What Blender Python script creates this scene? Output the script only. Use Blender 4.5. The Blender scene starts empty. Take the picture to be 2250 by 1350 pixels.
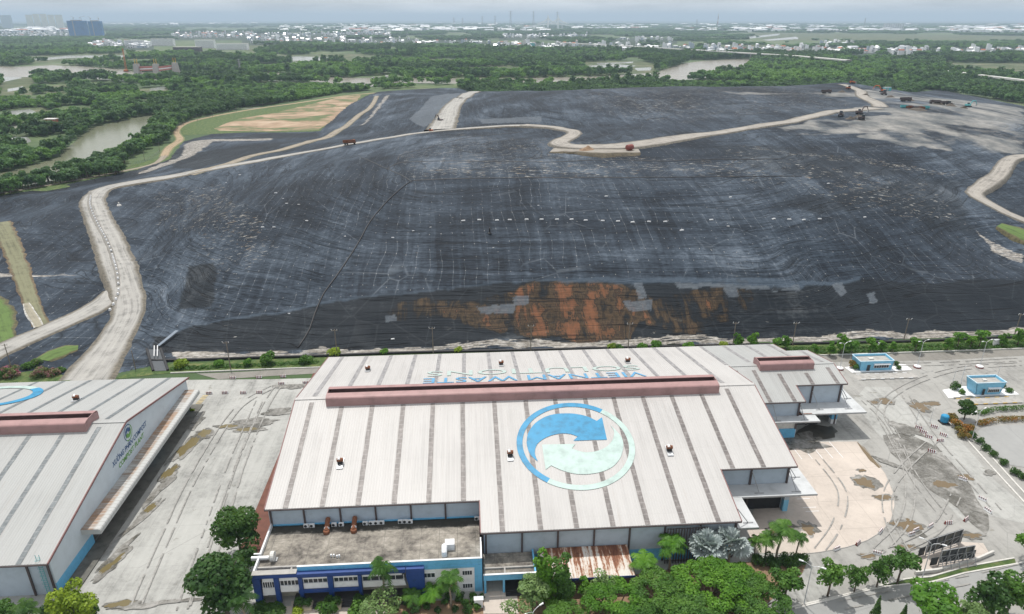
import bpy, bmesh, math, random
import numpy as np
from mathutils import Vector, Matrix
S = bpy.context.scene
C = S.collection
R = math.radians
random.seed(7)

# ------------------------------------------------------------------ camera, sky, sun, exposure
F, PITCH, YAW, H = 1520.0, math.atan(633 / 1520.0), R(3.8), 100.0
cd = bpy.data.cameras.new('camera'); cam = bpy.data.objects.new('camera', cd); C.objects.link(cam)
cam.location = (0, 0, H); cam.rotation_euler = (math.pi / 2 - PITCH, 0, -YAW)
cd.sensor_width = 36.0; cd.lens = F / 2250 * 36; cd.clip_start = 0.5; cd.clip_end = 120000
S.camera = cam
SUN_EL, SUN_AZ = R(69), R(-22)            # azimuth from +Y, towards +X
w = bpy.data.worlds.new('World'); S.world = w; w.use_nodes = True
nt = w.node_tree; bg = nt.nodes['Background']
sky = nt.nodes.new('ShaderNodeTexSky'); sky.sky_type = 'NISHITA'; sky.sun_disc = False
sky.sun_elevation = SUN_EL; sky.sun_rotation = SUN_AZ; sky.dust_density = 3.5; sky.air_density = 1.0; sky.ozone_density = 1.5; sky.altitude = 50
tcw = nt.nodes.new('ShaderNodeTexCoord')
mp = nt.nodes.new('ShaderNodeMapping'); mp.inputs['Scale'].default_value = (2.2, 2.2, 16)
nz = nt.nodes.new('ShaderNodeTexNoise'); nz.inputs['Scale'].default_value = 2.3; nz.inputs['Detail'].default_value = 8; nz.inputs['Roughness'].default_value = .58
rp = nt.nodes.new('ShaderNodeValToRGB'); rp.color_ramp.elements[0].position = .34; rp.color_ramp.elements[1].position = .66
mx = nt.nodes.new('ShaderNodeMix'); mx.data_type = 'RGBA'
mx.inputs['B'].default_value = (12.2, 12.2, 12.2, 1)
ml = nt.nodes.new('ShaderNodeMath'); ml.operation = 'MULTIPLY_ADD'; ml.inputs[1].default_value = .42; ml.inputs[2].default_value = .5
nt.links.new(tcw.outputs['Generated'], mp.inputs['Vector']); nt.links.new(mp.outputs['Vector'], nz.inputs['Vector'])
nt.links.new(nz.outputs['Fac'], rp.inputs['Fac']); nt.links.new(rp.outputs['Color'], ml.inputs[0])
nt.links.new(ml.outputs[0], mx.inputs['Factor']); nt.links.new(sky.outputs['Color'], mx.inputs['A'])
nt.links.new(mx.outputs['Result'], bg.inputs['Color']); bg.inputs['Strength'].default_value = .088
sd = bpy.data.lights.new('sun', 'SUN'); sd.energy = 3.65; sd.angle = R(.6); sd.color = (1, .955, .89)
sun = bpy.data.objects.new('sun', sd); C.objects.link(sun)
sdir = Vector((math.sin(SUN_AZ) * math.cos(SUN_EL), math.cos(SUN_AZ) * math.cos(SUN_EL), math.sin(SUN_EL)))
sun.rotation_euler = sdir.to_track_quat('Z', 'Y').to_euler(); sun.location = (0, 0, 300)
vs = S.view_settings; vs.view_transform = 'Standard'; vs.look = 'None'; vs.exposure = 0.0; vs.gamma = 1; vs.use_curve_mapping = False
S.render.engine = 'CYCLES'; S.cycles.use_denoising = True; S.cycles.max_bounces = 6; S.cycles.transparent_max_bounces = 6
S.cycles.volume_bounces = 0; S.cycles.sample_clamp_indirect = 4

# ------------------------------------------------------------------ survey: photograph pixel -> point in the place
cp, sp = math.cos(PITCH), math.sin(PITCH); cy_, sy_ = math.cos(YAW), math.sin(YAW)
def ray(px, py):
    u, v = px - 1125.0, py - 675.0
    fw, dn = F * cp - v * sp, F * sp + v * cp
    return (u * cy_ + fw * sy_, -u * sy_ + fw * cy_, -dn)
def at(px, py, z=0.0):
    X, Y, Z = ray(px, py); t = (z - H) / Z
    return Vector((X * t, Y * t, z))
def atY(px, py, Y0):
    X, Y, Z = ray(px, py); t = Y0 / Y
    return Vector((X * t, Y0, H + Z * t))
def atX(px, py, X0):
    X, Y, Z = ray(px, py); t = X0 / X
    return Vector((X0, Y * t, H + Z * t))

# ------------------------------------------------------------------ helpers
def tag(o, label=None, cat=None, group=None, kind=None):
    if label: o['label'] = label
    if cat: o['category'] = cat
    if group: o['group'] = group
    if kind: o['kind'] = kind
    return o
def empty(name, loc=(0, 0, 0), rz=0.0, sc=1.0):
    o = bpy.data.objects.new(name, None); C.objects.link(o); o.empty_display_size = .3
    o.location = loc; o.rotation_euler = (0, 0, rz)
    o.scale = (sc, sc, sc) if not hasattr(sc, '__len__') else sc
    return o
def clone(o, loc=None, rz=None, sc=None, parent=None):
    c = o.copy(); C.objects.link(c)
    if parent is not None: c.parent = parent
    if loc is not None: c.location = loc
    if rz is not None: c.rotation_euler = (0, 0, rz)
    if sc is not None: c.scale = (sc, sc, sc) if not hasattr(sc, '__len__') else sc
    for k in ('label', 'group'):
        if parent is None and k in c: del c[k]
    for ch in KIDS.get(o.name, []):
        g = clone(ch, parent=c)
        KIDS.setdefault(c.name, []).append(g)
    return c
KIDS = {}
class MB:
    def __init__(s): s.v = []; s.f = []; s.m = []; s.cm = 0; s.T = None
    def mat(s, i): s.cm = i; return s
    def add(s, vs, fs):
        b = len(s.v)
        if s.T is not None: vs = [tuple(s.T @ Vector(p)) for p in vs]
        s.v.extend([tuple(p) for p in vs])
        for q in fs: s.f.append(tuple(b + i for i in q)); s.m.append(s.cm)
        return s
    def box(s, x0, x1, y0, y1, z0, z1):
        return s.add([(x0, y0, z0), (x1, y0, z0), (x1, y1, z0), (x0, y1, z0), (x0, y0, z1), (x1, y0, z1), (x1, y1, z1), (x0, y1, z1)],
                     [(0, 3, 2, 1), (4, 5, 6, 7), (0, 1, 5, 4), (1, 2, 6, 5), (2, 3, 7, 6), (3, 0, 4, 7)])
    def hexa(s, b, t):      # four bottom, four top points
        return s.add(list(b) + list(t), [(0, 3, 2, 1), (4, 5, 6, 7), (0, 1, 5, 4), (1, 2, 6, 5), (2, 3, 7, 6), (3, 0, 4, 7)])
    def quad(s, a, b, c, d): return s.add([a, b, c, d], [(0, 1, 2, 3)])
    def prism(s, pts, axis, a0, a1):      # closed profile swept along an axis: 'x' pts=(y,z), 'y' pts=(x,z), 'z' pts=(x,y)
        n = len(pts)
        def P(p, a): return (a, p[0], p[1]) if axis == 'x' else ((p[0], a, p[1]) if axis == 'y' else (p[0], p[1], a))
        vs = [P(p, a0) for p in pts] + [P(p, a1) for p in pts]
        return s.add(vs, [tuple(range(n))[::-1], tuple(range(n, 2 * n))] + [(i, (i + 1) % n, n + (i + 1) % n, n + i) for i in range(n)])
    def tube(s, pts, r, n=6, caps=True):
        pts = [Vector(p) for p in pts]; rs = r if hasattr(r, '__len__') else [r] * len(pts)
        vs = []; k = len(pts)
        for i, p in enumerate(pts):
            d = (pts[min(i + 1, k - 1)] - pts[max(i - 1, 0)]).normalized()
            a = d.orthogonal().normalized() if i == 0 else (a - d * a.dot(d)).normalized()
            b = d.cross(a)
            for j in range(n):
                an = 2 * math.pi * j / n
                vs.append(p + (a * math.cos(an) + b * math.sin(an)) * rs[i])
        fs = [(i * n + j, i * n + (j + 1) % n, (i + 1) * n + (j + 1) % n, (i + 1) * n + j) for i in range(k - 1) for j in range(n)]
        if caps: fs += [tuple(range(n))[::-1], tuple(range((k - 1) * n, k * n))]
        return s.add(vs, fs)
    def cyl(s, x, y, z0, z1, r, n=10, r2=None): return s.tube([(x, y, z0), (x, y, z1)], [r, r if r2 is None else r2], n)
    def lathe(s, prof, n=12, c=(0, 0)):
        vs = []; k = len(prof)
        for r, z in prof:
            for j in range(n):
                a = 2 * math.pi * j / n; vs.append((c[0] + r * math.cos(a), c[1] + r * math.sin(a), z))
        fs = [(i * n + j, i * n + (j + 1) % n, (i + 1) * n + (j + 1) % n, (i + 1) * n + j) for i in range(k - 1) for j in range(n)]
        fs += [tuple(range(n))[::-1], tuple(range((k - 1) * n, k * n))]
        return s.add(vs, fs)
    def build(s, name, mats, parent=None, smooth=False):
        me = bpy.data.meshes.new(name); me.from_pydata([tuple(v) for v in s.v], [], s.f)
        for m in (mats if isinstance(mats, (list, tuple)) else [mats]): me.materials.append(m)
        if len(me.materials) > 1: me.polygons.foreach_set('material_index', s.m)
        if smooth: me.polygons.foreach_set('use_smooth', [True] * len(s.f))
        me.update()
        o = bpy.data.objects.new(name, me); C.objects.link(o)
        if parent is not None:
            o.parent = parent; KIDS.setdefault(parent.name, []).append(o)
        return o
def npmesh(name, V, Q, mats, midx=None, smooth=False):
    me = bpy.data.meshes.new(name); V = np.asarray(V, np.float32); Q = np.asarray(Q, np.int32)
    k = Q.shape[1]
    me.vertices.add(len(V)); me.vertices.foreach_set('co', V.ravel())
    me.loops.add(Q.size); me.loops.foreach_set('vertex_index', Q.ravel())
    me.polygons.add(len(Q)); me.polygons.foreach_set('loop_start', np.arange(0, Q.size, k, dtype=np.int32))
    me.polygons.foreach_set('loop_total', np.full(len(Q), k, np.int32))
    for m in mats: me.materials.append(m)
    if midx is not None: me.polygons.foreach_set('material_index', np.asarray(midx, np.int32))
    if smooth: me.polygons.foreach_set('use_smooth', np.ones(len(Q), bool))
    me.update(calc_edges=True)
    return me
def link(name, me, parent=None):
    o = bpy.data.objects.new(name, me); C.objects.link(o)
    if parent is not None: o.parent = parent; KIDS.setdefault(parent.name, []).append(o)
    return o

# numpy value noise in the plane
_rng = np.random.default_rng(3); _tab = _rng.random((256, 256))
def vnoise(x, y, s, o=0):
    x = np.asarray(x, float) / s + 17.3 * o + 1000; y = np.asarray(y, float) / s + 9.1 * o + 1000
    i, j = np.floor(x).astype(int), np.floor(y).astype(int); fx, fy = x - i, y - j
    fx = fx * fx * (3 - 2 * fx); fy = fy * fy * (3 - 2 * fy)
    g = lambda a, b: _tab[a % 256, b % 256]
    return (g(i, j) * (1 - fx) + g(i + 1, j) * fx) * (1 - fy) + (g(i, j + 1) * (1 - fx) + g(i + 1, j + 1) * fx) * fy
def fbm(x, y, s, o=0, n=4):
    r = 0; a = .5
    for k in range(n): r = r + a * vnoise(x, y, s / 2 ** k, o + k); a *= .5
    return r / (1 - .5 ** n)
def inpoly(x, y, P):
    x = np.asarray(x, float); y = np.asarray(y, float); r = np.zeros(x.shape, bool); n = len(P)
    for i in range(n):
        x1, y1 = P[i][0], P[i][1]; x2, y2 = P[(i + 1) % n][0], P[(i + 1) % n][1]
        if y1 == y2: continue
        c = ((y1 > y) != (y2 > y)) & (x < (x2 - x1) * (y - y1) / (y2 - y1) + x1)
        r ^= c
    return r
def smoothpath(P, step):
    P = [Vector(p) for p in P]; out = []
    for i in range(len(P) - 1):
        p0, p1, p2, p3 = P[max(i - 1, 0)], P[i], P[i + 1], P[min(i + 2, len(P) - 1)]
        n = max(1, int((p2 - p1).length / step))
        for k in range(n):
            t = k / n
            out.append(.5 * (2 * p1 + (p2 - p0) * t + (2 * p0 - 5 * p1 + 4 * p2 - p3) * t * t + (3 * p1 - p0 - 3 * p2 + p3) * t ** 3))
    out.append(P[-1]); return out

# ------------------------------------------------------------------ materials
class N:
    """small node-graph helper"""
    def __init__(s, name):
        s.m = bpy.data.materials.new(name); s.m.use_nodes = True; s.t = s.m.node_tree
        s.b = s.t.nodes['Principled BSDF']; s.out = s.t.nodes['Material Output']; s._pos = None
    def n(s, typ, **k):
        x = s.t.nodes.new('ShaderNode' + typ)
        for a, b in k.items(): setattr(x, a, b)
        return x
    def l(s, a, b): s.t.links.new(a, b)
    def pos(s):
        if s._pos is None: s._pos = s.n('NewGeometry').outputs['Position']
        return s._pos
    def objc(s): return s.n('TexCoord').outputs['Object']
    def map(s, v, sc=(1, 1, 1), rot=(0, 0, 0), loc=(0, 0, 0)):
        x = s.n('Mapping'); x.inputs['Scale'].default_value = sc; x.inputs['Rotation'].default_value = rot; x.inputs['Location'].default_value = loc
        s.l(v, x.inputs['Vector']); return x.outputs['Vector']
    def noise(s, v, scale, detail=4, rough=.55, dist=0):
        x = s.n('TexNoise'); x.inputs['Scale'].default_value = scale; x.inputs['Detail'].default_value = detail
        x.inputs['Roughness'].default_value = rough; x.inputs['Distortion'].default_value = dist
        s.l(v, x.inputs['Vector']); return x.outputs['Fac']
    def vor(s, v, scale, feat='F1', out='Distance', rnd=1):
        x = s.n('TexVoronoi', feature=feat); x.inputs['Scale'].default_value = scale; x.inputs['Randomness'].default_value = rnd
        s.l(v, x.inputs['Vector']); return x.outputs[out]
    def ramp(s, f, stops, interp='LINEAR'):
        x = s.n('ValToRGB'); e = x.color_ramp; e.interpolation = interp
        while len(e.elements) < len(stops): e.elements.new(.5)
        for i, (p, c) in enumerate(stops):
            e.elements[i].position = p; e.elements[i].color = (c, c, c, 1) if not hasattr(c, '__len__') else (*c, 1)
        s.l(f, x.inputs['Fac']); return x.outputs['Color']
    def mix(s, f, a, b, mode='MIX'):
        x = s.n('Mix', data_type='RGBA', blend_type=mode)
        for k, v in (('Factor', f), ('A', a), ('B', b)):
            if isinstance(v, (int, float)): x.inputs[k].default_value = v if k == 'Factor' else (v, v, v, 1)
            elif isinstance(v, (tuple, list)): x.inputs[k].default_value = (*v, 1)
            else: s.l(v, x.inputs[k])
        return x.outputs['Result']
    def math(s, op, a, b=0.0, c=0.0, clamp=False):
        x = s.n('Math', operation=op); x.use_clamp = clamp
        for i, v in enumerate((a, b, c)):
            if isinstance(v, (int, float)): x.inputs[i].default_value = v
            else: s.l(v, x.inputs[i])
        return x.outputs[0]
    def sep(s, v):
        x = s.n('SeparateXYZ'); s.l(v, x.inputs[0]); return x.outputs
    def attr(s, name, out='Color'): return s.n('Attribute', attribute_name=name).outputs[out]
    def bump(s, h, strength=.3, dist=.1):
        x = s.n('Bump'); x.inputs['Strength'].default_value = strength; x.inputs['Distance'].default_value = dist
        s.l(h, x.inputs['Height']); s.l(x.outputs['Normal'], s.b.inputs['Normal']); return x
    def col(s, c):
        if isinstance(c, (tuple, list)): s.b.inputs['Base Color'].default_value = (*c, 1)
        else: s.l(c, s.b.inputs['Base Color'])
    def set(s, **k):
        for a, v in k.items():
            i = s.b.inputs[a.replace('_', ' ')]
            if isinstance(v, (int, float)): i.default_value = v
            else: s.l(v, i)
        return s
def plain(name, c, rough=.6, var=.12, scale=1.5, metal=0.0, obj=False, bump=0):
    """a painted or cast surface: slightly mottled colour, dirt and roughness"""
    g = N(name); v = g.objc() if obj else g.pos()
    f = g.noise(v, scale, 6, .65); d = tuple(x * (1 - 2.2 * var) for x in c); l = tuple(min(1, x * (1 + var)) for x in c)
    g.col(g.ramp(f, [(.3, d), (.5, c), (.72, l)])); g.set(Roughness=rough, Metallic=metal)
    if bump: g.bump(f, bump, .05)
    return g.m
def leafmat(name, c1, c2, c3, trans=.28, scale=.35):
    g = N(name); p = g.pos()
    f = g.noise(p, scale, 3, .6); f2 = g.noise(p, scale * 9, 2, .5)
    oi = g.n('ObjectInfo').outputs['Random']
    k = g.math('ADD', g.math('MULTIPLY', f, .62), g.math('ADD', g.math('MULTIPLY', f2, .34), g.math('MULTIPLY', oi, .12)))
    c = g.ramp(k, [(.36, c1), (.52, c2), (.68, c3)])
    g.col(c); g.set(Roughness=.55); g.b.inputs['Specular IOR Level'].default_value = .3
    tr = g.n('BsdfTranslucent'); g.l(g.mix(.35, c, (.28, .42, .03)), tr.inputs['Color'])
    ms = g.n('MixShader'); ms.inputs[0].default_value = trans
    g.l(g.b.outputs[0], ms.inputs[1]); g.l(tr.outputs[0], ms.inputs[2]); g.l(ms.outputs[0], g.out.inputs['Surface'])
    return g.m
M = {}
M['white'] = plain('white_paint', (.74, .75, .76), .5, .05)
M['bright'] = plain('bright_white_render', (.88, .89, .9), .6, .03)
M['offwhite'] = plain('offwhite_render', (.62, .61, .58), .7, .1)
M['lblue'] = plain('light_blue_paint', (.13, .42, .66), .6, .08)
M['sblue'] = plain('sky_blue_paint', (.2, .5, .7), .6, .07)
M['navy'] = plain('navy_paint', (.012, .05, .21), .55, .1)
M['steel'] = plain('grey_steel', (.33, .34, .35), .45, .1, metal=.3)
M['galv'] = plain('galvanised_metal', (.62, .64, .66), .38, .08, metal=.5)
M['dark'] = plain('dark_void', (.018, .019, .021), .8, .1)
M['glass'] = plain('dark_glass', (.035, .045, .055), .12, .15)
M['brownsteel'] = plain('brown_steel', (.075, .055, .055), .6, .1)
M['rust'] = plain('rusty_metal', (.2, .075, .035), .85, .25, 3)
M['redpaint'] = plain('red_paint', (.22, .05, .04), .6, .15, obj=True)
M['black'] = plain('black_rubber', (.02, .02, .022), .6, .15)
M['concrete'] = plain('grey_concrete', (.36, .35, .33), .85, .14, .8)
M['wood'] = plain('weathered_pole', (.2, .17, .14), .85, .15, 3)
M['bark'] = plain('bark', (.13, .1, .075), .9, .2, 3, bump=.5)
M['palmbark'] = plain('palm_trunk', (.25, .21, .16), .9, .18, 4)
M['soil'] = plain('brown_soil', (.24, .16, .1), .95, .18, .6)
M['yellow'] = plain('yellow_paint', (.55, .36, .06), .6, .15, obj=True)
M['orange'] = plain('orange_paint', (.5, .13, .03), .6, .15, obj=True)
M['teal'] = plain('teal_paint', (.1, .4, .42), .6, .1)
M['terracotta'] = plain('terracotta', (.32, .11, .06), .8, .15)
M['wallgrey'] = plain('blue_grey_wall_sheet', (.42, .49, .56), .6, .06, .5)
M['leaf_mid'] = leafmat('leaf_mid_green', (0.0286, 0.0824, 0.014), (0.0551, 0.143, 0.02), (0.105, 0.226, 0.03))
M['leaf_dark'] = leafmat('leaf_dark_green', (0.0176, 0.0547, 0.013), (0.0353, 0.096, 0.018), (0.0661, 0.143, 0.022))
M['leaf_bright'] = leafmat('leaf_bright_green', (0.0446, 0.136, 0.0126), (0.0792, 0.209, 0.018), (0.139, 0.307, 0.027), .34)
M['leaf_yellow'] = leafmat('leaf_yellow_green', (0.122, 0.205, 0.015), (0.209, 0.301, 0.02), (0.33, 0.425, 0.04), .3)
M['leaf_grey'] = leafmat('leaf_grey_green', (0.0969, 0.171, 0.0562), (0.165, 0.266, 0.0875), (0.261, 0.359, 0.138), .25)
M['leaf_silver'] = leafmat('leaf_silver_blue', (.22, .27, .27), (.34, .4, .4), (.5, .55, .55), .15)
M['leaf_wood'] = leafmat('leaf_mangrove', (0.0176, 0.0493, 0.014), (0.0353, 0.0848, 0.019), (0.0661, 0.137, 0.026), .22, .05)
M['leaf_red'] = leafmat('leaf_red_hedge', (0.0661, 0.096, 0.015), (0.176, 0.124, 0.02), (0.374, 0.137, 0.025), .2, .5)
M['leaf_pink'] = leafmat('leaf_pink_flowers', (0.0551, 0.137, 0.02), (0.088, 0.178, 0.03), (0.441, 0.096, 0.22), .2, .5)
# ------------------------------------------------------------------ landfill heights: surveyed points (pixel, height) -> smooth surface
CTRL = """330 740 .5;310 690 1;320 650 1.5;300 560 3;270 500 4.5;245 450 6;260 425 7;220 790 .3;255 720 1;265 660 2;255 590 3.5;225 510 5;200 450 6.5;230 415 8;300 400 10;400 383 13;550 358 16;770 318 21;960 288 25;1080 280 27;1160 277 29;1230 283 31;1265 295 33;1230 315 34;1270 328 35;1350 325 36;1500 305 37;1650 280 37.5;1780 255 38;1900 238 38.5
20 440 1.5;100 560 1;140 640 .8;170 440 4;190 560 3;215 640 1.2;60 700 .3;0 600 .5;-60 560 .4;0 770 .3;100 730 .5;180 690 1;0 425 .3;200 392 .8;300 372 1.2;360 362 1.5;400 330 1;480 300 1;700 294 2;500 330 2.5;470 345 4;600 322 8;700 302 7;720 290 6;790 260 5;830 207 4;830 240 7;900 240 15;950 265 22;880 285 17;820 290 12;1000 240 27;1050 205 28;940 215 20;870 205 9
430 500 13;350 560 8;400 640 6;420 700 3;600 430 22;600 550 15;620 640 9;740 600 14;740 480 22;800 380 28;900 398 31;900 350 31.5;1000 330 31.5;900 470 26;1000 540 19.5;1200 545 19;1500 555 19;1200 490 24;1500 490 24;1200 430 28.5;1500 440 28;1100 390 31.5;1400 390 32;1100 355 32.5;1400 352 33.5;1700 420 28;1700 500 22;1900 560 14;1800 600 11;2000 600 8
380 722 2;520 695 4.5;700 668 8;830 650 10;1100 622 12.5;1300 616 13;1500 620 13;1750 625 12;1950 610 9;2100 615 8;2250 612 7;2340 612 6
370 770 .3;400 775 .3;600 770 .3;800 762 .3;1000 757 .3;1200 752 .3;1400 745 .3;1600 742 .3;1800 735 .3;2000 728 .3;2250 718 .3;2340 716 .3
1900 470 20;2000 480 17;2100 530 10;2180 570 7;2250 590 5.5;1900 400 26;2050 420 21;2100 360 25;2130 430 17;2200 390 20;2250 345 23;2330 345 21;2180 460 15;2250 482 13;2330 500 10;2250 420 16;2220 520 9;1700 340 33;1900 330 30;2000 300 33;2150 300 30;2250 290 28;2330 290 25;1830 270 37;1950 260 37.5;2000 232 38.5;2100 235 36;2250 262 28;2330 275 22
1300 240 38;1500 260 38;1200 250 35;1650 230 39;1300 200 40;1500 190 41;1700 190 40.5;1850 181 38.5;1850 215 39.5;1950 200 33;2050 200 22;2150 217 14;2250 235 6;2330 250 4"""
_pts = []
for line in CTRL.split('\n'):
    for q in line.split(';'):
        a, b, c = map(float, q.split()); p = at(a, b, c); _pts.append((p.x, p.y, c))
for a, b, c in ((1080, 196, 28), (1150, 193, 32), (1250, 190, 37), (1400, 187, 40), (1500, 184, 41), (1560, 182, 41), (1700, 182, 40.5), (1850, 180, 38.5), (1950, 192, 33)):
    p = at(a, b, c); d = Vector((p.x, p.y, 0)).normalized()
    for q, z in ((70, c * .62), (130, c * .2), (190, 0), (260, 0)): _pts.append((p.x + d.x * q, p.y + d.y * q, z))
for a, b in ((-60, 860), (60, 840), (200, 830), (350, 800), (700, 785), (1100, 776), (1500, 764), (1900, 752), (2340, 738), (-60, 460), (-60, 700), (0, 450), (120, 420), (250, 395), (360, 345), (400, 315), (560, 293), (760, 225), (800, 195), (900, 190), (980, 188), (1050, 187), (2150, 196), (2330, 230)):
    p = at(a, b); _pts.append((p.x, p.y, .1))
_P = np.array(_pts); _C0 = 14.0
def _phi(ax, ay, bx, by): return np.sqrt((ax[:, None] - bx[None]) ** 2 + (ay[:, None] - by[None]) ** 2 + _C0 ** 2)
_n = len(_P); _A = np.zeros((_n + 3, _n + 3)); _A[:_n, :_n] = _phi(_P[:, 0], _P[:, 1], _P[:, 0], _P[:, 1]) - np.eye(_n) * .6
_A[:_n, _n] = 1; _A[:_n, _n + 1] = _P[:, 0] / 500; _A[:_n, _n + 2] = _P[:, 1] / 500; _A[_n:, :_n] = _A[:_n, _n:].T
_W = np.linalg.solve(_A, np.concatenate([_P[:, 2], np.zeros(3)]))
def zt(x, y):
    x = np.atleast_1d(np.asarray(x, float)); y = np.atleast_1d(np.asarray(y, float)); o = np.empty(x.shape)
    for i in range(0, len(x), 40000):
        a, b = x[i:i + 40000], y[i:i + 40000]
        z = _phi(a, b, _P[:, 0], _P[:, 1]) @ _W[:_n] + _W[_n] + _W[_n + 1] * a / 500 + _W[_n + 2] * b / 500
        k = np.clip((z - 1) / 6, 0, 1)
        o[i:i + 40000] = z + k * ((vnoise(a, b, 45, 5) - .5) * 1.5 + (vnoise(a, b, 14, 6) - .5) * .5)
    return np.maximum(o, .06)
_T = np.geomspace(150, 1300, 620)
def T(px, py, lift=0.0):
    """the point of the landfill surface seen at a pixel of the survey photograph"""
    X, Y, Z = ray(px, py); h = math.hypot(X, Y); t = _T / h
    z = zt(X * t, Y * t); r = H + Z * t
    i = int(np.argmax(r <= z))
    if r[i] > z[i]: i = len(t) - 1
    if i > 0:
        a, b = r[i - 1] - z[i - 1], r[i] - z[i]; k = a / (a - b) if a != b else 1; tt = t[i - 1] + (t[i] - t[i - 1]) * k
    else: tt = t[0]
    return Vector((X * tt, Y * tt, float(zt(X * tt, Y * tt)[0]) + lift))
def TP(s): return [T(*map(float, q.split())) for q in s.split(';')]
def GP(s, z=0.0): return [at(*map(float, q.split()), z) for q in s.split(';')]

# landfill mesh
_rows = np.geomspace(172, 1130, 760); _cols = np.linspace(-.87, .96, 940)
_Y, _U = np.meshgrid(_rows, _cols, indexing='ij'); _X = _U * _Y * (1.0) + _Y * math.tan(YAW) * .6
fx, fy = _X.ravel(), _Y.ravel(); fz = zt(fx, fy)
_bnd = GP('-70 870;60 848;170 838;330 806;400 795;700 783;1000 773;1500 760;1800 751;2340 733') + [at(2345, 245, 4), at(2250, 236, 4), at(2150, 217, 10)]
for a, b, c in ((1950, 192, 33), (1850, 180, 38.5), (1560, 182, 41), (1400, 187, 40), (1250, 190, 37), (1080, 196, 28)):
    p = at(a, b, c); d = Vector((p.x, p.y, 0)).normalized(); _bnd.append(p + d * 170)
_bnd += [at(1000, 192, 0)] + [at(830, 203, 1), at(770, 232, 0), at(702, 291, 0), at(560, 291, 0), at(470, 293, 0), at(400, 312, 0), at(372, 352, 0), at(300, 376, 0), at(200, 396, 0), at(0, 432, 0), at(-75, 446, 0)]
_in = inpoly(fx + (vnoise(fx, fy, 6, 2) - .5) * 2, fy + (vnoise(fx, fy, 6, 3) - .5) * 2, _bnd).reshape(_X.shape)
def mask(polys, jit=5.0, s=9.0, o=20):
    r = np.zeros(len(fx), bool)
    jx = fx + (fbm(fx, fy, s, o) - .5) * jit * 2; jy = fy + (fbm(fx, fy, s, o + 7) - .5) * jit * 2
    for p in polys: r |= inpoly(jx, jy, TP(p))
    return r.astype(float)
def soft(m, k=2):
    m = m.reshape(_X.shape).copy()
    for _ in range(k):
        m[1:-1, 1:-1] = (m[1:-1, 1:-1] * 2 + m[:-2, 1:-1] + m[2:, 1:-1] + m[1:-1, :-2] + m[1:-1, 2:]) / 6
    return m.ravel()
m_dark = soft(mask(['335 740;375 738;420 716;520 702;600 690;720 668;820 653;1000 634;1170 618;1500 622;1640 631;1750 632;1890 612;2100 618;2250 615;2335 615;2335 727;1500 747;1000 758;700 770;335 777', '412 586;474 576;470 640;468 674;394 681'], 1.6, 6), 1)
m_dark = np.maximum(m_dark, .6 * soft(mask(['1690 445;1800 430;2000 395;2120 395;2110 440;2150 520;2060 500;1930 450;1800 470', '1560 320;1700 320;1900 350;2000 380;1850 400;1650 370']), 8)); m_dark = np.maximum(m_dark, .95 * soft(mask(['380 348;470 330;560 318;640 312;600 330;430 372;380 368', '0 425;200 390;330 366;390 330;420 318;600 292;700 292;700 300;470 305;420 345;330 380;200 405;0 440'], 2, 10), 1))
m_stain = soft(mask(['985 652;1080 634;1160 619;1240 615;1390 622;1450 650;1500 662;1420 720;1420 747;1150 748;1040 742;985 700', '820 672;870 660;985 652;985 700;880 702', '1450 640;1640 640;1660 690;1500 735;1440 720'], 6, 16), 2)
m_s2 = soft(mask(['1130 640;1180 618;1390 622;1410 660;1415 747;1160 747;1150 690', '1050 672;1130 690;1120 740;1060 740'], 7, 12), 1)
m_stain = m_stain * (.45 + .55 * m_s2)
m_dust = soft(mask(['1690 278;1790 262;1850 262;1960 250;2000 262;1980 290;1900 296;1760 296', '1895 300;1950 290;2010 300;2060 290;2010 330;1960 318', '1850 244;1930 226;1880 205;1890 195;1960 200;2050 215;2250 238;2250 335;2170 336;2120 310;2080 330;2000 320;1920 290;2000 262;1940 248'], 10, 26), 4)
m_dust = np.maximum(m_dust, .8 * soft(mask(['1560 200;1700 203;1900 205;1900 215;1780 210;1620 208'], 6, 16), 2))
m_dust *= .35 + .65 * np.clip((fbm(fx, fy, 30, 40) - .36) * 5, 0, 1)
m_foam = soft(mask(['385 776;700 768;1000 757;1400 747;1800 737;2250 722;2335 720;2335 736;1800 750;1400 760;1000 770;700 780;385 790', '2095 490;2140 500;2190 560;2250 580;2250 560;2180 530;2130 495', '405 318;420 311;470 306;600 304;600 308;470 311;455 322;420 345;330 378;300 385;310 377;400 343', '846 211;858 209;800 274;790 277', '200 605;-20 610;-20 600'], 2.5, 8), 1)
m_ledge = soft(mask(['375 737;370 726;520 697;700 668;830 650;960 636;1100 620;1300 608;1500 610;1750 620;1890 606;1890 614;1750 633;1640 631;1500 622;1170 618;1000 634;820 654;720 668;600 690;420 716'], 1, 6), 1)
m_patch = mask(['1048 675;1130 670;1128 690;1060 690', '1125 655;1160 652;1160 668;1128 675', '1370 665;1432 658;1430 682;1385 686', '1392 622;1412 622;1420 655;1404 656', '1590 635;1618 632;1627 654;1598 656', '845 693;866 692;870 706;848 708', '1825 625;1848 620;1862 642;1842 650', '1905 645;1922 642;1930 665;1908 668', '1480 620;1680 628;1700 640;1760 625;1760 640;1490 632', '900 262;985 205;1020 210;960 262;930 280', '1050 262;1190 257;1190 268;1060 272'], 1.2, 5)
m_litter = soft(mask(['330 420;480 400;560 470;620 560;540 640;420 560', '1000 290;1400 345;1700 380;1700 400;1300 395;900 395;905 330', '1560 330;1900 420;2050 470;2000 480;1800 430;1600 370', '1200 195;1600 190;1900 230;1500 270;1300 240', '1600 325;1850 370;2050 410;2080 480;1900 450;1700 400;1560 350'], 12, 40), 6)
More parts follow.
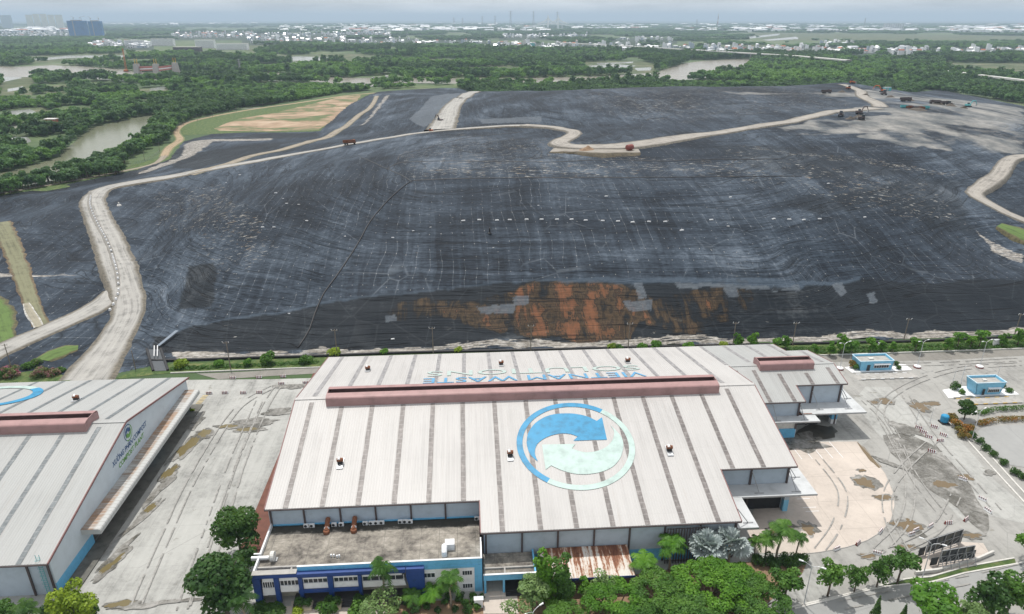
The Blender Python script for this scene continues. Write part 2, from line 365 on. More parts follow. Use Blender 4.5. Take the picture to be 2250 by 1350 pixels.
m_litter = np.maximum(m_litter * .8, soft(mask(['1600 316;1700 325;1900 345;2110 380;2080 392;1880 357;1680 336', '1860 385;2000 440;2070 480;1990 470;1830 405', '1000 350;1400 358;1720 372;1700 385;1300 388;920 390', '1380 225;1520 220;1560 240;1420 250', '430 430;480 410;560 500;570 600;520 560'], 8, 20), 4))
me = npmesh('landfill', np.stack([fx, fy, fz], 1), np.zeros((1, 4), int), [])
idx = np.arange(fx.size).reshape(_X.shape)
_q = _in[:-1, :-1] & _in[1:, :-1] & _in[:-1, 1:] & _in[1:, 1:]
Q = np.stack([idx[:-1, :-1][_q], idx[:-1, 1:][_q], idx[1:, 1:][_q], idx[1:, :-1][_q]], 1)
use = np.unique(Q); rm = np.full(fx.size, -1); rm[use] = np.arange(len(use))
bpy.data.meshes.remove(me)
def landfill_mat():
    g = N('landfill_liner'); p = g.pos(); s = g.sep(p)
    ca, cb = g.attr('ca'), g.attr('cb')
    sa = g.n('SeparateColor'); g.l(ca, sa.inputs[0]); sb = g.n('SeparateColor'); g.l(cb, sb.inputs[0])
    dark, stain, dust = sa.outputs; foam, ledge, patch = sb.outputs
    litter = g.attr('litter', 'Fac')
    contour = g.map(p, (.012, .012, .55)); down = g.map(p, (.22, .012, .02))
    big = g.noise(p, .014, 4, .6); cs = g.noise(contour, 1.4, 6, .62, .6); ds = g.noise(down, 1.0, 6, .66, .8); fine = g.noise(g.map(p, (.5, .8, .8)), 1.0, 6, .75)
    k = g.math('ADD', g.math('MULTIPLY', big, .42), g.math('ADD', g.math('MULTIPLY', cs, .24), g.math('ADD', g.math('MULTIPLY', ds, .2), g.math('MULTIPLY', fine, .26))))
    pv = g.n('CombineXYZ'); g.l(g.math('FLOOR', g.math('ADD', g.math('MULTIPLY', s[0], 1 / 8.6), g.math('MULTIPLY', g.noise(p, .03, 2, .5), 1.0))), pv.inputs[0]); g.l(g.math('FLOOR', g.math('ADD', g.math('MULTIPLY', s[1], 1 / 38.0), g.math('MULTIPLY', g.noise(p, .02, 2), 1.2))), pv.inputs[1])
    wn = g.n('TexWhiteNoise', noise_dimensions='2D'); g.l(pv.outputs[0], wn.inputs['Vector']); k = g.math('ADD', k, g.math('MULTIPLY', g.math('SUBTRACT', wn.outputs['Value'], .5), .045))
    base = g.ramp(k, [(.47, (.008, .0115, .017)), (.54, (.019, .027, .039)), (.595, (.038, .052, .071)), (.66, (.085, .108, .138)), (.73, (.185, .215, .25))])  # bluish tint puts the liner's sky sheen into the base colour
    # weld seams: up-slope lines and tie-down rows
    wob = g.noise(p, .03, 2, .5)
    sx = g.math('ADD', g.math('MULTIPLY', s[0], 1 / 4.3), g.math('MULTIPLY', wob, 2.0))
    sx2 = g.math('ADD', sx, g.math('MULTIPLY', g.noise(p, .25, 2), .1))
    la = g.math('LESS_THAN', g.math('ABSOLUTE', g.math('SUBTRACT', g.math('FRACT', sx2), .5)), .024)
    sz = g.math('ADD', g.math('MULTIPLY', s[1], 1 / 6.5), g.math('MULTIPLY', g.noise(p, .02, 2), 3.5))
    lb = g.math('LESS_THAN', g.math('ABSOLUTE', g.math('SUBTRACT', g.math('FRACT', sz), .5)), .012)
    brk = g.ramp(g.noise(p, .05, 3, .6), [(.46, 0), (.62, 1)])
    base = g.mix(g.math('MULTIPLY', g.math('MULTIPLY', la, brk), .36), base, (.19, .215, .24))
    base = g.mix(g.math('MULTIPLY', g.math('MULTIPLY', lb, brk), .22), base, (.16, .17, .19))
    knot = g.math('MULTIPLY', la, g.math('LESS_THAN', g.math('ABSOLUTE', g.math('SUBTRACT', g.math('FRACT', sz), .5)), .035))
    base = g.mix(g.math('MULTIPLY', knot, g.math('SUBTRACT', .85, dust, clamp=True)), base, (.34, .34, .33))
    # dry mud veins
    vein = g.ramp(g.vor(g.map(p, (.07, .05, .05)), 1.0, 'DISTANCE_TO_EDGE'), [(.0, 1), (.02, 0)])
    base = g.mix(g.math('MULTIPLY', g.math('MULTIPLY', vein, g.ramp(g.noise(p, .03, 4), [(.5, 0), (.62, 1)])), .35), base, (.2, .23, .26))
    # folds pulled along the slope
    fold = g.ramp(g.math('ABSOLUTE', g.math('SUBTRACT', g.noise(g.map(p, (.006, .01, .42)), 1.7, 3, .5, .8), .5)), [(.0, 1), (.016, 0)])
    fold2 = g.ramp(g.math('ABSOLUTE', g.math('SUBTRACT', g.noise(g.map(p, (.010, .016, .9)), 2.3, 2, .5, .4), .5)), [(.0, 1), (.02, 0)])
    fold = g.math('MAXIMUM', fold, g.math('MULTIPLY', fold2, g.ramp(g.noise(p, .012, 2), [(.46, 0), (.58, 1)])))
    base = g.mix(g.math('MULTIPLY', fold, .75), base, (.008, .01, .013))
    # newer black sheet
    dk = g.ramp(k, [(.46, (.009, .0125, .017)), (.6, (.017, .022, .028)), (.73, (.075, .083, .09))])
    dk = g.mix(g.math('MULTIPLY', fold, .8), dk, (.004, .004, .005))
    dk = g.mix(g.math('MULTIPLY', vein, .12), dk, (.12, .13, .14))
    base = g.mix(dark, base, dk)
    # rusty seepage
    sn = g.math('ADD', g.math('MULTIPLY', g.noise(g.map(p, (.17, .03, .05)), 1.0, 9, .72, 1.0), .6), g.math('MULTIPLY', g.noise(p, .13, 7, .66), .4))
    sc = g.ramp(sn, [(.40, (.01, .01, .011)), (.47, (.045, .03, .018)), (.53, (.1, .058, .03)), (.59, (.17, .07, .03)), (.65, (.27, .095, .035)), (.74, (.3, .15, .07))])
    sn = g.math('ADD', sn, g.math('MULTIPLY', g.math('SUBTRACT', stain, .72), .16))
    sm = g.math('MULTIPLY', g.ramp(sn, [(.40, 0), (.47, 1)]), g.ramp(stain, [(.05, 0), (.3, 1)]))
    sc = g.ramp(sn, [(.44, (.012, .012, .012)), (.485, (.04, .03, .02)), (.52, (.075, .05, .03)), (.55, (.02, .018, .016)), (.565, (.1, .055, .03)), (.6, (.145, .066, .035)), (.66, (.19, .083, .042)), (.74, (.2, .14, .09))])
    base = g.mix(g.math('MULTIPLY', sm, g.math('SUBTRACT', 1, g.math('MULTIPLY', fold, .9))), base, sc)
    base = g.mix(g.math('MULTIPLY', ledge, .75), base, g.ramp(fine, [(.35, (.05, .072, .1)), (.65, (.075, .1, .13))]))
    base = g.mix(g.math('MULTIPLY', patch, .75), base, g.ramp(fine, [(.35, (.07, .085, .105)), (.62, (.13, .15, .17))]))
    # dust and dry mud
    dm = g.ramp(g.math('ADD', dust, g.math('MULTIPLY', g.math('SUBTRACT', g.noise(g.map(p, (.06, .09, .35)), 1, 9, .76), .5), 2.0)), [(.3, 0), (.85, .85)])
    base = g.mix(dm, base, g.ramp(g.noise(p, .05, 6, .7), [(.34, (.1, .11, .115)), (.47, (.18, .185, .18)), (.56, (.26, .255, .24)), (.68, (.36, .35, .325))]))
    # foam and pale silt at the drains
    fo = g.ramp(g.math('ADD', g.noise(g.map(p, (.03, 1.5, 1.5), (0, 0, .03)), 1.0, 6, .7, .4), g.math('MULTIPLY', g.math('SUBTRACT', foam, .85), .25)), [(.455, 0), (.505, 1)])
    base = g.mix(g.math('MULTIPLY', g.math('GREATER_THAN', foam, .08), g.math('MULTIPLY', fo, .9)), base, g.ramp(fine, [(.34, (.13, .115, .09)), (.5, (.3, .28, .25)), (.66, (.56, .54, .5))]))
    # scattered scraps
    fl = g.math('GREATER_THAN', g.noise(g.map(p, (.22, .75, .75)), 1.0, 5, .72), g.math('SUBTRACT', .70, g.math('MULTIPLY', litter, .115)))
    base = g.mix(g.math('MULTIPLY', fl, .7), base, g.ramp(g.noise(p, .4, 4), [(.36, (.2, .13, .07)), (.44, (.24, .22, .18)), (.6, (.42, .42, .4))]))
    g.col(base)
    g.set(Roughness=.62); g.b.inputs['Specular IOR Level'].default_value = .09
    hgt = g.math('ADD', g.math('MULTIPLY', cs, .8), g.math('ADD', g.math('MULTIPLY', fine, .25), g.math('MULTIPLY', fold, -.35)))
    g.bump(hgt, .55, 1.0)
    return g.m
M['landfill'] = landfill_mat()
me = npmesh('landfill', np.stack([fx, fy, fz], 1)[use], rm[Q], [M['landfill']], smooth=True)
for nm, arr in (('ca', (m_dark, m_stain, m_dust)), ('cb', (m_foam, m_ledge, m_patch))):
    a = me.attributes.new(nm, 'FLOAT_COLOR', 'POINT'); d = np.ones((len(use), 4), np.float32)
    for i in range(3): d[:, i] = arr[i][use]
    a.data.foreach_set('color', d.ravel())
a = me.attributes.new('litter', 'FLOAT', 'POINT'); a.data.foreach_set('value', m_litter[use].astype(np.float32))
tag(link('landfill_terrain', me), kind='structure')

# ------------------------------------------------------------------ ground, water, dirt roads
def ground_mat():
    g = N('countryside'); p = g.pos()
    a = g.noise(p, .0011, 5, .6); b = g.noise(p, .008, 5, .62); c = g.noise(p, .06, 4, .65)
    k = g.math('ADD', g.math('MULTIPLY', a, .4), g.math('ADD', g.math('MULTIPLY', b, .4), g.math('MULTIPLY', c, .2)))
    col = g.ramp(k, [(.36, (.03, .06, .022)), (.46, (.05, .09, .03)), (.53, (.08, .12, .04)), (.59, (.13, .15, .065)), (.67, (.22, .21, .14))])
    pond = g.ramp(g.noise(g.map(p, (.004, .011, 1)), 1.0, 4, .5, .5), [(.62, 0), (.64, 1)])
    col = g.mix(g.math('MULTIPLY', pond, .75), col, (.2, .2, .17))
    g.col(col); g.set(Roughness=.9); g.bump(c, .6, 2.0); return g.m
M['ground'] = ground_mat()
mb = MB(); rr = [0, 60, 200, 500, 1200, 3000, 8000, 20000, 45000]; k = 64
vs_ = [(0, 0, 0)]; fs_ = []
for i, r in enumerate(rr[1:]):
    for j in range(k):
        an = 2 * math.pi * j / k; vs_.append((r * math.cos(an), r * math.sin(an), 0))
for j in range(k): fs_.append((0, 1 + j, 1 + (j + 1) % k))
for i in range(len(rr) - 2):
    for j in range(k): fs_.append((1 + i * k + j, 1 + (i + 1) * k + j, 1 + (i + 1) * k + (j + 1) % k, 1 + i * k + (j + 1) % k))
tag(mb.add(vs_, fs_).build('ground', M['ground']), kind='structure')
def water_mat(name, c, rough=.12):
    g = N(name); p = g.pos(); f = g.noise(p, .02, 4, .6)
    g.col(g.mix(f, tuple(x * .75 for x in c), tuple(min(1, x * 1.15) for x in c))); g.set(Roughness=rough)
    g.b.inputs['Specular IOR Level'].default_value = .35
    g.bump(g.noise(g.map(p, (.5, .9, 1)), 1, 4), .25, .08); return g.m
def wet_mat():
    g = N('wet_asphalt'); p = g.pos(); f = g.noise(p, .22, 7, .7, .4); q = g.noise(p, 1.4, 4, .7)
    k = g.math('ADD', g.math('MULTIPLY', f, .75), g.math('MULTIPLY', q, .25))
    g.col(g.ramp(k, [(.38, (.085, .08, .065)), (.47, (.13, .125, .11)), (.53, (.19, .185, .17)), (.57, (.27, .265, .25)), (.68, (.38, .37, .35))]))
    g.set(Roughness=g.ramp(k, [(.44, .18), (.56, .8)])); return g.m
M['river'] = water_mat('silty_river', (.27, .25, .21), .25); M['canal'] = water_mat('green_canal', (.17, .18, .12), .22)
M['pond'] = water_mat('pond_water', (.3, .31, .29), .2); M['puddle'] = water_mat('muddy_puddle', (.17, .125, .07), .16)
M['wet'] = wet_mat()
M['greenpuddle'] = water_mat('olive_puddle', (.16, .13, .06), .25)
def fade(a): return a
def rough_outline(P, jit, step, seed=0):
    out = []; n = len(P)
    for i in range(n):
        a, b = Vector(P[i][:2]), Vector(P[(i + 1) % n][:2]); k = max(1, int((b - a).length / step))
        for j in range(k): out.append(a.lerp(b, j / k))
    xs = np.array([p.x for p in out]); ys = np.array([p.y for p in out]); s = step * 3
    return [(float(x), float(y)) for x, y in zip(xs + (fbm(xs, ys, s, 50 + seed) - .5) * 2 * jit, ys + (fbm(xs, ys, s, 60 + seed) - .5) * 2 * jit)]
def sheet(name, P, z, mat_, jit=0.0, step=3.0, kind='structure', label=None, cat=None):
    Q = rough_outline(P, jit, step) if jit else [tuple(p[:2]) for p in P]
    bm = bmesh.new(); f = bm.faces.new([bm.verts.new((x, y, z)) for x, y in Q]); bm.normal_update()
    if f.normal.z < 0: f.normal_flip()
    bmesh.ops.triangulate(bm, faces=[f]); me = bpy.data.meshes.new(name); bm.to_mesh(me); bm.free(); me.materials.append(mat_)
    o = bpy.data.objects.new(name, me); C.objects.link(o); return tag(o, label, cat, kind=kind)
RIVER = GP('-80 146;0 146;37 147;110 144;180 146;270 153;300 159;383 159;520 166;600 160;640 163;673 169;750 171;857 172;983 172;1150 172;1317 168;1433 161;1500 141;1543 134;1600 131;1647 130;1662 138;1635 150;1600 163;1550 171;1500 178;1433 182;1317 186;1150 188;983 184;857 182;790 196;745 185;673 178;583 178;520 174;383 174;300 178;180 173;100 170;-80 170')
CANAL = GP('-60 392;40 372;80 362;127 346;150 325;177 300;200 281;240 272;300 258;355 250;372 252;350 268;335 285;322 305;290 328;262 345;215 362;165 378;130 395;60 408;-60 415')
WATER = [RIVER, CANAL]
sheet('river', RIVER, .06, M['river'], 6, 25); sheet('canal', CANAL, .07, M['canal'], 3, 8)
PONDS = ['-10 312;25 302;62 302;66 312;40 320;-10 322', '60 152;130 150;110 158;60 160', '200 140;260 134;300 140;230 146', '75 130;150 122;275 122;275 126;150 128;80 134', '590 128;660 124;740 128;700 134;600 134', '640 136;760 140;740 145;640 142', '1285 145;1350 141;1395 145;1365 155;1290 154', '1395 150;1430 148;1430 155;1400 156', '1310 139;1390 136;1390 139;1315 142', '960 134;1010 134;1000 140;960 139', '1095 160;1140 158;1135 162;1095 162', '730 140;780 138;780 146;735 149', '1635 82;1715 74;1710 78;1640 86', '1675 88;1750 81;1755 86;1690 90', '-10 170;20 166;50 172;10 180', '15 196;50 190;55 196;20 202', '330 195;362 190;365 198;330 200', '1400 126;1440 125;1480 127;1400 128', '20 245;70 240;80 250;20 254']
for i, s in enumerate(PONDS):
    P = GP(s); WATER.append(P); sheet('pond', P, .048 + .0006 * i, M['pond'], 4, 12)
FIELDS = ['600 122;760 118;880 124;860 136;620 138', '1020 148;1130 146;1150 160;1020 162', '1280 137;1400 133;1440 141;1440 163;1285 163', '40 124;280 118;290 132;60 138', '1930 128;2080 124;2090 134;1950 136', '2070 138;2260 140;2260 176;2070 158', '1640 72;2000 76;2260 80;2260 92;1900 90;1680 90', '540 98;640 100;560 116;540 112', '20 240;100 235;110 262;10 268', '300 195;370 192;370 203;300 206', '-20 280;60 285;60 300;-20 300', '940 130;1010 131;1010 143;940 142', '560 148;640 146;640 152;560 153', '0 160;80 168;70 210;0 214', '100 190;150 186;160 202;100 206', '210 205;260 202;260 215;215 218', '150 240;210 232;215 245;160 252', '60 215;110 210;110 220;60 226', '280 222;330 218;330 228;280 232']
def field_mat():
    g = N('rough_field'); p = g.pos(); f = g.noise(p, .02, 6, .65); f2 = g.noise(g.map(p, (.1, .3, 1)), .3, 3)
    k = g.math('ADD', g.math('MULTIPLY', f, .7), g.math('MULTIPLY', f2, .3))
    g.col(g.ramp(k, [(.38, (.035, .06, .022)), (.48, (.065, .09, .034)), (.56, (.11, .118, .06)), (.66, (.19, .18, .13))])); g.set(Roughness=.95); return g.m
M['field'] = field_mat()
FIELDP = [GP(s) for s in FIELDS]
for i, P in enumerate(FIELDP): sheet('grass_field', P, .02 + .0012 * i, M['field'], 5, 14)
def grass_mat():
    g = N('lush_grass'); p = g.pos(); f = g.noise(p, .35, 6, .7)
    g.col(g.ramp(f, [(.3, (.03, .055, .014)), (.48, (.055, .1, .022)), (.58, (.1, .13, .04)), (.7, (.17, .165, .07))])); g.set(Roughness=.95); g.bump(f, .8, .3); return g.m
M['grass'] = grass_mat()
def sandy_mat():
    g = N('bare_orange_soil'); p = g.pos(); f = g.noise(g.map(p, (.022, .03, 1)), 1.0, 8, .66, .6)
    g.col(g.ramp(f, [(.34, (.06, .11, .03)), (.43, (.13, .14, .06)), (.49, (.27, .19, .12)), (.58, (.38, .28, .19)), (.7, (.46, .37, .28))])); g.set(Roughness=.95); return g.m
M['sandy'] = sandy_mat()
PLAT = GP('398 298;392 285;408 274;450 262;540 245;640 232;745 210;815 207;780 232;742 262;705 291;560 291')
sheet('grass_platform', PLAT, .10, M['grass'], 2, 10); sheet('bare_soil_platform', GP('470 284;520 262;600 250;650 238;745 214;795 210;765 238;735 262;700 286;560 289;480 288'), .14, M['sandy'], 5, 14)
sheet('verge_grass', GP('-60 450;0 438;160 410;300 378;380 350;370 338;340 350;280 366;200 385;0 418;-60 428'), .12, M['grass'], 2, 8)
ROADV = []
def roadz(x, y):
    V = np.concatenate(ROADV); d = (V[:, 0] - x) ** 2 + (V[:, 1] - y) ** 2; i = np.argsort(d)[:4]; return float(V[i, 2].max())
def ribbon(name, P, wd, mat_, lift=.25, step=4.0, drape=True, jit=.5, kind='structure', skirt=.9, top=False):
    """a road: crowned strip laid on the ground along a path, with short shoulders"""
    Q = smoothpath(P, step); W = wd if hasattr(wd, '__len__') else [wd] * len(P)
    n = len(Q); vs, fs, ac, tr = [], [], [], []
    off = [-1.22, -1, -.5, 0, .5, 1, 1.22]
    for i, p in enumerate(Q):
        d = (Q[min(i + 1, n - 1)] - Q[max(i - 1, 0)]); d.z = 0; d.normalize(); s = Vector((d.y, -d.x, 0))
        wi = float(np.interp(i / max(1, n - 1) * (len(W) - 1), range(len(W)), W)) / 2
        for o in off:
            k = o * wi * (1 + (random.random() - .5) * .3 * jit * (abs(o) > .9)); q = p + s * k
            vs.append([q.x, q.y, 0]); ac.append(max(-1, min(1, o))); tr.append((o * wi * .9, i * step * .03, 0))
    A = np.array(vs); base = zt(A[:, 0], A[:, 1]) if drape else np.full(len(A), 0.0)
    base = base.reshape(n, 7)
    if top: base = np.repeat(np.array([[roadz(Q[i].x, Q[i].y) - .42] for i in range(n)]), 7, 1)
    if drape: base[:, 1:6] = base[:, 1:6] * .3 + base[:, 1:6].max(1, keepdims=True) * .7
    base = base + lift; base[:, 0] -= lift + (skirt if drape else .1); base[:, 6] -= lift + (skirt if drape else .1)
    A[:, 2] = base.ravel()
    for i in range(n - 1):
        for j in range(6): fs.append((i * 7 + j, i * 7 + j + 1, (i + 1) * 7 + j + 1, (i + 1) * 7 + j))
    if drape: ROADV.append(A.copy())
    me = npmesh(name, A, np.array(fs)[:, ::-1], [mat_], smooth=True)
    a = me.attributes.new('across', 'FLOAT', 'POINT'); a.data.foreach_set('value', np.array(ac, np.float32))
    a = me.attributes.new('track', 'FLOAT_VECTOR', 'POINT'); a.data.foreach_set('vector', np.array(tr, np.float32).ravel())
    return tag(link(name, me), kind=kind)
def road_mat(name, c, rut=.75, sh=(.1, .092, .075)):
    g = N(name); p = g.pos(); a = g.math('ABSOLUTE', g.attr('across', 'Fac')); f = g.noise(p, .18, 6, .68); tv = g.attr('track', 'Vector'); f2 = g.noise(tv, 1.0, 5, .65, .3)
    k = g.math('ADD', g.math('MULTIPLY', f, .5), g.math('MULTIPLY', f2, .5))
    col = g.ramp(k, [(.38, tuple(x * .5 for x in c)), (.5, c), (.66, tuple(min(1, x * 1.2) for x in c))])
    col = g.mix(g.ramp(g.math('ABSOLUTE', g.math('SUBTRACT', a, .45)), [(.0, .35), (.22, 0)]), col, tuple(x * rut for x in c))
    col = g.mix(g.ramp(g.math('ADD', a, g.math('MULTIPLY', g.math('SUBTRACT', f, .5), .5)), [(.66, 0), (.92, .9)]), col, g.ramp(g.noise(p, .9, 4), [(.35, tuple(x * .5 for x in sh)), (.65, tuple(x * 1.3 for x in sh))]))
    g.col(col); g.set(Roughness=.93); g.bump(k, .4, .2); return g.m
M['haul'] = road_mat('haul_road_gravel', (.335, .328, .308), .72, (.115, .1, .073)); M['dirt'] = road_mat('dirt_track', (.27, .235, .185), .8, (.14, .13, .08)); M['haul2'] = road_mat('haul_road_pale', (.31, .29, .26)); M['ochre'] = road_mat('ochre_track', (.33, .25, .16), .85, (.12, .15, .05))
M['ditch'] = road_mat('ditch_weeds', (.17, .17, .1), .9, (.12, .08, .045)); M['mud'] = road_mat('ditch_mud', (.27, .25, .19), .95, (.5, .5, .48)); M['lushstrip'] = road_mat('lush_weeds', (.09, .15, .035), .9, (.1, .08, .045))
HAUL = TP('175 850;222 790;262 730;282 690;280 650;265 600;247 550;228 505;210 465;205 440;228 417;290 402;400 384;550 358;660 338;770 318;880 300;960 289;1080 280;1160 277')
ribbon('haul_road', HAUL, [17, 11.5, 11, 13, 13.5, 13.5, 13, 12.5, 13, 12.5, 12, 10.5, 9, 7.5, 7, 7, 7, 7, 7, 7], M['haul'])
ribbon('haul_road', TP('-60 800;0 772;60 745;130 715;195 685;235 660;245 640'), [11, 11, 10, 10, 11, 10, 6], M['haul'], .3)
ribbon('haul_road', TP('1150 277;1200 280;1240 286;1262 293;1250 304;1228 316;1262 323;1350 323;1430 314;1560 295;1660 279;1780 257;1850 244;1925 238'), [8, 8, 9, 11, 13, 16, 15, 10, 9, 10, 11, 11, 11, 14], M['haul2'])
ribbon('haul_road', TP('968 287;980 265;992 240;1010 220;1030 207;1075 200'), [22, 17, 15, 13, 11, 9], M['haul'])
ribbon('haul_road', TP('2262 345;2220 352;2195 385;2170 405;2140 428;2165 445;2210 468;2262 490'), [8, 8, 9, 9, 10, 9, 7, 6], M['haul2'])
ribbon('haul_road', TP('1935 236;1925 226;1895 212;1890 200;1870 192;1850 186'), [12, 11, 10, 10, 9, 8], M['haul2'])
ribbon('haul_road', TP('420 385;500 362;560 343;640 325;700 308;740 290;780 262;815 235;828 212'), [7, 8, 9, 8, 7, 7, 6, 6, 6], M['dirt'], .2)
ribbon('dirt_track', GP('360 345;372 325;395 308;388 292;395 280;420 268;480 254;560 240;660 226;760 211;835 204'), [7, 8, 7, 6, 6, 6, 6, 7, 7, 7, 8], M['ochre'], .18, 5, False)
ribbon('dirt_track', GP('-60 436;0 426;160 398;280 375;340 360;362 343'), [4, 4, 4, 4, 4, 6], M['dirt'], .2, 5, False)
ribbon('ditch_strip', TP('2 490;20 530;38 575;52 615;66 655;80 690;92 715'), [9, 9, 8, 7.5, 6.5, 5.5, 5], M['ditch'], .12, 3, jit=1.2)
ribbon('ditch_channel', TP('58 668;68 690;78 705;86 720'), [2, 3.2, 3.2, 3], M['mud'], .3, 3)
ribbon('verge_grass', TP('-40 660;-5 690;8 735;25 765'), [14, 10, 8, 4], M['lushstrip'], .15, 3, jit=1.5)
ribbon('verge_grass', TP('92 792;120 778;150 768;172 764'), [7, 9, 8, 4], M['lushstrip'], .15, 3, jit=1.5)
ribbon('verge_grass', TP('2195 497;2225 510;2270 530'), [8, 12, 14], M['lushstrip'], .2, 3, jit=1.2)
M['packed'] = road_mat('packed_earth', (.26, .24, .21), .95, (.075, .06, .035))
# turn-out of packed earth with its spoil heap on the upper bench
def mound(name, cx, cy, rx, ry, h, mat_, seed=0, z0=None, label=None, cat=None, kind=None, n=18):
    vs, fs = [], []; rings = 7
    for i in range(rings + 1):
        t = i / rings
        for j in range(n):
            a = 2 * math.pi * j / n; q = 1 + .35 * (vnoise(3 * math.cos(a) + seed * 9, 3 * math.sin(a), 1.0, seed) - .5)
            x, y = cx + math.cos(a) * rx * t * q, cy + math.sin(a) * ry * t * q
            hh = h * (math.cos(t * math.pi) * .5 + .5) * (1 + .5 * (float(vnoise(x, y, max(.6, rx * .3), seed)) - .5))
            zb = float(zt(x, y)[0]) if z0 is None else z0
            vs.append((x, y, zb + hh - (.5 if i == rings else 0)))
    for i in range(rings):
        for j in range(n): fs.append((i * n + j, (i + 1) * n + j, (i + 1) * n + (j + 1) % n, i * n + (j + 1) % n))
    o = MB().add(vs, fs).build(name, mat_, smooth=True); return tag(o, label, cat, kind=kind)
ribbon('earth_turnout', TP('1212 331;1260 330;1330 332;1405 334'), [13, 19, 19, 11], M['packed'], .1, jit=1.3)
p = T(1288, 333); mound('spoil_heap', p.x, p.y, 7, 5, 2.6, M['soil'], 3, label='brown heap of spoil on the earth turn-out beside the upper haul road', cat='soil heap')

# ------------------------------------------------------------------ plant yard
def concrete_mat(name, c, joint=6.0, grime=1.0, streak=True):
    g = N(name); p = g.pos(); f = g.noise(p, .07, 7, .68); f2 = g.noise(p, .9, 4, .7); st = g.noise(g.map(p, (.5, .03, 1)), 1.0, 5, .65, .5)
    k = g.math('ADD', g.math('MULTIPLY', f, .5), g.math('ADD', g.math('MULTIPLY', f2, .2), g.math('MULTIPLY', st if streak else f, .3)))
    col = g.ramp(k, [(.36, tuple(x * (1 - .45 * grime) for x in c)), (.46, tuple(x * (1 - .14 * grime) for x in c)), (.53, c), (.64, tuple(min(1, x * 1.1) for x in c))])
    if joint:
        s = g.sep(p); j = None
        for q in (s[0], s[1]):
            e = g.math('LESS_THAN', g.math('ABSOLUTE', g.math('SUBTRACT', g.math('FRACT', g.math('MULTIPLY', q, 1 / joint)), .5)), .008)
            j = e if j is None else g.math('MAXIMUM', j, e)
        col = g.mix(g.math('MULTIPLY', j, .3), col, tuple(x * .4 for x in c))
    crack = g.ramp(g.vor(g.map(p, (.045, .045, 1)), 1.0, 'DISTANCE_TO_EDGE'), [(.0, 1), (.006, 0)])
    col = g.mix(g.math('MULTIPLY', g.math('MULTIPLY', crack, g.ramp(f, [(.45, 0), (.6, 1)])), .45), col, tuple(x * .4 for x in c))
    spot = g.ramp(g.noise(p, .23, 5, .7), [(.63, 0), (.68, 1)])
    col = g.mix(g.math('MULTIPLY', spot, .45 * grime), col, (.16, .15, .12))
    g.col(col); g.set(Roughness=.85); g.bump(f2, .15, .05); return g.m
M['yard'] = concrete_mat('yard_concrete', (.375, .378, .36), 6, 1.25); M['asphalt'] = concrete_mat('yard_asphalt', (.315, .312, .295), 0, 1.1)
M['apron'] = concrete_mat('pale_apron_concrete', (.5, .445, .395), 9, .6, False); M['road'] = concrete_mat('access_road_asphalt', (.3, .305, .3), 0, .35)
M['darkroad'] = concrete_mat('worn_back_road', (.215, .205, .185), 0, .7)
sheet('yard', [(-170, 50), (230, 50), (300, 186), (-60, 188), (-100, 190), (-170, 186)], .03, M['yard'])
sheet('yard_asphalt', [(68, 120), (103, 146), (95, 190), (240, 190), (230, 60), (60, 72), (66, 90)], .05, M['asphalt'], .6, 6)
sheet('back_road', GP('430 822;690 810;1000 801;1500 788;1800 783;2330 766;2330 778;2050 792;1830 796;1500 800;690 822;480 834'), .07, M['darkroad'], .5, 6)
sheet('pale_road', GP('1870 880;1935 960;1990 1010;2060 1080;2110 1140;2165 1170;2175 1135;2245 1150;2260 1120;2190 1060;2150 1010;2085 935;2010 905;1955 850;1900 850'), .07, M['yard'], .8, 5)
sheet('apron', GP('1690 1040;1735 985;1790 972;1884 971;1915 1003;1945 1040;1962 1080;1966 1110;1958 1142;1938 1168;1905 1188;1860 1203;1800 1214;1760 1218;1660 1216;1640 1160'), .09, M['apron'])
sheet('wet_ground', GP('1945 957;1990 953;2060 985;2110 1035;2150 1098;2172 1130;2175 1160;2166 1172;2140 1150;2105 1120;2050 1085;2010 1050;1985 1020;1958 995'), .094, M['wet'], 1.3, 2.5)
LAYER = [0]
def blob(name, px, py, rx, ry, mat_, z=.11, rot=0.0, seed=0):
    c = at(px, py); n = 46; P = []
    for i in range(n):
        a = 2 * math.pi * i / n; q = .15 + 1.5 * float(fbm(2 * math.cos(a) + px, 2 * math.sin(a) + py, 1.1, seed, 5)); x, y = rx * math.cos(a) * q, ry * math.sin(a) * q
        P.append((c.x + x * math.cos(rot) - y * math.sin(rot), c.y + x * math.sin(rot) + y * math.cos(rot)))
    LAYER[0] += 1
    return sheet(name, P, z + .0013 * LAYER[0], mat_, .2, .6)
for a in ((1900, 1062, 2.3, 2.2), (1940, 1094, 2.2, .8), (1893, 1035, .9, .5), (1776, 1163, 1.5, 1.6), (1968, 1152, 1.2, .8), (1998, 1160, 2.4, 1.7), (2000, 1148, 1.2, .8), (2075, 1065, 2.4, 1.2), (2120, 1050, 2, 1.0), (2020, 895, 2.2, 2.4), (2045, 888, 2.4, 1.2), (1945, 883, 1.7, 1.6), (1922, 885, 1.3, 1), (2002, 1203, 1.1, .5), (1978, 1202, .9, .5), (1906, 1222, 1.5, .8), (2138, 1178, 1.8, .8), (1712, 1165, 2.8, 1.6)):
    blob('damp_ground', a[0], a[1], a[2] * 1.5, a[3] * 1.5, M['wet'], .11, 0, 3); blob('puddle', *a, M['puddle'], .12)
sheet('puddle', GP('1884 973;1900 985;1920 1010;1937 1027;1930 1030;1912 1014;1893 990'), .12, M['puddle'], .3, 1)
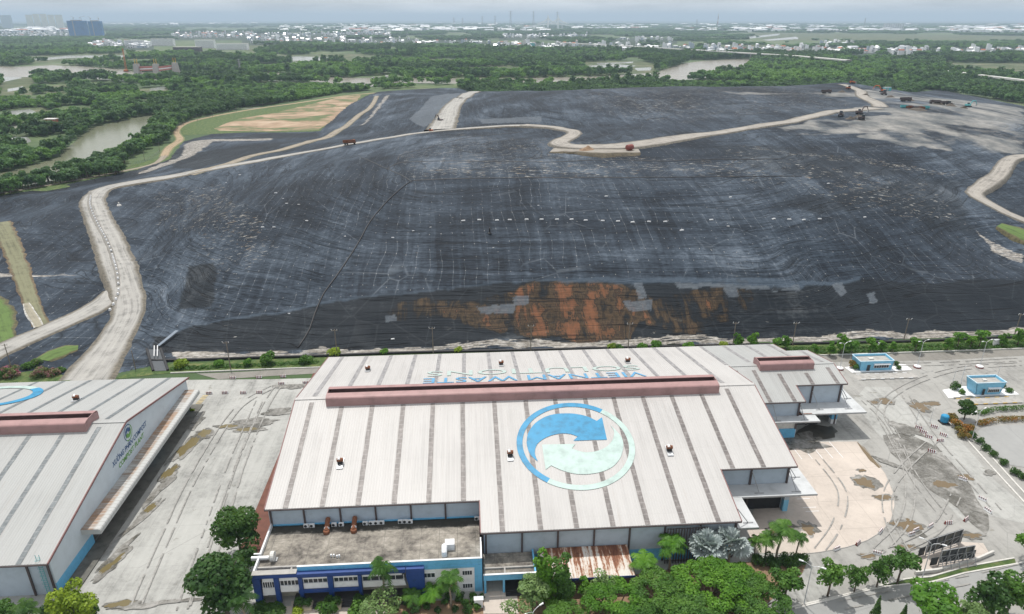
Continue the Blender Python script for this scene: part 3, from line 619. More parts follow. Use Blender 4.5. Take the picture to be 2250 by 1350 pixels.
for a, r in (((240, 1245, 1.0, 3.6), -.35), ((410, 985, 1.5, 4.6), -.2), ((372, 1040, 1.2, 3.0), -.2), ((330, 1118, .8, 2.2), -.3), ((448, 955, 1.6, 2.0), .3), ((500, 938, 2.4, .9), 0), ((545, 945, 3, .9), 0), ((268, 1328, 2.4, .8), .2)):
    blob('damp_ground', a[0], a[1], a[2] * 1.5, a[3] * 1.4, M['wet'], .11, r, 3); blob('puddle', *a, M['greenpuddle'], .12, r)
for a, r in (((300, 1150, .9, 8), -.35), ((350, 1075, 1.2, 7), -.25), ((262, 1215, 1.2, 5), -.35), ((430, 925, 2.0, 5), -.1), ((330, 1330, 5, .7), .15), ((410, 1320, 5, .5), .1), ((1990, 945, 3.2, 4.5), .8), ((1760, 975, 9, 4.5), .1), ((2175, 1040, 2, 1), .4), ((640, 850, 5, 1.5), 0), ((560, 930, 7, 2.0), .1), ((620, 905, 5, 2), 0), ((2120, 875, 4, .8), 0), ((1955, 1020, 1.0, 4), .7)):
    blob('damp_stain', *a, M['wet'], .10, r)
M['tyre'] = plain('tyre_mark', (.285, .28, .265), .85, .2, 1.2)
def tyre(P, g_=1.9):
    Q = smoothpath(GP(P, .125), 1.5)
    for q in (-g_ / 2, g_ / 2):
        vs, fs = [], []; LAYER[0] += 1; zz = .12 + .0013 * LAYER[0]
        for i, p in enumerate(Q):
            d = Q[min(i + 1, len(Q) - 1)] - Q[max(i - 1, 0)]; n = Vector((d.y, -d.x, 0)).normalized(); wv = .1 + .1 * random.random()
            for e in (-1, 1): c = p + n * (q + e * wv); vs.append((c.x, c.y, zz))
        for i in range(len(Q) - 1):
            if random.random() < .84: fs.append((i * 2, i * 2 + 1, i * 2 + 3, i * 2 + 2))
        tag(MB().add(vs, fs).build('tyre_marks', M['tyre']), kind='structure')
for P in ('2240 800;2100 812;1990 850;1935 900;1960 960;2010 1050;2070 1130', '1900 880;1950 930;1985 1000;2000 1080;1985 1150;1930 1210', '1990 870;2050 960;2120 1040;2190 1120', '430 1330;480 1180;530 1020;580 900;610 850', '300 1330;360 1190;430 1040;520 900;600 850', '400 1340;450 1190;510 1020;570 880', '1800 1210;1840 1150;1850 1080;1800 1010', '1900 1230;1990 1200;2060 1160;2100 1090', '2000 1230;1960 1160;1950 1090;1985 1030;2060 960', '1850 1330;2000 1300;2150 1270;2260 1245', '1900 800;2050 800;2240 790'): tyre(P)
sheet('access_road', GP('1700 1352;1746 1338;1943 1290;2045 1280;2119 1260;2231 1240;2340 1215;2340 1275;2250 1298;2077 1335;2010 1362;1800 1400;1700 1400'), .11, M['road'])
sheet('parking_lot', GP('2148 950;2160 938;2340 930;2340 1060;2262 1030;2215 1022;2170 985'), .12, M['road'])
sheet('grass_verge', GP('1735 1336;1900 1297;1990 1273;2045 1269;2110 1250;2228 1228;2231 1238;2119 1258;2045 1278;1943 1288;1746 1337'), .13, M['grass'], .2, 2)
sheet('grass_verge', GP('255 830;300 815;380 800;700 786;1000 776;1500 764;1800 757;2335 742;2335 764;1800 780;1500 787;1000 799;690 806;380 820;265 833'), .10, M['grass'], .5, 4)
sheet('planting_soil', GP('540 1352;560 1340;1055 1318;1066 1302;1140 1300;1480 1250;1640 1235;1770 1240;1760 1262;1600 1400;540 1400'), .06, M['soil'], .3, 3)
sheet('verge_grass', GP('-60 880;0 868;130 850;165 835;60 800;0 795;-60 800'), .34, M['grass'], .6, 4)
sheet('paved_walk', GP('1064 1302;1135 1298;1140 1350;1062 1350'), .14, M['apron']); sheet('paved_walk', GP('620 1334;735 1328;760 1352;615 1352'), .14, M['apron']); sheet('paved_walk', GP('640 1322;850 1312;850 1352;640 1352'), .10, M['apron'])
def ribbon_box(name, P, wd, h, mat_, step=4, kind='structure', label=None, cat=None):
    Q = smoothpath(P, step); mb = MB(); n = len(Q); vs, fs = [], []
    for i, p in enumerate(Q):
        d = Q[min(i + 1, n - 1)] - Q[max(i - 1, 0)]; d.z = 0; d.normalize(); s = Vector((d.y, -d.x, 0)) * wd / 2
        for q, z in ((-1, 0), (-1, h), (1, h), (1, 0)): vs.append((p.x + s.x * q, p.y + s.y * q, p.z + z))
    for i in range(n - 1):
        for j in range(3): fs.append((i * 4 + j, i * 4 + j + 1, (i + 1) * 4 + j + 1, (i + 1) * 4 + j))
    fs += [(0, 1, 2, 3), tuple((n - 1) * 4 + j for j in (3, 2, 1, 0))]
    return tag(mb.add(vs, fs).build(name, mat_), label, cat, kind=kind)
M['kerb'] = plain('kerb_concrete', (.55, .54, .51), .85, .1)
ribbon_box('kerb', GP('375 821;690 809;1000 801;1500 788;1800 782;2335 764', .03), .35, .35, M['kerb'])
ribbon_box('kerb', GP('1746 1338;1943 1290;2045 1280;2119 1260;2231 1240;2335 1216', .1), .3, .16, M['kerb'])
ribbon_box('kerb', GP('1735 1336;1900 1297;1990 1273;2045 1268;2110 1249;2228 1227', .1), .3, .16, M['kerb'])
ribbon_box('kerb', GP('2260 1115;2200 1050;2150 995;2105 945;2085 930', .05), .4, .18, M['kerb']); ribbon_box('kerb', GP('2275 1110;2215 1045;2165 990;2120 945;2098 925', .05), .4, .18, M['kerb'])
ribbon_box('kerb', GP('1884 971;1915 1003;1945 1040;1962 1080;1966 1110;1958 1142;1938 1168;1905 1188;1860 1203;1800 1214;1760 1218', .09), .12, .05, M['concrete'])
# ------------------------------------------------------------------ warehouses
def roof_mat(name, c):
    g = N(name); p = g.pos(); f = g.noise(p, .06, 5, .6); f2 = g.noise(g.map(p, (1.2, .05, .05)), 1.0, 4, .6)
    s = g.sep(p); lap = g.math('LESS_THAN', g.math('FRACT', g.math('MULTIPLY', s[1], 1 / 8.3)), .012)
    k = g.math('ADD', g.math('MULTIPLY', f, .5), g.math('MULTIPLY', f2, .5))
    col = g.ramp(k, [(.34, tuple(x * .86 for x in c)), (.5, c), (.66, tuple(min(1, x * 1.05) for x in c))])
    col = g.mix(g.math('MULTIPLY', lap, .14), col, (.25, .24, .23))
    pv = g.n('CombineXYZ'); g.l(g.math('FLOOR', g.math('MULTIPLY', s[0], 1 / 1.1)), pv.inputs[0]); g.l(g.math('FLOOR', g.math('MULTIPLY', s[1], 1 / 8.3)), pv.inputs[1]); wn = g.n('TexWhiteNoise', noise_dimensions='2D'); g.l(pv.outputs[0], wn.inputs['Vector'])
    col = g.mix(g.math('MULTIPLY', wn.outputs['Value'], .09), col, (.33, .32, .31))
    run = g.ramp(g.noise(g.map(p, (1.6, .07, .07)), 1.0, 5, .7, .2), [(.58, 0), (.72, 1)]); col = g.mix(g.math('MULTIPLY', run, .22), col, (.28, .22, .17))
    # sheet ribs: narrow darker lines along the fall of the roof
    rib = g.math('LESS_THAN', g.math('FRACT', g.math('MULTIPLY', s[0], 1 / .55)), .26)
    col = g.mix(g.math('MULTIPLY', rib, .07), col, (.22, .21, .21))
    g.col(col); g.set(Roughness=.5, Metallic=.0); g.b.inputs['Specular IOR Level'].default_value = .4; return g.m
M['roof'] = roof_mat('pale_roof_sheet', (.47, .462, .452)); M['roof2'] = roof_mat('greyer_roof_sheet', (.36, .37, .365))
def strip_mat(name, a, b):
    g = N(name); p = g.pos(); f = g.noise(g.map(p, (1.2, .5, .5)), 1.0, 6, .72); s = g.sep(p)
    ch = g.math('LESS_THAN', g.math('FRACT', g.math('MULTIPLY', s[1], 1 / 1.4)), .12)
    col = g.ramp(f, [(.34, tuple(x * .6 for x in a)), (.5, a), (.66, b)]); col = g.mix(g.math('MULTIPLY', ch, .25), col, (.45, .44, .43))
    g.col(col); g.set(Roughness=.5); return g.m
M['strip'] = strip_mat('grimy_skylight_sheet', (.15, .135, .13), (.25, .23, .22)); M['strip2'] = strip_mat('hazy_skylight_sheet', (.26, .255, .26), (.36, .35, .35)); M['strip3'] = strip_mat('bluish_skylight_sheet', (.13, .15, .16), (.21, .23, .24))
M['monitor'] = plain('dusty_pink_sheet', (.33, .195, .19), .55, .1, .4); M['trim'] = plain('brown_trim', (.2, .1, .095), .6, .1)
M['slab'] = plain('canopy_sheet', (.5, .52, .53), .55, .1, .35)
M['redpave'] = plain('red_paving', (.14, .055, .037), .85, .14, .5)
SL, ZR, YR = .22, 18.0, 144.0
def zf(y, zr=ZR, yr=YR): return zr - SL * abs(y - yr)
def corr(mb, x0, x1, ya, yb, zr, yr, pitch=.55, amp=.035, lift=0.0):
    """ribbed roof sheet between two lines ya -> yb (constant fall), with an underside"""
    n = max(1, int(round((x1 - x0) / pitch))); pr = [(0, 0), (.5, 0), (.62, 1), (.88, 1)]; xs = []
    for i in range(n):
        for a, b in pr: xs.append((x0 + (x1 - x0) * (i + a) / n, b * amp))
    xs.append((x1, 0)); vs = []
    za, zb = zf(ya, zr, yr) + lift, zf(yb, zr, yr) + lift
    for x, d in xs: vs += [(x, ya, za + d), (x, yb, zb + d), (x, ya, za - .14), (x, yb, zb - .14)]
    k = len(xs); fs = []
    for i in range(k - 1):
        a, b = i * 4, i * 4 + 4
        fs += [(a, b, b + 1, a + 1), (a + 2, a + 3, b + 3, b + 2), (a, a + 2, b + 2, b), (a + 1, b + 1, b + 3, a + 3)]
    fs += [(0, 1, 3, 2), ((k - 1) * 4, (k - 1) * 4 + 2, (k - 1) * 4 + 3, (k - 1) * 4 + 1)]
    return mb.add(vs, fs)
def strip(par, x, ya, yb, zr, yr, m, wd=1.02, lift=.075):
    mb = MB(); n = max(1, int(abs(yb - ya) / 1.4)); vs, fs = [], []
    for i in range(n + 1):
        y = ya + (yb - ya) * i / n; j = (random.random() - .5) * .05
        for q in (-wd / 2, wd / 2): vs.append((x + q + j, y, zf(y, zr, yr) + lift + (i % 2) * .006))
    fs = [(i * 2, i * 2 + 1, i * 2 + 3, i * 2 + 2) if yb > ya else (i * 2, i * 2 + 2, i * 2 + 3, i * 2 + 1) for i in range(n)]
    return mb.add(vs, fs).build('skylight_strip', m, par)
def monitor(par, x0, x1, zr, yr, wd=2.9, h=2.1):
    """ridge ventilator: two curved cheeks either side of an open throat"""
    cheek = []
    for s, nm in ((-1, 'ventilator_hood'), (1, 'ventilator_hood')):
        b = zf(yr + s * wd, zr, yr) - .15; t = zr + h - .55; pts = [(wd, b), (wd, t - .45), (wd - .1, t - .18), (wd - .32, t), (wd - .8, t + .14), (.95, t + .3), (.95, t + .12), (wd - .8, t - .02), (wd - .45, t - .2), (wd - .3, t - .45), (wd - .3, b)]
        pts = [(yr + s * a, z) for a, z in pts]
        MB().prism(pts if s > 0 else pts[::-1], 'x', x0, x1).build(nm, M['monitor'], par)
    mb = MB(); mb.box(x0 + .2, x1 - .2, yr - .94, yr + .94, zr - .2, zr + .75); n = int((x1 - x0) / 3.6)
    mb.build('ventilator_throat', M['dark'], par)
    mb = MB()
    for x in (x0, x1 - .14):
        mb = MB()
        pts = [(yr - wd + .3, zf(yr + wd, zr, yr)), (yr + wd - .3, zf(yr + wd, zr, yr)), (yr + wd - .3, zr + h - 1), (yr + .95, zr + h - .3), (yr - .95, zr + h - .3), (yr - wd + .3, zr + h - 1)]
        mb.prism(pts, 'x', x, x + .14)
        mb.build('ventilator_end', M['monitor'], par)
def post(par, x, y, z0, z1, m=None, w_=.32, d=.3): return MB().box(x - w_ / 2, x + w_ / 2, y - d, y, z0, z1).build('column', m or M['brownsteel'], par)
def gable_trim(par, x, ya, yb, zr, yr, w_=.2):
    n = 2; mb = MB(); ys = sorted({ya, yb} | ({yr} if min(ya, yb) < yr < max(ya, yb) else set()))
    for a, b in zip(ys[:-1], ys[1:]):
        za, zb = zf(a, zr, yr), zf(b, zr, yr)
        mb.hexa([(x - w_ / 2, a, za - .35), (x + w_ / 2, a, za - .35), (x + w_ / 2, b, zb - .35), (x - w_ / 2, b, zb - .35)], [(x - w_ / 2, a, za + .09), (x + w_ / 2, a, za + .09), (x + w_ / 2, b, zb + .09), (x - w_ / 2, b, zb + .09)])
    return mb.build('verge_trim', M['trim'], par)
def eave_gutter(par, x0, x1, y, zr, yr):
    z = zf(y, zr, yr); s = -1 if y < yr else 1
    return MB().box(x0, x1, min(y + s * .02, y + s * .2), max(y + s * .02, y + s * .2), z - .32, z - .1).build('gutter', M['brownsteel'], par)
def wallmesh(par, x0, x1, y, z0, z1, th=.2, m=None, name='wall'): return MB().box(x0, x1, y, y + th, z0, z1).build(name, m or M['wallgrey'], par)

wh = tag(empty('warehouse', (0, 0, 0)), 'huge pale ribbed-roof waste warehouse with a round blue arrow emblem and pink ridge ventilator', 'warehouse')
XL, XN, X5, XR_ = -41.2, .97, 51.95, 68.6
mb = MB()
corr(mb, XL, XN, YR, 112.95, ZR, YR); corr(mb, XN, X5, YR, 105.4, ZR, YR); corr(mb, X5, XR_, YR, 118.3, ZR, YR)
YF = 182.6; YS, ZS = 160.15, zf(160.15)
corr(mb, XL, XR_, YR, YF, ZR, YR)
mb.box(XL, XR_, YR - .5, YR + .5, ZR - .02, ZR + .085)
mb.build('roof', M['roof'], wh)
for x in (-37.15, -30.07, -23.05, -15.95, -9.1, -2.2): strip(wh, x, 140.9 if x > -36 else 142.6, 113.0, ZR, YR, M['strip'])
for x in (5.2, 12.55, 19.5, 26.6, 33.4, 40.4, 47.35): strip(wh, x, 140.9, 105.5, ZR, YR, M['strip'])
for x in (54.6, 61.3): strip(wh, x, 140.9 if x < 60 else 142.6, 118.4, ZR, YR, M['strip'])
for i, x in enumerate([-37.15 + 7.04 * i for i in range(15)]): strip(wh, x, 147.2 if 0 < i < 14 else 145.6, 182.4, ZR, YR, M['strip2'])
monitor(wh, -33.6, 58.9, ZR, YR)
gable_trim(wh, XL, 112.95, YF, ZR, YR); gable_trim(wh, XR_, 118.3, 160.15, ZR, YR); gable_trim(wh, XN, 105.4, 112.95, ZR, YR); gable_trim(wh, X5, 105.4, 118.3, ZR, YR)
for a in ((XL, XN, 112.95), (XN, X5, 105.4), (X5, XR_, 118.3), (XL, XR_, YF)): eave_gutter(wh, *a, ZR, YR)
# walls
def zw(y): return zf(y) - .2
wallmesh(wh, -40.6, 1.4, 113.8, 6.62, zw(113.8)); wallmesh(wh, -40.6, 1.4, 113.8, 0, 6.62, m=M['lblue'], name='painted_wall_base')
wallmesh(wh, 1.6, 51.4, 106.2, 3.0, zw(106.2)); wallmesh(wh, 1.6, 51.4, 106.2, 0, 3.0, m=M['lblue'], name='painted_wall_base')
wallmesh(wh, 51.6, 68.0, 120.2, 0, zw(120.2))
for bx_ in ((1.4, 1.6, 106.2, 113.8, 0, zw(106.2)), (51.4, 51.6, 106.2, 120.2, 0, zw(106.2))): MB().box(*bx_).build('return_wall', M['brownsteel'], wh)
mb = MB(); mb.prism([(113.8, 0), (182, 0), (182, zw(182)), (144, zw(144)), (113.8, zw(113.8))], 'x', -40.8, -40.6)
mb.prism([(120.2, 0), (182, 0), (182, zw(182)), (144, zw(144)), (120.2, zw(120.2))], 'x', 68.0, 68.2); mb.box(-40.6, 68, 181.8, 182, 0, zw(182)); mb.build('gable_wall', M['wallgrey'], wh)
for x in (-40.4, -33.9, -26.8, -19.8, -12.8, -5.9, 1.0): post(wh, x, 113.78, 0, zw(113.5))
for x in (2.0, 9.0, 16.0, 23.1, 30.1, 37.1, 44.1, 51.2): post(wh, x, 106.18, 0, zw(105.9))
for x in (52.2, 59.6, 67.8): post(wh, x, 120.18, 0, zw(119.9), w_=.4)
MB().box(-40.6, 1.4, 113.5, 113.77, 6.6, 6.75).build('flashing', M['lblue'], wh)
def canopy(par, segs, zt_=6.8, braces=(), beams=True):
    mb = MB()
    for i, (x0, x1, y0, y1) in enumerate(segs):
        mb.box(x0, x1, y0, y1, zt_ - .12 - .003 * i, zt_ + .003 * i)
    sl = mb.build('canopy', M['slab'], par); mb = MB()
    for i, (x0, x1, y0, y1) in enumerate(segs): mb.box(x0 - .02 * i, x1 + .04, y0 - .06, y0 + .12, zt_ - .4, zt_ - .06); mb.box(x1 - .12, x1 + .06, y0 + .13, y1, zt_ - .4, zt_ - .07)
    f = mb.build('canopy_edge', M['steel'], sl)
    for (x, y, dx, dy) in braces:
        b = MB().tube([(x, y, zt_ + 3.6), (x + dx, y + dy, zt_ + .05)], .09, 6); b.box(x + dx - 1.0, x + dx + 1.0, y + dy - .12, y + dy + .12, zt_ + .01, zt_ + .12); b.build('tie_brace', M['steel'], par)
canopy(wh, [(52.5, 72.8, 115.9, 120.1), (68.3, 72.8, 120.12, 127.5)], braces=((59.6, 119.7, .9, -2.8), (67.8, 119.7, .8, -2.8), (68.3, 121.5, 2.4, .3)))
canopy(wh, [(52.0, 56.3, 106.6, 115.88)], 6.75, braces=((52.0, 108, 2.6, 0),))
mb = MB(); mb.box(67.4, 68.5, 118.9, 119.8, 0, 3.1); mb.build('pier', M['sblue'], wh); MB().box(67.4, 68.5, 118.9, 119.8, 3.1, 6.4).build('pier', M['wallgrey'], wh)
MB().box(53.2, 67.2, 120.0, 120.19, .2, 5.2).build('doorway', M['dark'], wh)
# lower east wing, its far slope runs on in the plane of the main roof
mb = MB()
corr(mb, XR_ + .16, 83.6, YS, 146.0, ZS, YS); corr(mb, 83.6, 97.4, YS, 152.0, ZS, YS)
corr(mb, XR_, 91.0, YS, YF, ZS, YS); corr(mb, 91.0, 97.4, YS, 174.3, ZS, YS); mb.box(XR_ + .2, 97.4, YS - .4, YS + .4, ZS - .02, ZS + .08)
wing = mb.build('wing_roof', M['roof2'], wh)
for x, a, b in ((68.95 + .9, 158.2, 150), (76.2, 156.5, 146.1), (83.2 - .2, 156.5, 146.1), (80.9, 156.5, 146.1), (88.2, 156.5, 152.1), (94.9, 158.4, 152.1)):
    if x in (83.0, 76.2): continue
    strip(wh, x, a, b, ZS, YS, M['strip'])
strip(wh, 74.6, 158.2, 146.1, ZS, YS, M['strip'])
for x, b in ((68.5, 182.4), (75.5, 182.4), (82.5, 182.4), (89.4, 182.4), (95.0, 174.2)): strip(wh, x, 163.6 if 74 < x < 92 else 161.5, b, ZS, YS, M['strip2'])
monitor(wh, 76.2, 90.9, ZS, YS, 2.3, 2.0)
gable_trim(wh, 97.4, 152.0, 174.3, ZS, YS); gable_trim(wh, 83.6, 146.0, 152.0, ZS, YS); gable_trim(wh, 91.0, 174.3, YF, ZS, YS)
eave_gutter(wh, XR_, 83.6, 146.0, ZS, YS); eave_gutter(wh, 83.6, 97.4, 152.0, ZS, YS)
zq = lambda y: zf(y, ZS, YS) - .2
wallmesh(wh, 68.2, 82.8, 147.0, 4.6, zq(147)); wallmesh(wh, 68.2, 82.8, 147.0, 0, 4.6, m=M['offwhite'], name='rendered_wall_base'); MB().box(68.2, 82.8, 146.9, 146.98, 0, 2.9).build('painted_wall_base', M['lblue'], wh)
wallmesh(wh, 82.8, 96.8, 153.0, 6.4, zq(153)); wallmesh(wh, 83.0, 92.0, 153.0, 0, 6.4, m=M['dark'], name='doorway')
MB().box(95.5, 97.0, 152.8, 154, 0, 1.4).build('pier', M['white'], wh); MB().box(95.5, 97.0, 152.8, 154, 1.4, 3.8).build('pier', M['lblue'], wh); MB().box(92.0, 97.0, 153.2, 154, 3.8, 6.4).build('pier', M['wallgrey'], wh)
MB().prism([(153.0, 0), (174, 0), (174, zq(174)), (160, zq(160.2)), (153, zq(153))], 'x', 96.8, 97.0).build('gable_wall', M['wallgrey'], wh); MB().box(82.8, 83, 147, 153, 0, zq(147)).build('return_wall', M['wallgrey'], wh)
for x in (69.8, 82.6): post(wh, x, 146.88, 2.9, zq(146.6), w_=.4)
for x in (88.7, 96.4): post(wh, x, 152.98, 0, zq(152.7), w_=.4)
canopy(wh, [(73.0, 87.2, 143.9, 146.85)], braces=((75.5, 146.5, .8, -2), (82.6, 146.5, .8, -2)))
canopy(wh, [(84.2, 101.2, 147.4, 152.9), (97.1, 101.2, 152.92, 160)], 6.72, braces=((88.7, 152.6, .9, -3.4), (96.4, 152.6, .9, -3.4), (97.2, 154, 2.5, .3)))
MB().box(83.0, 86.6, 147.2, 147.4, 6.9, 7.0).build('roof_plank', M['rust'], wh)
sheet('red_paving', [(-48.2, 113), (-40, 113), (-40, 191), (-48.2, 191)], .10, M['redpave'])
sheet('shaded_wet_patch', GP('1752 962;1755 945;1790 935;1830 938;1845 950;1835 962;1790 968;1775 972;1755 970'), .14, plain('wet_shade_dark', (.055, .052, .042), .35, .2, .5), 1.6, 1.2)  # wet ground with the canopy's shade painted into its dark colour
# emblem and lettering painted on the roof
M['emblem'] = plain('emblem_blue', (.015, .23, .43), .5, .16, .5); M['mint'] = plain('emblem_mint', (.40, .52, .49), .5, .12, .4); M['roofblue'] = plain('faded_blue_lettering', (.1, .3, .5), .5, .14, .4); M['mintfade'] = plain('faded_mint_lettering', (.4, .49, .465), .55, .06, .4)
def onroof(px, py, lift=.13, zr=ZR, yr=YR):
    X, Y, Z = ray(px, py); t = (zr - SL * yr - H) / (Z - SL * Y); return Vector((X * t, Y * t, H + Z * t + lift))
def facet(name, P, mat_, par):
    bm = bmesh.new(); f = bm.faces.new([bm.verts.new(p) for p in P]); bm.normal_update()
    if f.normal.z < 0: f.normal_flip()
    bmesh.ops.triangulate(bm, faces=[f]); me = bpy.data.meshes.new(name); bm.to_mesh(me); bm.free(); me.materials.append(mat_)
    return link(name, me, par)
def ep(zx, zy): return onroof(1110 + zx / 6.135, 870 + zy / 6.135)
LC = Vector((22.35, 126.9)); kk = math.cos(math.atan(SL))
def ring(par, a0, a1, r0, r1, m):
    mb = MB(); n = 48; vs = []
    for i in range(n + 1):
        a = R(a0 + (a1 - a0) * i / n)
        for r in (r0, r1):
            x, y = LC.x + r * math.cos(a), LC.y + r * math.sin(a) * kk; vs.append((x, y, zf(y) + .13))
    return mb.add(vs, [(i * 2 + 1, i * 2 + 3, i * 2 + 2, i * 2) if a1 < a0 else (i * 2, i * 2 + 1, i * 2 + 3, i * 2 + 2) for i in range(n)]).build('emblem_ring', m, par)
ring(wh, 53, 235, 11.6, 12.9, M['emblem']); ring(wh, 235, 413, 11.6, 12.9, M['mint'])
def curve2(P):  # smooth through listed points where flagged
    return smoothpath([Vector((a, b, 0)) for a, b in P], 14)
up = curve2([(443, 895), (340, 800), (297, 690), (290, 610), (315, 500), (400, 380), (520, 300), (660, 255), (850, 243), (1000, 258), (1120, 290), (1235, 345)]) + [Vector((1305, 295, 0)), Vector((1372, 597, 0)), Vector((918, 612, 0)), Vector((980, 555, 0))] + curve2([(980, 555), (880, 522), (780, 514), (660, 530), (560, 565), (470, 620), (420, 680), (400, 760), (410, 820), (443, 895)])[1:-1]
facet('emblem_arrow', [ep(p.x, p.y) for p in up], M['emblem'], wh)
dn_ = curve2([(1412, 395), (1510, 490), (1570, 570), (1593, 660), (1580, 760), (1540, 860), (1450, 960), (1330, 1020), (1200, 1052), (1050, 1065), (900, 1050), (750, 1005), (620, 945)]) + [Vector((545, 1002, 0)), Vector((497, 665, 0)), Vector((948, 655, 0)), Vector((900, 715, 0))] + curve2([(900, 715), (1000, 752), (1100, 768), (1220, 755), (1340, 710), (1420, 640), (1460, 560), (1465, 480), (1412, 395)])[1:-1]
facet('emblem_arrow', [ep(p.x, p.y) for p in dn_], M['mint'], wh)
def lettering(name, s, mat_, par, O, U, V, width=None, height=1.0, shear=0.0, ext=.0, spread=None, bold=.0):
    """text as flat real letters: O lower-left corner, U along the line, V up the letters"""
    cu = bpy.data.curves.new('lettering_outline', 'FONT'); cu.body = s; cu.resolution_u = 3; cu.shear = shear; cu.offset = bold
    if spread: cu.space_character = spread
    o = bpy.data.objects.new('lettering_outline', cu); C.objects.link(o); dg = bpy.context.evaluated_depsgraph_get(); dg.update()
    me = bpy.data.meshes.new_from_object(o.evaluated_get(dg)); bpy.data.objects.remove(o); bpy.data.curves.remove(cu)
    n = len(me.vertices); co = np.empty(n * 3, np.float32); me.vertices.foreach_get('co', co); co = co.reshape(-1, 3)
    x0, x1 = co[:, 0].min(), co[:, 0].max(); hcap = .73
    sx = (width / (x1 - x0)) if width else height / hcap; sy = height / hcap
    O, U, V = Vector(O), Vector(U).normalized(), Vector(V).normalized(); out = np.empty_like(co)
    nn = U.cross(V)
    for i in range(n):
        q = O + U * float((co[i, 0] - x0) * sx) + V * float(co[i, 1] * sy); out[i] = q
    me.vertices.foreach_set('co', out.ravel()); me.materials.clear(); me.materials.append(mat_); me.update(); me.name = name
    return link(name, me, par)
Vf = Vector((0, -1, SL)).normalized()
lettering('roof_lettering', 'VIETNAM WASTE', M['roofblue'], wh, (44.6, 157.2, zf(157.2) + .17), (-1, 0, 0), Vf, 56.8, 4.7)
lettering('roof_lettering', 'SOLUTIONS', M['mintfade'], wh, (44.6, 163.6, zf(163.6) + .17), (-1, 0, 0), Vf, 56.2, 4.9)
def roof_turbine(x, y, zr, yr, label, flip=1):
    e = tag(empty('roof_extractor', (x, y, zf(y, zr, yr) + .08)), label, 'roof vent', 'roof extractors on the pale sheds')
    s = -SL if y > yr else SL; f = -1 if y < yr else 1
    MB().hexa([(-.65, -1.5, -1.5 * s + .1), (.65, -1.5, -1.5 * s + .1), (.65, 1.5, 1.5 * s + .1), (-.65, 1.5, 1.5 * s + .1)], [(-.6, -1.4, -1.4 * s + .2), (.6, -1.4, -1.4 * s + .2), (.6, 1.4, 1.4 * s + .2), (-.6, 1.4, 1.4 * s + .2)]).build('base_plate', M['galv'], e)
    MB().hexa([(-.55, -.5, -.1), (.55, -.5, -.1), (.55, .6, .1), (-.55, .6, .1)], [(-.5, -.4, .8), (.5, -.4, .8), (.5, .5, .8), (-.5, .5, .8)]).build('curb', M['dark'], e)
    mb = MB(); mb.tube([(-.65, 0, .95), (0, 0, .98), (.65, 0, .95)], [.42, .46, .42], 10); mb.build('fan_drum', M['rust'], e)
    MB().tube([(-.2, -.35, 1.2), (-.2, .25, 1.42)], .3, 8).build('cowl', M['white'], e)
    return e
for (px, py, L) in ((748, 1020, 'roof extractor on the near roof slope left of the emblem, by the left end'), (1121, 1003, 'roof extractor on the near roof slope just left of the round emblem'), (1470, 992, 'roof extractor on the near roof slope right of the round emblem')):
    p = onroof(px, py); roof_turbine(p.x, p.y, ZR, YR, L)
for (x, y, L) in ((-27.6, 166.7, 'roof extractor on the far roof slope near the left gable'), (8.2, 168, 'roof extractor on the far roof slope above the word WASTE'), (42.9, 166.9, 'roof extractor on the far roof slope above the word VIETNAM')):
    roof_turbine(x, y, ZR, YR, L)

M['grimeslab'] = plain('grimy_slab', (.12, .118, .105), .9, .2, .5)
# compost plant on the left
cpn = tag(empty('compost_shed', (0, 0, 0)), 'grey-roofed compost plant shed with lettered side wall and long stained canopy', 'factory shed')
ZC, YC, XC = 16.3, 139.5, -77.9
mb = MB(); corr(mb, -190, XC, YC, 103.7, ZC, YC); corr(mb, -190, XC, YC, 174.6, ZC, YC); mb.box(-190, XC, YC - .5, YC + .5, ZC - .02, ZC + .08); mb.build('roof', M['roof2'], cpn)
for i in range(6):
    x = -83.1 - 7.0 * i; strip(cpn, x, 137.9 if i == 0 else 136.2, 103.8, ZC, YC, M['strip3'], .95); strip(cpn, x, 141.4 if i == 0 else 142.7, 174.5, ZC, YC, M['strip3'], .95)
monitor(cpn, -190, -85.2, ZC, YC); gable_trim(cpn, XC, 103.7, 174.6, ZC, YC); eave_gutter(cpn, -190, XC, 103.7, ZC, YC)
zc = lambda y: zf(y, ZC, YC) - .2
mb = MB(); mb.prism([(105, 2.6), (118.6, 2.6), (118.6, 5.2), (173.6, 5.2), (173.6, zc(173.6)), (YC, zc(YC)), (105, zc(105))], 'x', -78.6, -78.4); mb.build('side_wall', plain('pale_blue_sheet', (.53, .6, .65), .55, .04, .4), cpn)
MB().box(-78.6, -78.35, 105, 118.6, 0, 2.6).build('painted_wall_base', M['lblue'], cpn)
wallmesh(cpn, -190, -78.6, 105, 0, zc(105))
for x in (-82.6, -89.6, -96.6, -78.9): post(cpn, x, 104.98, 0, zc(104.7))
mb = MB(); x0, x1 = -78.38, -74.6
mb.prism([(x0, 4.95), (x1, 4.95), (x1, 5.75), (x1 - .12, 6.02), (x1 - .4, 6.15), (x0, 6.15)], 'y', 115.4, 171.8)
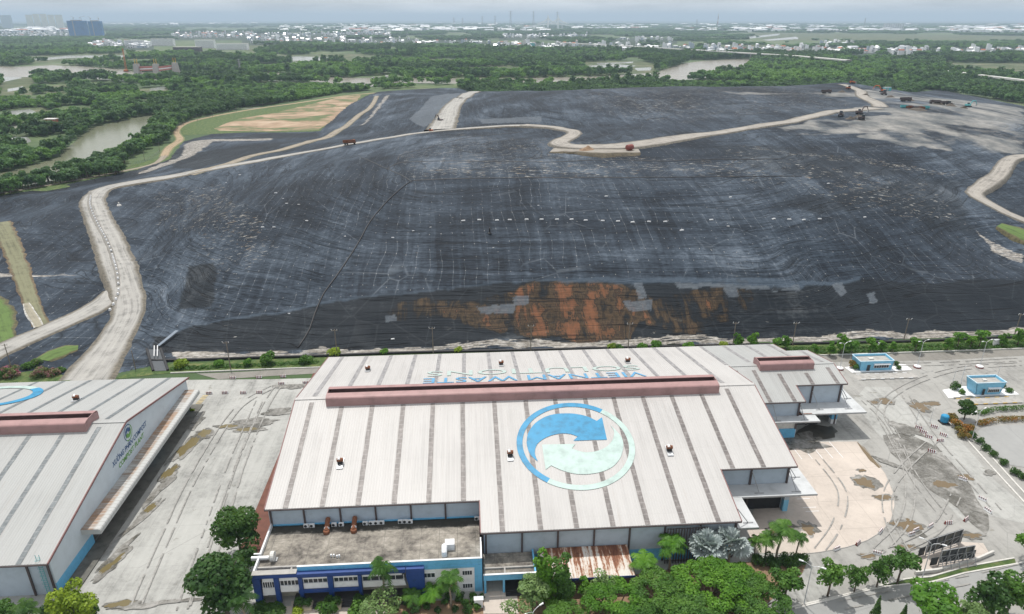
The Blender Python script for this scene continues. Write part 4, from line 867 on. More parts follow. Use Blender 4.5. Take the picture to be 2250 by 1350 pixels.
def canopy_mat():
    g = N('stained_canopy'); p = g.pos(); s = g.sep(p); f = g.noise(g.map(p, (.25, 1.4, 1)), 1.0, 5, .7); q = g.noise(p, .12, 3)
    a = g.math('SUBTRACT', -75.6, s[0]); k = g.math('MULTIPLY', g.ramp(a, [(.0, 0), (.45, 1)]), g.ramp(g.math('ADD', g.math('MULTIPLY', f, .6), g.math('MULTIPLY', q, .4)), [(.42, .15), (.58, 1)]))
    k = g.math('MULTIPLY', k, g.math('GREATER_THAN', s[2], 6.1))
    seam = g.math('LESS_THAN', g.math('FRACT', g.math('MULTIPLY', s[1], 1 / 1.1)), .12)
    col = g.mix(k, (.46, .47, .46), g.ramp(q, [(.4, (.17, .13, .1)), (.6, (.3, .19, .12))])); col = g.mix(g.math('MULTIPLY', seam, .4), col, (.16, .13, .11))
    g.col(col); g.set(Roughness=.75); return g.m
mb.build('canopy', canopy_mat(), cpn)
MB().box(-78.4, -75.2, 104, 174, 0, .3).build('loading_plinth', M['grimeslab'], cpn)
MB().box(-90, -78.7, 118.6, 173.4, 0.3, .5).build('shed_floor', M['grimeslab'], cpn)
for y0, y1 in ((144.5, 152.8), (168.8, 171.6)): MB().box(-78.6, -78.35, y0, y1, .3, 3.6).build('painted_wall_base', M['lblue'], cpn); MB().box(-78.6, -78.35, y0, y1, 3.6, 5.2).build('wall', M['wallgrey'], cpn)
for y in (144.1, 153.2, 161, 168.4, 172): MB().box(-78.5, -78.0, y - .25, y + .25, .3, 5).build('column', M['dark'], cpn)
M['wallblue'] = plain('wall_lettering_blue', (.03, .09, .22), .6, .06); M['wallgreen'] = plain('wall_lettering_green', (.13, .32, .07), .6, .08)
def sign_xy(s, m, y0, z0, wd, h): lettering('wall_lettering', s, m, cpn, (-78.37, y0, z0), (0, 1, 0), (0, 0, 1), wd, h, .22, bold=.03)
sign_xy('XƯỞNG PHÂN COMPOST', M['wallblue'], 131.0, 9.75, 17.6, 1.2); sign_xy('COMPOST PLANT', M['wallgreen'], 133.4, 7.95, 13.0, 1.15)
def wall_emblem(cy, cz, r):
    def arc(a0, a1, r0, r1, m):
        n = 24; vs = []
        for i in range(n + 1):
            a = R(a0 + (a1 - a0) * i / n)
            for q in (r0, r1): vs.append((-78.365, cy + q * math.cos(a), cz + q * math.sin(a)))
        MB().add(vs, [(i * 2, i * 2 + 1, i * 2 + 3, i * 2 + 2) for i in range(n)]).build('emblem_ring', m, cpn)
    arc(45, 225, r * .88, r, M['wallblue']); arc(225, 405, r * .88, r, M['wallgreen'])
    U = [(-.62, -.4), (-.72, 0), (-.55, .42), (-.2, .66), (.2, .6), (.42, .42), (.55, .52), (.6, -.02), (.02, .0), (.14, .12), (-.1, .2), (-.4, .05), (-.52, -.2)]
    facet('emblem_arrow', [(-78.365, cy + a * r, cz + b * r) for a, b in U], M['wallblue'], cpn); facet('emblem_arrow', [(-78.365, cy - a * r, cz - b * r) for a, b in U], M['wallgreen'], cpn)
wall_emblem(140.0, 13.0, 1.95)
n = 26; cx, cyy = -121.6, 161.5          # part of the roof emblem at the frame's left edge
for a0, a1, m in ((-130, 50, M['emblem']), (50, 230, M['mint'])):
    vs = []
    for i in range(n + 1):
        a = R(a0 + (a1 - a0) * i / n)
        for r in (9.2, 11.6): x, y = cx + r * math.cos(a), cyy + r * math.sin(a) * .8; vs.append((x, y, zf(y, ZC, YC) + .17))
    MB().add(vs, [(i * 2, i * 2 + 1, i * 2 + 3, i * 2 + 2) for i in range(n)]).build('emblem_ring', m, cpn)
p = at(168, 874, 13.2); roof_turbine(p.x, 156.5, ZC, YC, 'roof extractor on the grey compost shed roof')
mb = MB()
for z in np.arange(.5, 9.5, .45): mb.box(-80.2, -79.6, 104.55, 104.62, z, z + .05)
for x in (-80.25, -79.6): mb.box(x, x + .06, 104.5, 104.58, .2, 9.8)
for z in np.arange(2.5, 9.6, .9): mb.tube([(-80.25, 104.5, z), (-80.2, 104.0, z), (-79.65, 104.0, z), (-79.6, 104.5, z)], .03, 4)
mb.build('cage_ladder', M['teal'], cpn)

# office annex
of = tag(empty('office_block', (0, 0, 0)), 'two-storey blue and white office annex with a stained flat roof', 'office building')
def flatroof_mat():
    g = N('stained_flat_roof'); p = g.pos(); f = g.noise(p, .25, 7, .7, .3); f2 = g.noise(p, 1.2, 4, .7); s = g.sep(p)
    k = g.math('ADD', g.math('MULTIPLY', f, .7), g.math('MULTIPLY', f2, .3)); col = g.ramp(k, [(.36, (.055, .05, .044)), (.46, (.17, .155, .135)), (.54, (.26, .24, .205)), (.64, (.38, .35, .31))])
    moss = g.ramp(g.math('ADD', g.noise(p, .35, 6, .7), g.math('MULTIPLY', g.math('SUBTRACT', s[1], 111.3), .2)), [(.42, 0), (.56, .9)]); col = g.mix(moss, col, (.022, .022, .017))
    j = g.math('MAXIMUM', g.math('LESS_THAN', g.math('FRACT', g.math('MULTIPLY', s[0], 1 / 3.55)), .022), g.math('LESS_THAN', g.math('FRACT', g.math('MULTIPLY', s[1], 1 / 4.2)), .02)); col = g.mix(g.math('MULTIPLY', j, .55), col, (.05, .05, .045))
    g.col(col); g.set(Roughness=.93); return g.m
M['flatroof'] = flatroof_mat(); OX0, OX1, OY0, OY1, OZ = -40.6, 1.1, 100.4, 113.6, 6.4
MB().box(OX0 + .3, OX1 - .3, OY0 + 1.9, OY1, OZ - .3, OZ).build('roof_slab', M['flatroof'], of)
MB().box(OX0 + .3, OX1 - .3, OY0 + .25, OY0 + 1.55, OZ - 1.2, OZ - .75).build('gutter_bay', M['flatroof'], of)
mb = MB(); mb.box(OX0 + .3, OX1 - .3, OY0 + 1.55, OY0 + 1.9, OZ - 1.2, OZ + .25)
for x in np.arange(-34, 0, 6.7): mb.box(x - .15, x + .15, OY0 + .25, OY0 + 1.55, OZ - .6, OZ + .15)
mb.build('roof_upstand', M['concrete'], of)
MB().box(-32.6, OX1, OY0, OY0 + .25, OZ - .3, 7.9).build('parapet', M['lblue'], of); MB().box(-32.62, OX1 + .02, OY0 - .03, OY0 + .28, 7.9, 8.0).build('parapet_coping', M['white'], of)
MB().box(OX1 - .25, OX1, OY0 + .26, 106, 0, 7.88).build('side_wall', M['lblue'], of); MB().box(OX1 - .27, OX1 + .02, OY0 + .29, 106, 7.88, 7.98).build('parapet_coping', M['white'], of)
mb = MB(); mb.box(OX0, OX0 + .3, OY0, OY1, 0, 7.1); mb.build('side_wall', M['white'], of); MB().box(OX0 - .02, OX0 + .32, OY0, OY1, 7.1, 7.25).build('parapet_coping', M['galv'], of)
MB().box(OX0 + .3, -12.5, OY0 + 1.2, OY0 + 1.4, 0, 6.2).build('recessed_wall', plain('cream_lobby_wall', (.42, .4, .33), .7, .08), of)
MB().box(OX0, -32.62, OY0 - .9, OY0 + .24, 6.35, 7.2).build('parapet', M['navy'], of)
MB().box(OX0 - .02, -32.62, OY0 - .92, OY0 + .26, 7.2, 7.3).build('parapet_coping', M['concrete'], of)
# right half: white bays with windows
MB().box(-12.5, OX1 - .26, OY0 + .02, OY0 + .25, 0, OZ - .32).build('front_wall', M['white'], of); MB().box(-12.5, OX1, OY0 - .06, OY0 - .002, 5.9, OZ + .05).build('fascia_band', M['lblue'], of); MB().box(-.35, OX1, OY0 - .06, OY0 - .002, 0, 5.88).build('fascia_band', M['lblue'], of)
def window(par, x0, x1, y, z0, z1, n=4, fm='white'):
    f = MB(); t = .07
    f.box(x0, x1, y - .09, y, z0 - t, z0); f.box(x0, x1, y - .09, y, z1, z1 + t)
    for i in range(n + 1): x = x0 + (x1 - x0) * i / n; f.box(x - t / 2, x + t / 2, y - .085, y, z0, z1)
    fr = f.build('window', M[fm], par); MB().box(x0, x1, y - .03, y - .005, z0, z1).build('pane', M['glass'], fr); return fr
for x0, x1, z in ((-10.6, -7.7, 4.0), (-2.6, -.8, 4.15), (-2.6, -.8, 1.0)): window(of, x0, x1 , OY0 + .015, z, z + 1.0)
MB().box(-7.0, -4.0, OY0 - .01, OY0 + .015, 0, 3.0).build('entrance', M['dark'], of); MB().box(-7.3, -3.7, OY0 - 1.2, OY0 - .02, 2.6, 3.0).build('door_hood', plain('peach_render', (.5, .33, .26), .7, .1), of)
# left half: deep navy frame with hung white window boxes
fy = OY0 - .9
MB().box(-32.6, -13.0, fy, OY0 - .01, 6.15, 7.0).build('frame_beam', M['navy'], of); MB().box(-32.6, -21.1, fy - .02, OY0 - .6, 2.55, 3.2).build('frame_beam', M['navy'], of)
for a, b in ((-40.6, -39.3), (-36.8, -35.95), (-32.45, -31.75), (-27.2, -26.25), (-21.7, -21.05)): MB().hexa([(a, fy, 0), (b - .1, fy, 0), (b - .1, OY0 - .01, 0), (a, OY0 - .01, 0)], [(a, fy, 6.3), (b, fy, 6.3), (b, OY0 - .01, 6.3), (a, OY0 - .01, 6.3)]).build('frame_column', M['navy'], of)
MB().prism([(-12.0, 0), (-9.6, 0), (-9.6, 6.98), (-12.9, 6.98), (-12.9, 5.0)], 'y', fy, OY0 - .01).build('frame_column', M['navy'], of)
def bay(x0, x1, z0, z1, slant0=0, slant1=0):
    zm0, zm1 = z0 + (z1 - z0) * .42, z0 + (z1 - z0) * .78; y0, y1 = OY0 - .55, OY0 + 1.15
    L = lambda z: x0 + slant0 * (z - z0) / (z1 - z0); Q = lambda z: x1 + slant1 * (z - z0) / (z1 - z0)
    b = MB()
    for a, c in ((z0, zm0), (zm1, z1)): b.hexa([(L(a), y0, a), (Q(a), y0, a), (Q(a), y1, a), (L(a), y1, a)], [(L(c), y0, c), (Q(c), y0, c), (Q(c), y1, c), (L(c), y1, c)])
    bx = b.build('window_box', M['white'], of); MB().box(L(zm0) + .12, Q(zm0) - .12, y0 + .22, y0 + .26, zm0, zm1).build('pane', M['glass'], bx)
    m = MB(); n = 5
    for i in range(n + 1): x = L(zm0) + .06 + (Q(zm0) - L(zm0) - .12) * i / n; m.box(x - .05, x + .05, y0 + .14, y0 + .2, zm0, zm1)
    m.build('mullion', M['white'], bx)
bay(-39.2, -36.85, 2.1, 6.1, .3, -.1); bay(-35.9, -32.5, 2.7, 6.1); bay(-31.7, -27.25, 3.25, 6.1); bay(-26.2, -21.75, 3.25, 6.1); bay(-21.0, -13.0, 2.9, 6.1, 0, -.9)
MB().box(-39, -36.9, OY0 + 1.1, OY0 + 1.19, .3, 2.8).build('glazed_front', M['glass'], of)
mb = MB()
for i in range(4): mb.box(-33.8, -13.2, OY0 - 2.4 + .45 * i, OY0 + 1.2, .15 * i, .15 * (i + 1) - .002)
mb.build('entrance_steps', plain('dark_granite', (.05, .05, .055), .5, .1), of)
for x in (-31.7, -26.4, -21.1): MB().box(x - 1.5, x + 1.5, OY0 - 2.9, OY0 - 1.0, 0, .85).build('planter', plain('beige_planter_%d' % int(-x), (.5, .44, .34), .8, .1), of)
# link porch
po = tag(empty('link_porch', (0, 0, 0)), 'low light-blue link porch with open roof bays between office and rusty lean-to', 'porch')
MB().box(1.4, 11.0, 100.2, 106.0, 3.6, 3.85).build('roof_slab', M['flatroof'], po)
mb = MB(); mb.box(1.3, 11.2, 99.6, 99.9, 3.2, 4.5); mb.box(10.9, 11.2, 99.9, 106, 3.2, 4.5); mb.build('parapet', M['lblue'], po); MB().box(1.28, 11.22, 99.57, 99.93, 4.5, 4.6).build('parapet_coping', M['white'], po)
mb = MB(); mb.box(1.4, 10.9, 101.7, 102, 3.85, 4.2); mb.box(5.2, 5.5, 99.9, 101.7, 3.85, 4.2); mb.build('roof_beam', M['concrete'], po)
for x in (1.4, 4.9, 10.8): MB().box(x, x + .4, 99.62, 100.1, 0, 3.2).build('column', M['lblue'], po)
MB().box(1.4, 11, 103.5, 103.7, 0, 3.6).build('back_wall', plain('beige_porch_wall', (.45, .42, .36), .75, .08), po)
mb = MB()
for i in range(4): mb.box(5.4, 10.8, 98.6 + .35 * i, 103.4, .15 * i, .15 * i + .148)
mb.build('steps', M['dark'], po); window(po, 5.6, 6.6, 103.49, 2.3, 3.1, 2)
# rusty lean-to
def rusty_mat():
    g = N('rusty_corrugated_sheet'); p = g.pos(); s = g.sep(p)
    f = g.noise(g.map(p, (1.25, .08, .08)), 1.0, 5, .6); f2 = g.noise(g.map(p, (2.5, 1.2, 1)), 1.0, 6, .75)
    k = g.math('ADD', g.math('MULTIPLY', f, .75), g.math('MULTIPLY', f2, .35))
    k = g.math('ADD', k, g.math('MULTIPLY', g.math('SUBTRACT', s[1], 102.2), .012))
    g.col(g.ramp(k, [(.48, (.6, .57, .53)), (.53, (.48, .36, .28)), (.57, (.24, .1, .05)), (.68, (.12, .045, .025))])); g.set(Roughness=.75); return g.m
lt = tag(empty('lean_to', (0, 0, 0)), 'low lean-to shed with rust-streaked white corrugated roof', 'lean-to shed')
mb = MB(); SLs, = (SL,)
n = 54; vs, fs = [], []
for i in range(n * 2 + 1):
    x = 12.3 + 17.4 * i / (2 * n); d = .05 * (i % 2)
    vs += [(x, 105.95, 4.55 + d), (x, 98.6, 3.75 + d)]
for i in range(2 * n): fs.append((i * 2, i * 2 + 1, i * 2 + 3, i * 2 + 2))
mb.add(vs, fs); mb.box(12.3, 29.7, 98.6, 105.9, 3.35, 3.4); mb.build('roof', rusty_mat(), lt)
MB().box(12.3, 29.75, 98.5, 98.58, 3.3, 3.78).build('fascia', M['navy'], lt)
for x in (12.6, 18.2, 23.8, 29.4): MB().box(x - .1, x + .1, 98.7, 98.9, 0, 3.34).build('post', M['navy'], lt)
# lattice screen by the palms
mb = MB()
for x in np.arange(37.4, 45.4, .55): mb.box(x - .09, x + .09, 105.1, 105.3, 0, 8.6)
for z in (.4, 4, 8.3): mb.box(37.3, 45.4, 105.32, 105.4, z, z + .15)
tag(mb.build('slatted_screen', M['brownsteel']), 'tall slatted dark screen against the shed wall behind the palms', 'screen')
# plant on the office roof
def ac(x, y, z, label, rz=0):
    e = tag(empty('air_conditioner', (x, y, z), rz), label, 'air conditioner', 'outdoor air conditioners along the shed wall')
    MB().box(-.5, .5, -.2, .2, .08, .82).build('casing', M['white'], e); mb = MB(); mb.lathe([(.3, 0), (.3, .03)], 14); mb.T = None
    o = mb.build('fan_grille', M['dark'], e); o.rotation_euler = (math.pi / 2, 0, 0); o.location = (-.12, -.2, .45)
    mb = MB(); mb.box(-.4, -.32, -.22, .22, 0, .08); mb.box(.32, .4, -.22, .22, 0, .08); mb.build('foot', M['steel'], e); return e
spec = [(675, 1149, 'first outdoor unit from the left, white, under the shed eave'), (688, 1148, 'second outdoor unit from the left, beside the left brown post'), (736, 1146, 'outdoor unit just right of the left rusty duct'), (752, 1145, 'outdoor unit standing between the two rusty ducts, nearer the right one'), (804, 1143, 'outdoor unit right of the right rusty duct, nearest to it'), (817, 1143, 'outdoor unit second right of the right rusty duct'), (828, 1143, 'outdoor unit third right of the right rusty duct'), (840, 1142, 'outdoor unit fourth right of the right rusty duct, beside a brown post'), (881, 1140, 'left one of the trio of outdoor units in mid roof'), (891, 1140, 'middle one of the trio of outdoor units in mid roof'), (902, 1139, 'right one of the trio of outdoor units in mid roof'), (1048, 1132, 'small outdoor unit in the right corner of the office roof')]
for px, py, L in spec:
    p = at(px, py + 5, OZ); ac(p.x, 112.9 if px < 900 or px > 1000 else 112.8, OZ, L)
def duct(px, py, L):
    p = at(px, py, OZ); e = tag(empty('rusty_duct', (p.x, 111.6, OZ)), L, 'duct')
    MB().tube([(0, 1.9, 1.5), (0, 1.2, 1.3), (0, .2, .9), (0, -.5, .5)], [.5, .5, .48, .5], 10).build('duct_run', M['rust'], e); MB().lathe([(.62, 0), (.66, .3), (.6, .62), (.4, .72)], 12, (0, -.6)).build('fan_casing', M['rust'], e)
    MB().tube([(0, -.2, .55), (0, .1, .75)], .56, 12).build('clamp_band', M['galv'], e)
duct(722, 1155, 'rusty round duct climbing to the shed wall, left of two'); duct(781, 1152, 'rusty round duct climbing to the shed wall, right of two')
e = tag(empty('white_fan_duct', at(985, 1215, OZ - .2)), 'white sheet-metal fan box with bent duct at the office roof edge', 'fan duct')
MB().box(-.6, 1.2, .4, 2.0, .2, 1.6).build('fan_box', M['white'], e); MB().tube([(-.7, .5, 1.3), (-.7, -.3, 1.35), (-.7, -.9, 1.0), (-.7, -1.1, .2)], .55, 10).build('duct_bend', M['white'], e)
e = tag(empty('blower', at(585, 1232, OZ)), 'galvanised blower with long horizontal duct on the office roof corner', 'blower')
MB().tube([(-2.6, 0, .6), (.6, 0, .6)], .42, 10).build('duct_run', M['galv'], e); o = MB().lathe([(.95, -.35), (.95, .35)], 16).build('fan_scroll', M['offwhite'], e); o.rotation_euler = (0, math.pi / 2, 0); o.location = (1.3, 0, .95)
MB().box(.8, 2.1, -.5, .5, 0, .25).build('skid', M['steel'], e); MB().box(-2.3, -.9, .5, .75, 1.0, 1.2).build('motor_cover', M['white'], e)
for i, (px, py) in enumerate(((728, 1224), (734, 1224), (741, 1226), (746, 1225))):
    tag(MB().lathe([(.12, 0), (.12, .4), (.2, .42), (.17, .6), (.05, .64)], 8).build('vent_pipe', M['white']), 'small capped white vent pipe in the row on the office roof', 'vent pipe', 'vent pipes on the office roof').location = at(px, py, OZ)
# ------------------------------------------------------------------ plants
rng = np.random.default_rng(11)
def leaves(P, Nn, size, bend=.25):
    """leaf clusters as small bent quads at points P facing Nn"""
    n = len(P); r = rng.normal(size=(n, 3)); t = np.cross(Nn, r); t /= np.linalg.norm(t, axis=1, keepdims=True) + 1e-9
    b = np.cross(Nn, t); s = size * rng.uniform(.55, 1.35, (n, 1)); s2 = s * rng.uniform(.6, 1.0, (n, 1))
    V = np.stack([P - t * s - b * s2 * .6, P + t * s * .3 - b * s2 + Nn * s * bend, P + t * s + b * s2 * .6, P - t * s * .3 + b * s2 + Nn * s * bend * .5], 1).reshape(-1, 3)
    return V, np.arange(4 * n).reshape(-1, 4)
def blobpts(blobs, n):
    """points spread through the outer half of a set of ellipsoids, none deep inside another"""
    B = np.array(blobs); ar = (B[:, 3] * B[:, 4] + B[:, 3] * B[:, 5]) ; pr = ar / ar.sum()
    k = rng.choice(len(B), n, p=pr); d = rng.normal(size=(n, 3)); d /= np.linalg.norm(d, axis=1, keepdims=True)
    d[:, 2] = np.where(d[:, 2] < -.35, -d[:, 2], d[:, 2]); rr = rng.uniform(.7, 1.03, (n, 1))
    P = B[k, :3] + d * B[k, 3:6] * rr; nn = d / B[k, 3:6]; nn /= np.linalg.norm(nn, axis=1, keepdims=True)
    nn = nn + rng.normal(size=(n, 3)) * .55 + np.array([0, 0, .25]); nn /= np.linalg.norm(nn, axis=1, keepdims=True)
    return P, nn
def crown(name, blobs, n, size, m):
    P, nn = blobpts(blobs, n); V, Q = leaves(P, nn, size); return npmesh(name, V, Q, [m])
def lobes(k, R_, h, z0, rl, flat=.7, inner=True):
    out = []
    for i in range(k):
        a = 2 * math.pi * (i + random.random() * .8) / k; t = random.uniform(.35, .8); zz = random.uniform(.15, .85)
        q = math.sqrt(max(.1, 1 - (zz - .4) ** 2 * 1.6)); r = rl * random.uniform(.75, 1.2)
        out.append((math.cos(a) * R_ * t * q, math.sin(a) * R_ * t * q, z0 + h * zz, r, r * random.uniform(.85, 1.1), r * flat))
    if inner: out.append((0, 0, z0 + h * .55, R_ * .55, R_ * .55, h * .42))
    return out
def trunk(H_, r, limbs=5, spread=2.0, top=None, m='bark'):
    mb = MB(); top = top or H_ * .55; mb.tube([(0, 0, -.2), (.05, .02, top * .5), (-.04, .05, top)], [r * 1.25, r, r * .8], 7)
    for i in range(limbs):
        a = 2 * math.pi * i / limbs + random.random(); b = top * random.uniform(.6, .95)
        mb.tube([(0, 0, b), (math.cos(a) * spread * .45, math.sin(a) * spread * .45, b + (H_ - b) * .45), (math.cos(a) * spread, math.sin(a) * spread, b + (H_ - b) * .8)], [r * .6, r * .4, r * .15], 5, False)
    o = mb.build('trunk', M[m], smooth=True); me = o.data; bpy.data.objects.remove(o); return me
PROTO = {}
def proto(kind, parts): PROTO.setdefault(kind, []).append(parts)
for v in range(2):
    proto('round', [('trunk', trunk(9, .26, 6, 2.4)), ('crown', crown('crown', lobes(13, 4.2, 6.4, 3.0, 1.75, .75), 4200, .27, M['leaf_dark']))])
    proto('street', [('trunk', trunk(6, .14, 5, 1.3)), ('crown', crown('crown', lobes(11, 2.3, 4.2, 2.2, 1.0, .8, False) + [(0, 0, 4.4, 1.2, 1.2, 1.5)], 1500, .2, M['leaf_mid']))])
    proto('umbrella', [('trunk', trunk(8, .4, 8, 5.0, 3.0)), ('crown', crown('crown', [(math.cos(a) * r, math.sin(a) * r, 8.6 - .055 * r * r + random.uniform(-.5, .5), s, s, s * .55) for a, r, s in [(random.uniform(0, 6.28), 6.6 * math.sqrt(random.random()), random.uniform(1.1, 1.9)) for _ in range(46)]], 11000, .2, M['leaf_bright']))])
    proto('column', [('trunk', trunk(9, .14, 4, .8, 5)), ('crown', crown('crown', [(random.uniform(-.7, .7), random.uniform(-.7, .7), 1.6 + 7.6 * i / 12, 1.5 - .06 * i + random.uniform(-.25, .25), 1.4 - .06 * i, 1.0) for i in range(13)], 2600, .21, M['leaf_bright']))])
    proto('airy', [('trunk', trunk(6, .09, 7, 1.7, 2.4)), ('crown', crown('crown', lobes(14, 2.7, 4.8, 1.2, .95, .9, False), 1500, .13, M['leaf_grey']))])
    proto('bush', [('stem', trunk(1.2, .06, 4, .5)), ('foliage', crown('foliage', lobes(7, .75, 1.1, .15, .55, .85), 620, .12, M['leaf_mid']))])
    proto('darkbush', [('stem', trunk(1.2, .06, 4, .5)), ('foliage', crown('foliage', lobes(8, .9, 1.3, .1, .6, .85), 620, .13, M['leaf_dark']))])
    proto('redbush', [('stem', trunk(1.2, .06, 4, .5)), ('foliage', crown('foliage', lobes(7, .9, 1.1, .1, .6, .8), 620, .12, M['leaf_red']))])
    proto('pinkbush', [('stem', trunk(2, .08, 4, .9)), ('foliage', crown('foliage', lobes(9, 1.8, 2.0, .2, .9, .8), 1300, .15, M['leaf_pink']))])
    proto('yellow', [('trunk', trunk(6, .2, 6, 1.8)), ('crown', crown('crown', lobes(14, 2.9, 5.4, 1.6, 1.25, .8), 2800, .21, M['leaf_yellow']))])
    proto('conifer', [('trunk', trunk(5, .1, 0)), ('crown', crown('crown', [(0, 0, .8 + 4.6 * i / 9, 1.05 * (1 - i / 10.5), 1.05 * (1 - i / 10.5), .6) for i in range(10)], 1300, .13, M['leaf_dark']))])
    proto('hedgetree', [('trunk', trunk(4, .1, 4, .8)), ('crown', crown('crown', lobes(8, 1.2, 3.2, .9, .75, .9), 800, .18, M['leaf_bright']))])
def palm_crown(nf, L, droop, seed, m, up=.9, lw=.075):
    random.seed(seed); V, Q = [], []
    for i in range(nf):
        a = 2 * math.pi * i / nf + random.uniform(-.2, .2); el = random.uniform(.15, up); ln = L * random.uniform(.8, 1.1)
        d = Vector((math.cos(a), math.sin(a), 0)); side = Vector((-d.y, d.x, 0)); pts = []
        for k in range(11):
            t = k / 10; pts.append(d * ln * (t * math.cos(el) * (1 - .12 * t)) + Vector((0, 0, ln * (math.sin(el) * t - droop * t * t * (1.1 - el * .4)))))
        for k in range(1, 11):
            p, q = pts[k - 1], pts[k]; w_ = .8 * math.sin(min(1, (k + 1.2) / 11) * math.pi) ** .6 * L / 3.2
            for s in (-1, 1):
                for u in (0, .5):
                    o = p.lerp(q, u); tip = o + side * s * w_ * random.uniform(.8, 1.1) + (q - p).normalized() * .35 + Vector((0, 0, -.6 * w_ * random.uniform(.6, 1.4))); e = (q - p).normalized() * lw * 1.4
                    b = len(V); V += [o - e, o + e, tip + e * .4, tip - e * .3]; Q.append((b, b + 1, b + 2, b + 3))
            b = len(V); V += [p - side * .035, q - side * .03, q + side * .03, p + side * .035]; Q.append((b, b + 1, b + 2, b + 3))
    return npmesh('fronds', np.array([tuple(v) for v in V]), np.array(Q), [m])
def palm_trunk(H_, r):
    mb = MB(); pts = [(.12 * math.sin(i), .08 * i / 3, H_ * i / 6) for i in range(7)]; pts[0] = (0, 0, -.2); pts[-1] = (0, 0, H_)
    mb.tube(pts, [r * 1.5, r * 1.1, r, r, r * .95, r * .9, r * .8], 8); o = mb.build('trunk', M['palmbark'], smooth=True); me = o.data; bpy.data.objects.remove(o); return me
def placed(me, dz):
    me.transform(Matrix.Translation((0, 0, dz))); return me
for v in range(2):
    proto('palm', [('trunk', palm_trunk(5.6, .17)), ('crownshaft', placed(MB().tube([(0, 0, 0), (0, 0, 1.0)], [.15, .09], 7).build('crownshaft', M['leaf_bright']).data, 5.5)), ('fronds', placed(palm_crown(13, 3.3, .72, 5 + v, M['leaf_mid']), 6.3))])
    proto('youngpalm', [('trunk', palm_trunk(2.2, .12)), ('fronds', placed(palm_crown(11, 2.7, .62, 15 + v, M['leaf_bright']), 2.3))])
for o in [o for o in C.objects if o.name.startswith('crownshaft')]: bpy.data.objects.remove(o)
def fan_crown(nf, r, seed, m):
    random.seed(seed); V, Q = [], []
    for i in range(nf):
        a = random.uniform(0, 6.28); el = random.uniform(-.45, 1.35); d = Vector((math.cos(a) * math.cos(el), math.sin(a) * math.cos(el), math.sin(el)))
        c = d * random.uniform(1.0, 1.7); s = d.cross(Vector((0, 0, 1))).normalized(); u = s.cross(d).normalized(); n = 15; R_ = r * random.uniform(.8, 1.1)
        b = len(V); V += [c - s * .03, c + s * .03, d * .1 + s * .03, d * .1 - s * .03]; Q.append((b, b + 1, b + 2, b + 3))
        for k in range(n):
            an = -2.0 + 4.0 * k / (n - 1); e = d * math.cos(an) + s * math.sin(an); f = s * math.cos(an) - d * math.sin(an); fold = u * (.16 if k % 2 else -.1)
            tip = c + e * R_ * random.uniform(.85, 1.05) + Vector((0, 0, -.2)); md = c + e * R_ * .62
            b = len(V); V += [c, md - f * .13 * R_ + fold, tip, md + f * .13 * R_ - fold * .4]; Q.append((b, b + 1, b + 2, b + 3))
    return npmesh('fan_leaves', np.array([tuple(v) for v in V]), np.array(Q), [m])
for v in range(2): proto('fanpalm', [('trunk', palm_trunk(3.6, .24)), ('fan_leaves', placed(fan_crown(30, 1.5, 31 + v, M['leaf_silver']), 3.8))])
random.seed(21)
NAMES = dict(round='broadleaf_tree', street='street_tree', umbrella='rain_tree', column='columnar_tree', airy='willowy_tree', bush='shrub', darkbush='shrub', redbush='flowering_shrub', pinkbush='flowering_shrub', yellow='yellow_green_tree', conifer='conical_tree', hedgetree='young_tree', palm='palm_tree', youngpalm='young_palm', fanpalm='fan_palm')
CATS = dict(bush='shrub', darkbush='shrub', redbush='shrub', pinkbush='shrub', palm='palm tree', youngpalm='palm tree', fanpalm='palm tree')
def plant(kind, loc, sc=1.0, label=None, group=None, mats=None, v=None):
    ps = PROTO[kind][(random.randrange(len(PROTO[kind])) if v is None else v)]
    e = empty(NAMES[kind], loc, random.uniform(0, 6.28), sc)
    for nm, me in ps:
        o = link(nm, me, e)
        if mats and nm not in ('trunk', 'stem', 'crownshaft'):
            o.data = me.copy() if (me.name, mats) not in _alt else _alt[(me.name, mats)]
            if (me.name, mats) not in _alt: o.data.materials.clear(); o.data.materials.append(M[mats]); _alt[(me.name, mats)] = o.data
    return tag(e, label, CATS.get(kind, 'tree'), group)
_alt = {}
PL = lambda px, py, z=0: tuple(at(px, py, z))
# left yard
plant('round', PL(531, 1222), (1.08, 1.08, 1.16), 'dark broadleaf tree with a split trunk at the office wall corner, upper of two', v=0)
plant('round', PL(500, 1352), (1.45, 1.45, 1.3), 'large dark broadleaf tree left of the office, lower of two', v=1)
plant('street', PL(548, 1262), (1.1, 1.1, 1.0), 'small dense green tree tight against the left office wall', mats='leaf_dark')
plant('palm', PL(542, 1378), (1.25, 1.25, 1.1), 'shaggy palm in front of the navy office corner', mats='leaf_dark')
plant('yellow', PL(178, 1385), 1.3, 'bright yellow-green tree by the compost shed corner')
plant('palm', PL(75, 1395), 1.0, 'dark palm against the compost shed front wall', mats='leaf_dark')
plant('street', PL(10, 1392), 1.1, 'green tree in the lower left corner under the shed wall')
for i, (px, py) in enumerate(((112, 1352), (140, 1360), (200, 1362), (30, 1365))): plant('darkbush', PL(px, py), 1.6, 'dark bush in the shade at the foot of the compost shed', 'bushes under the compost shed')
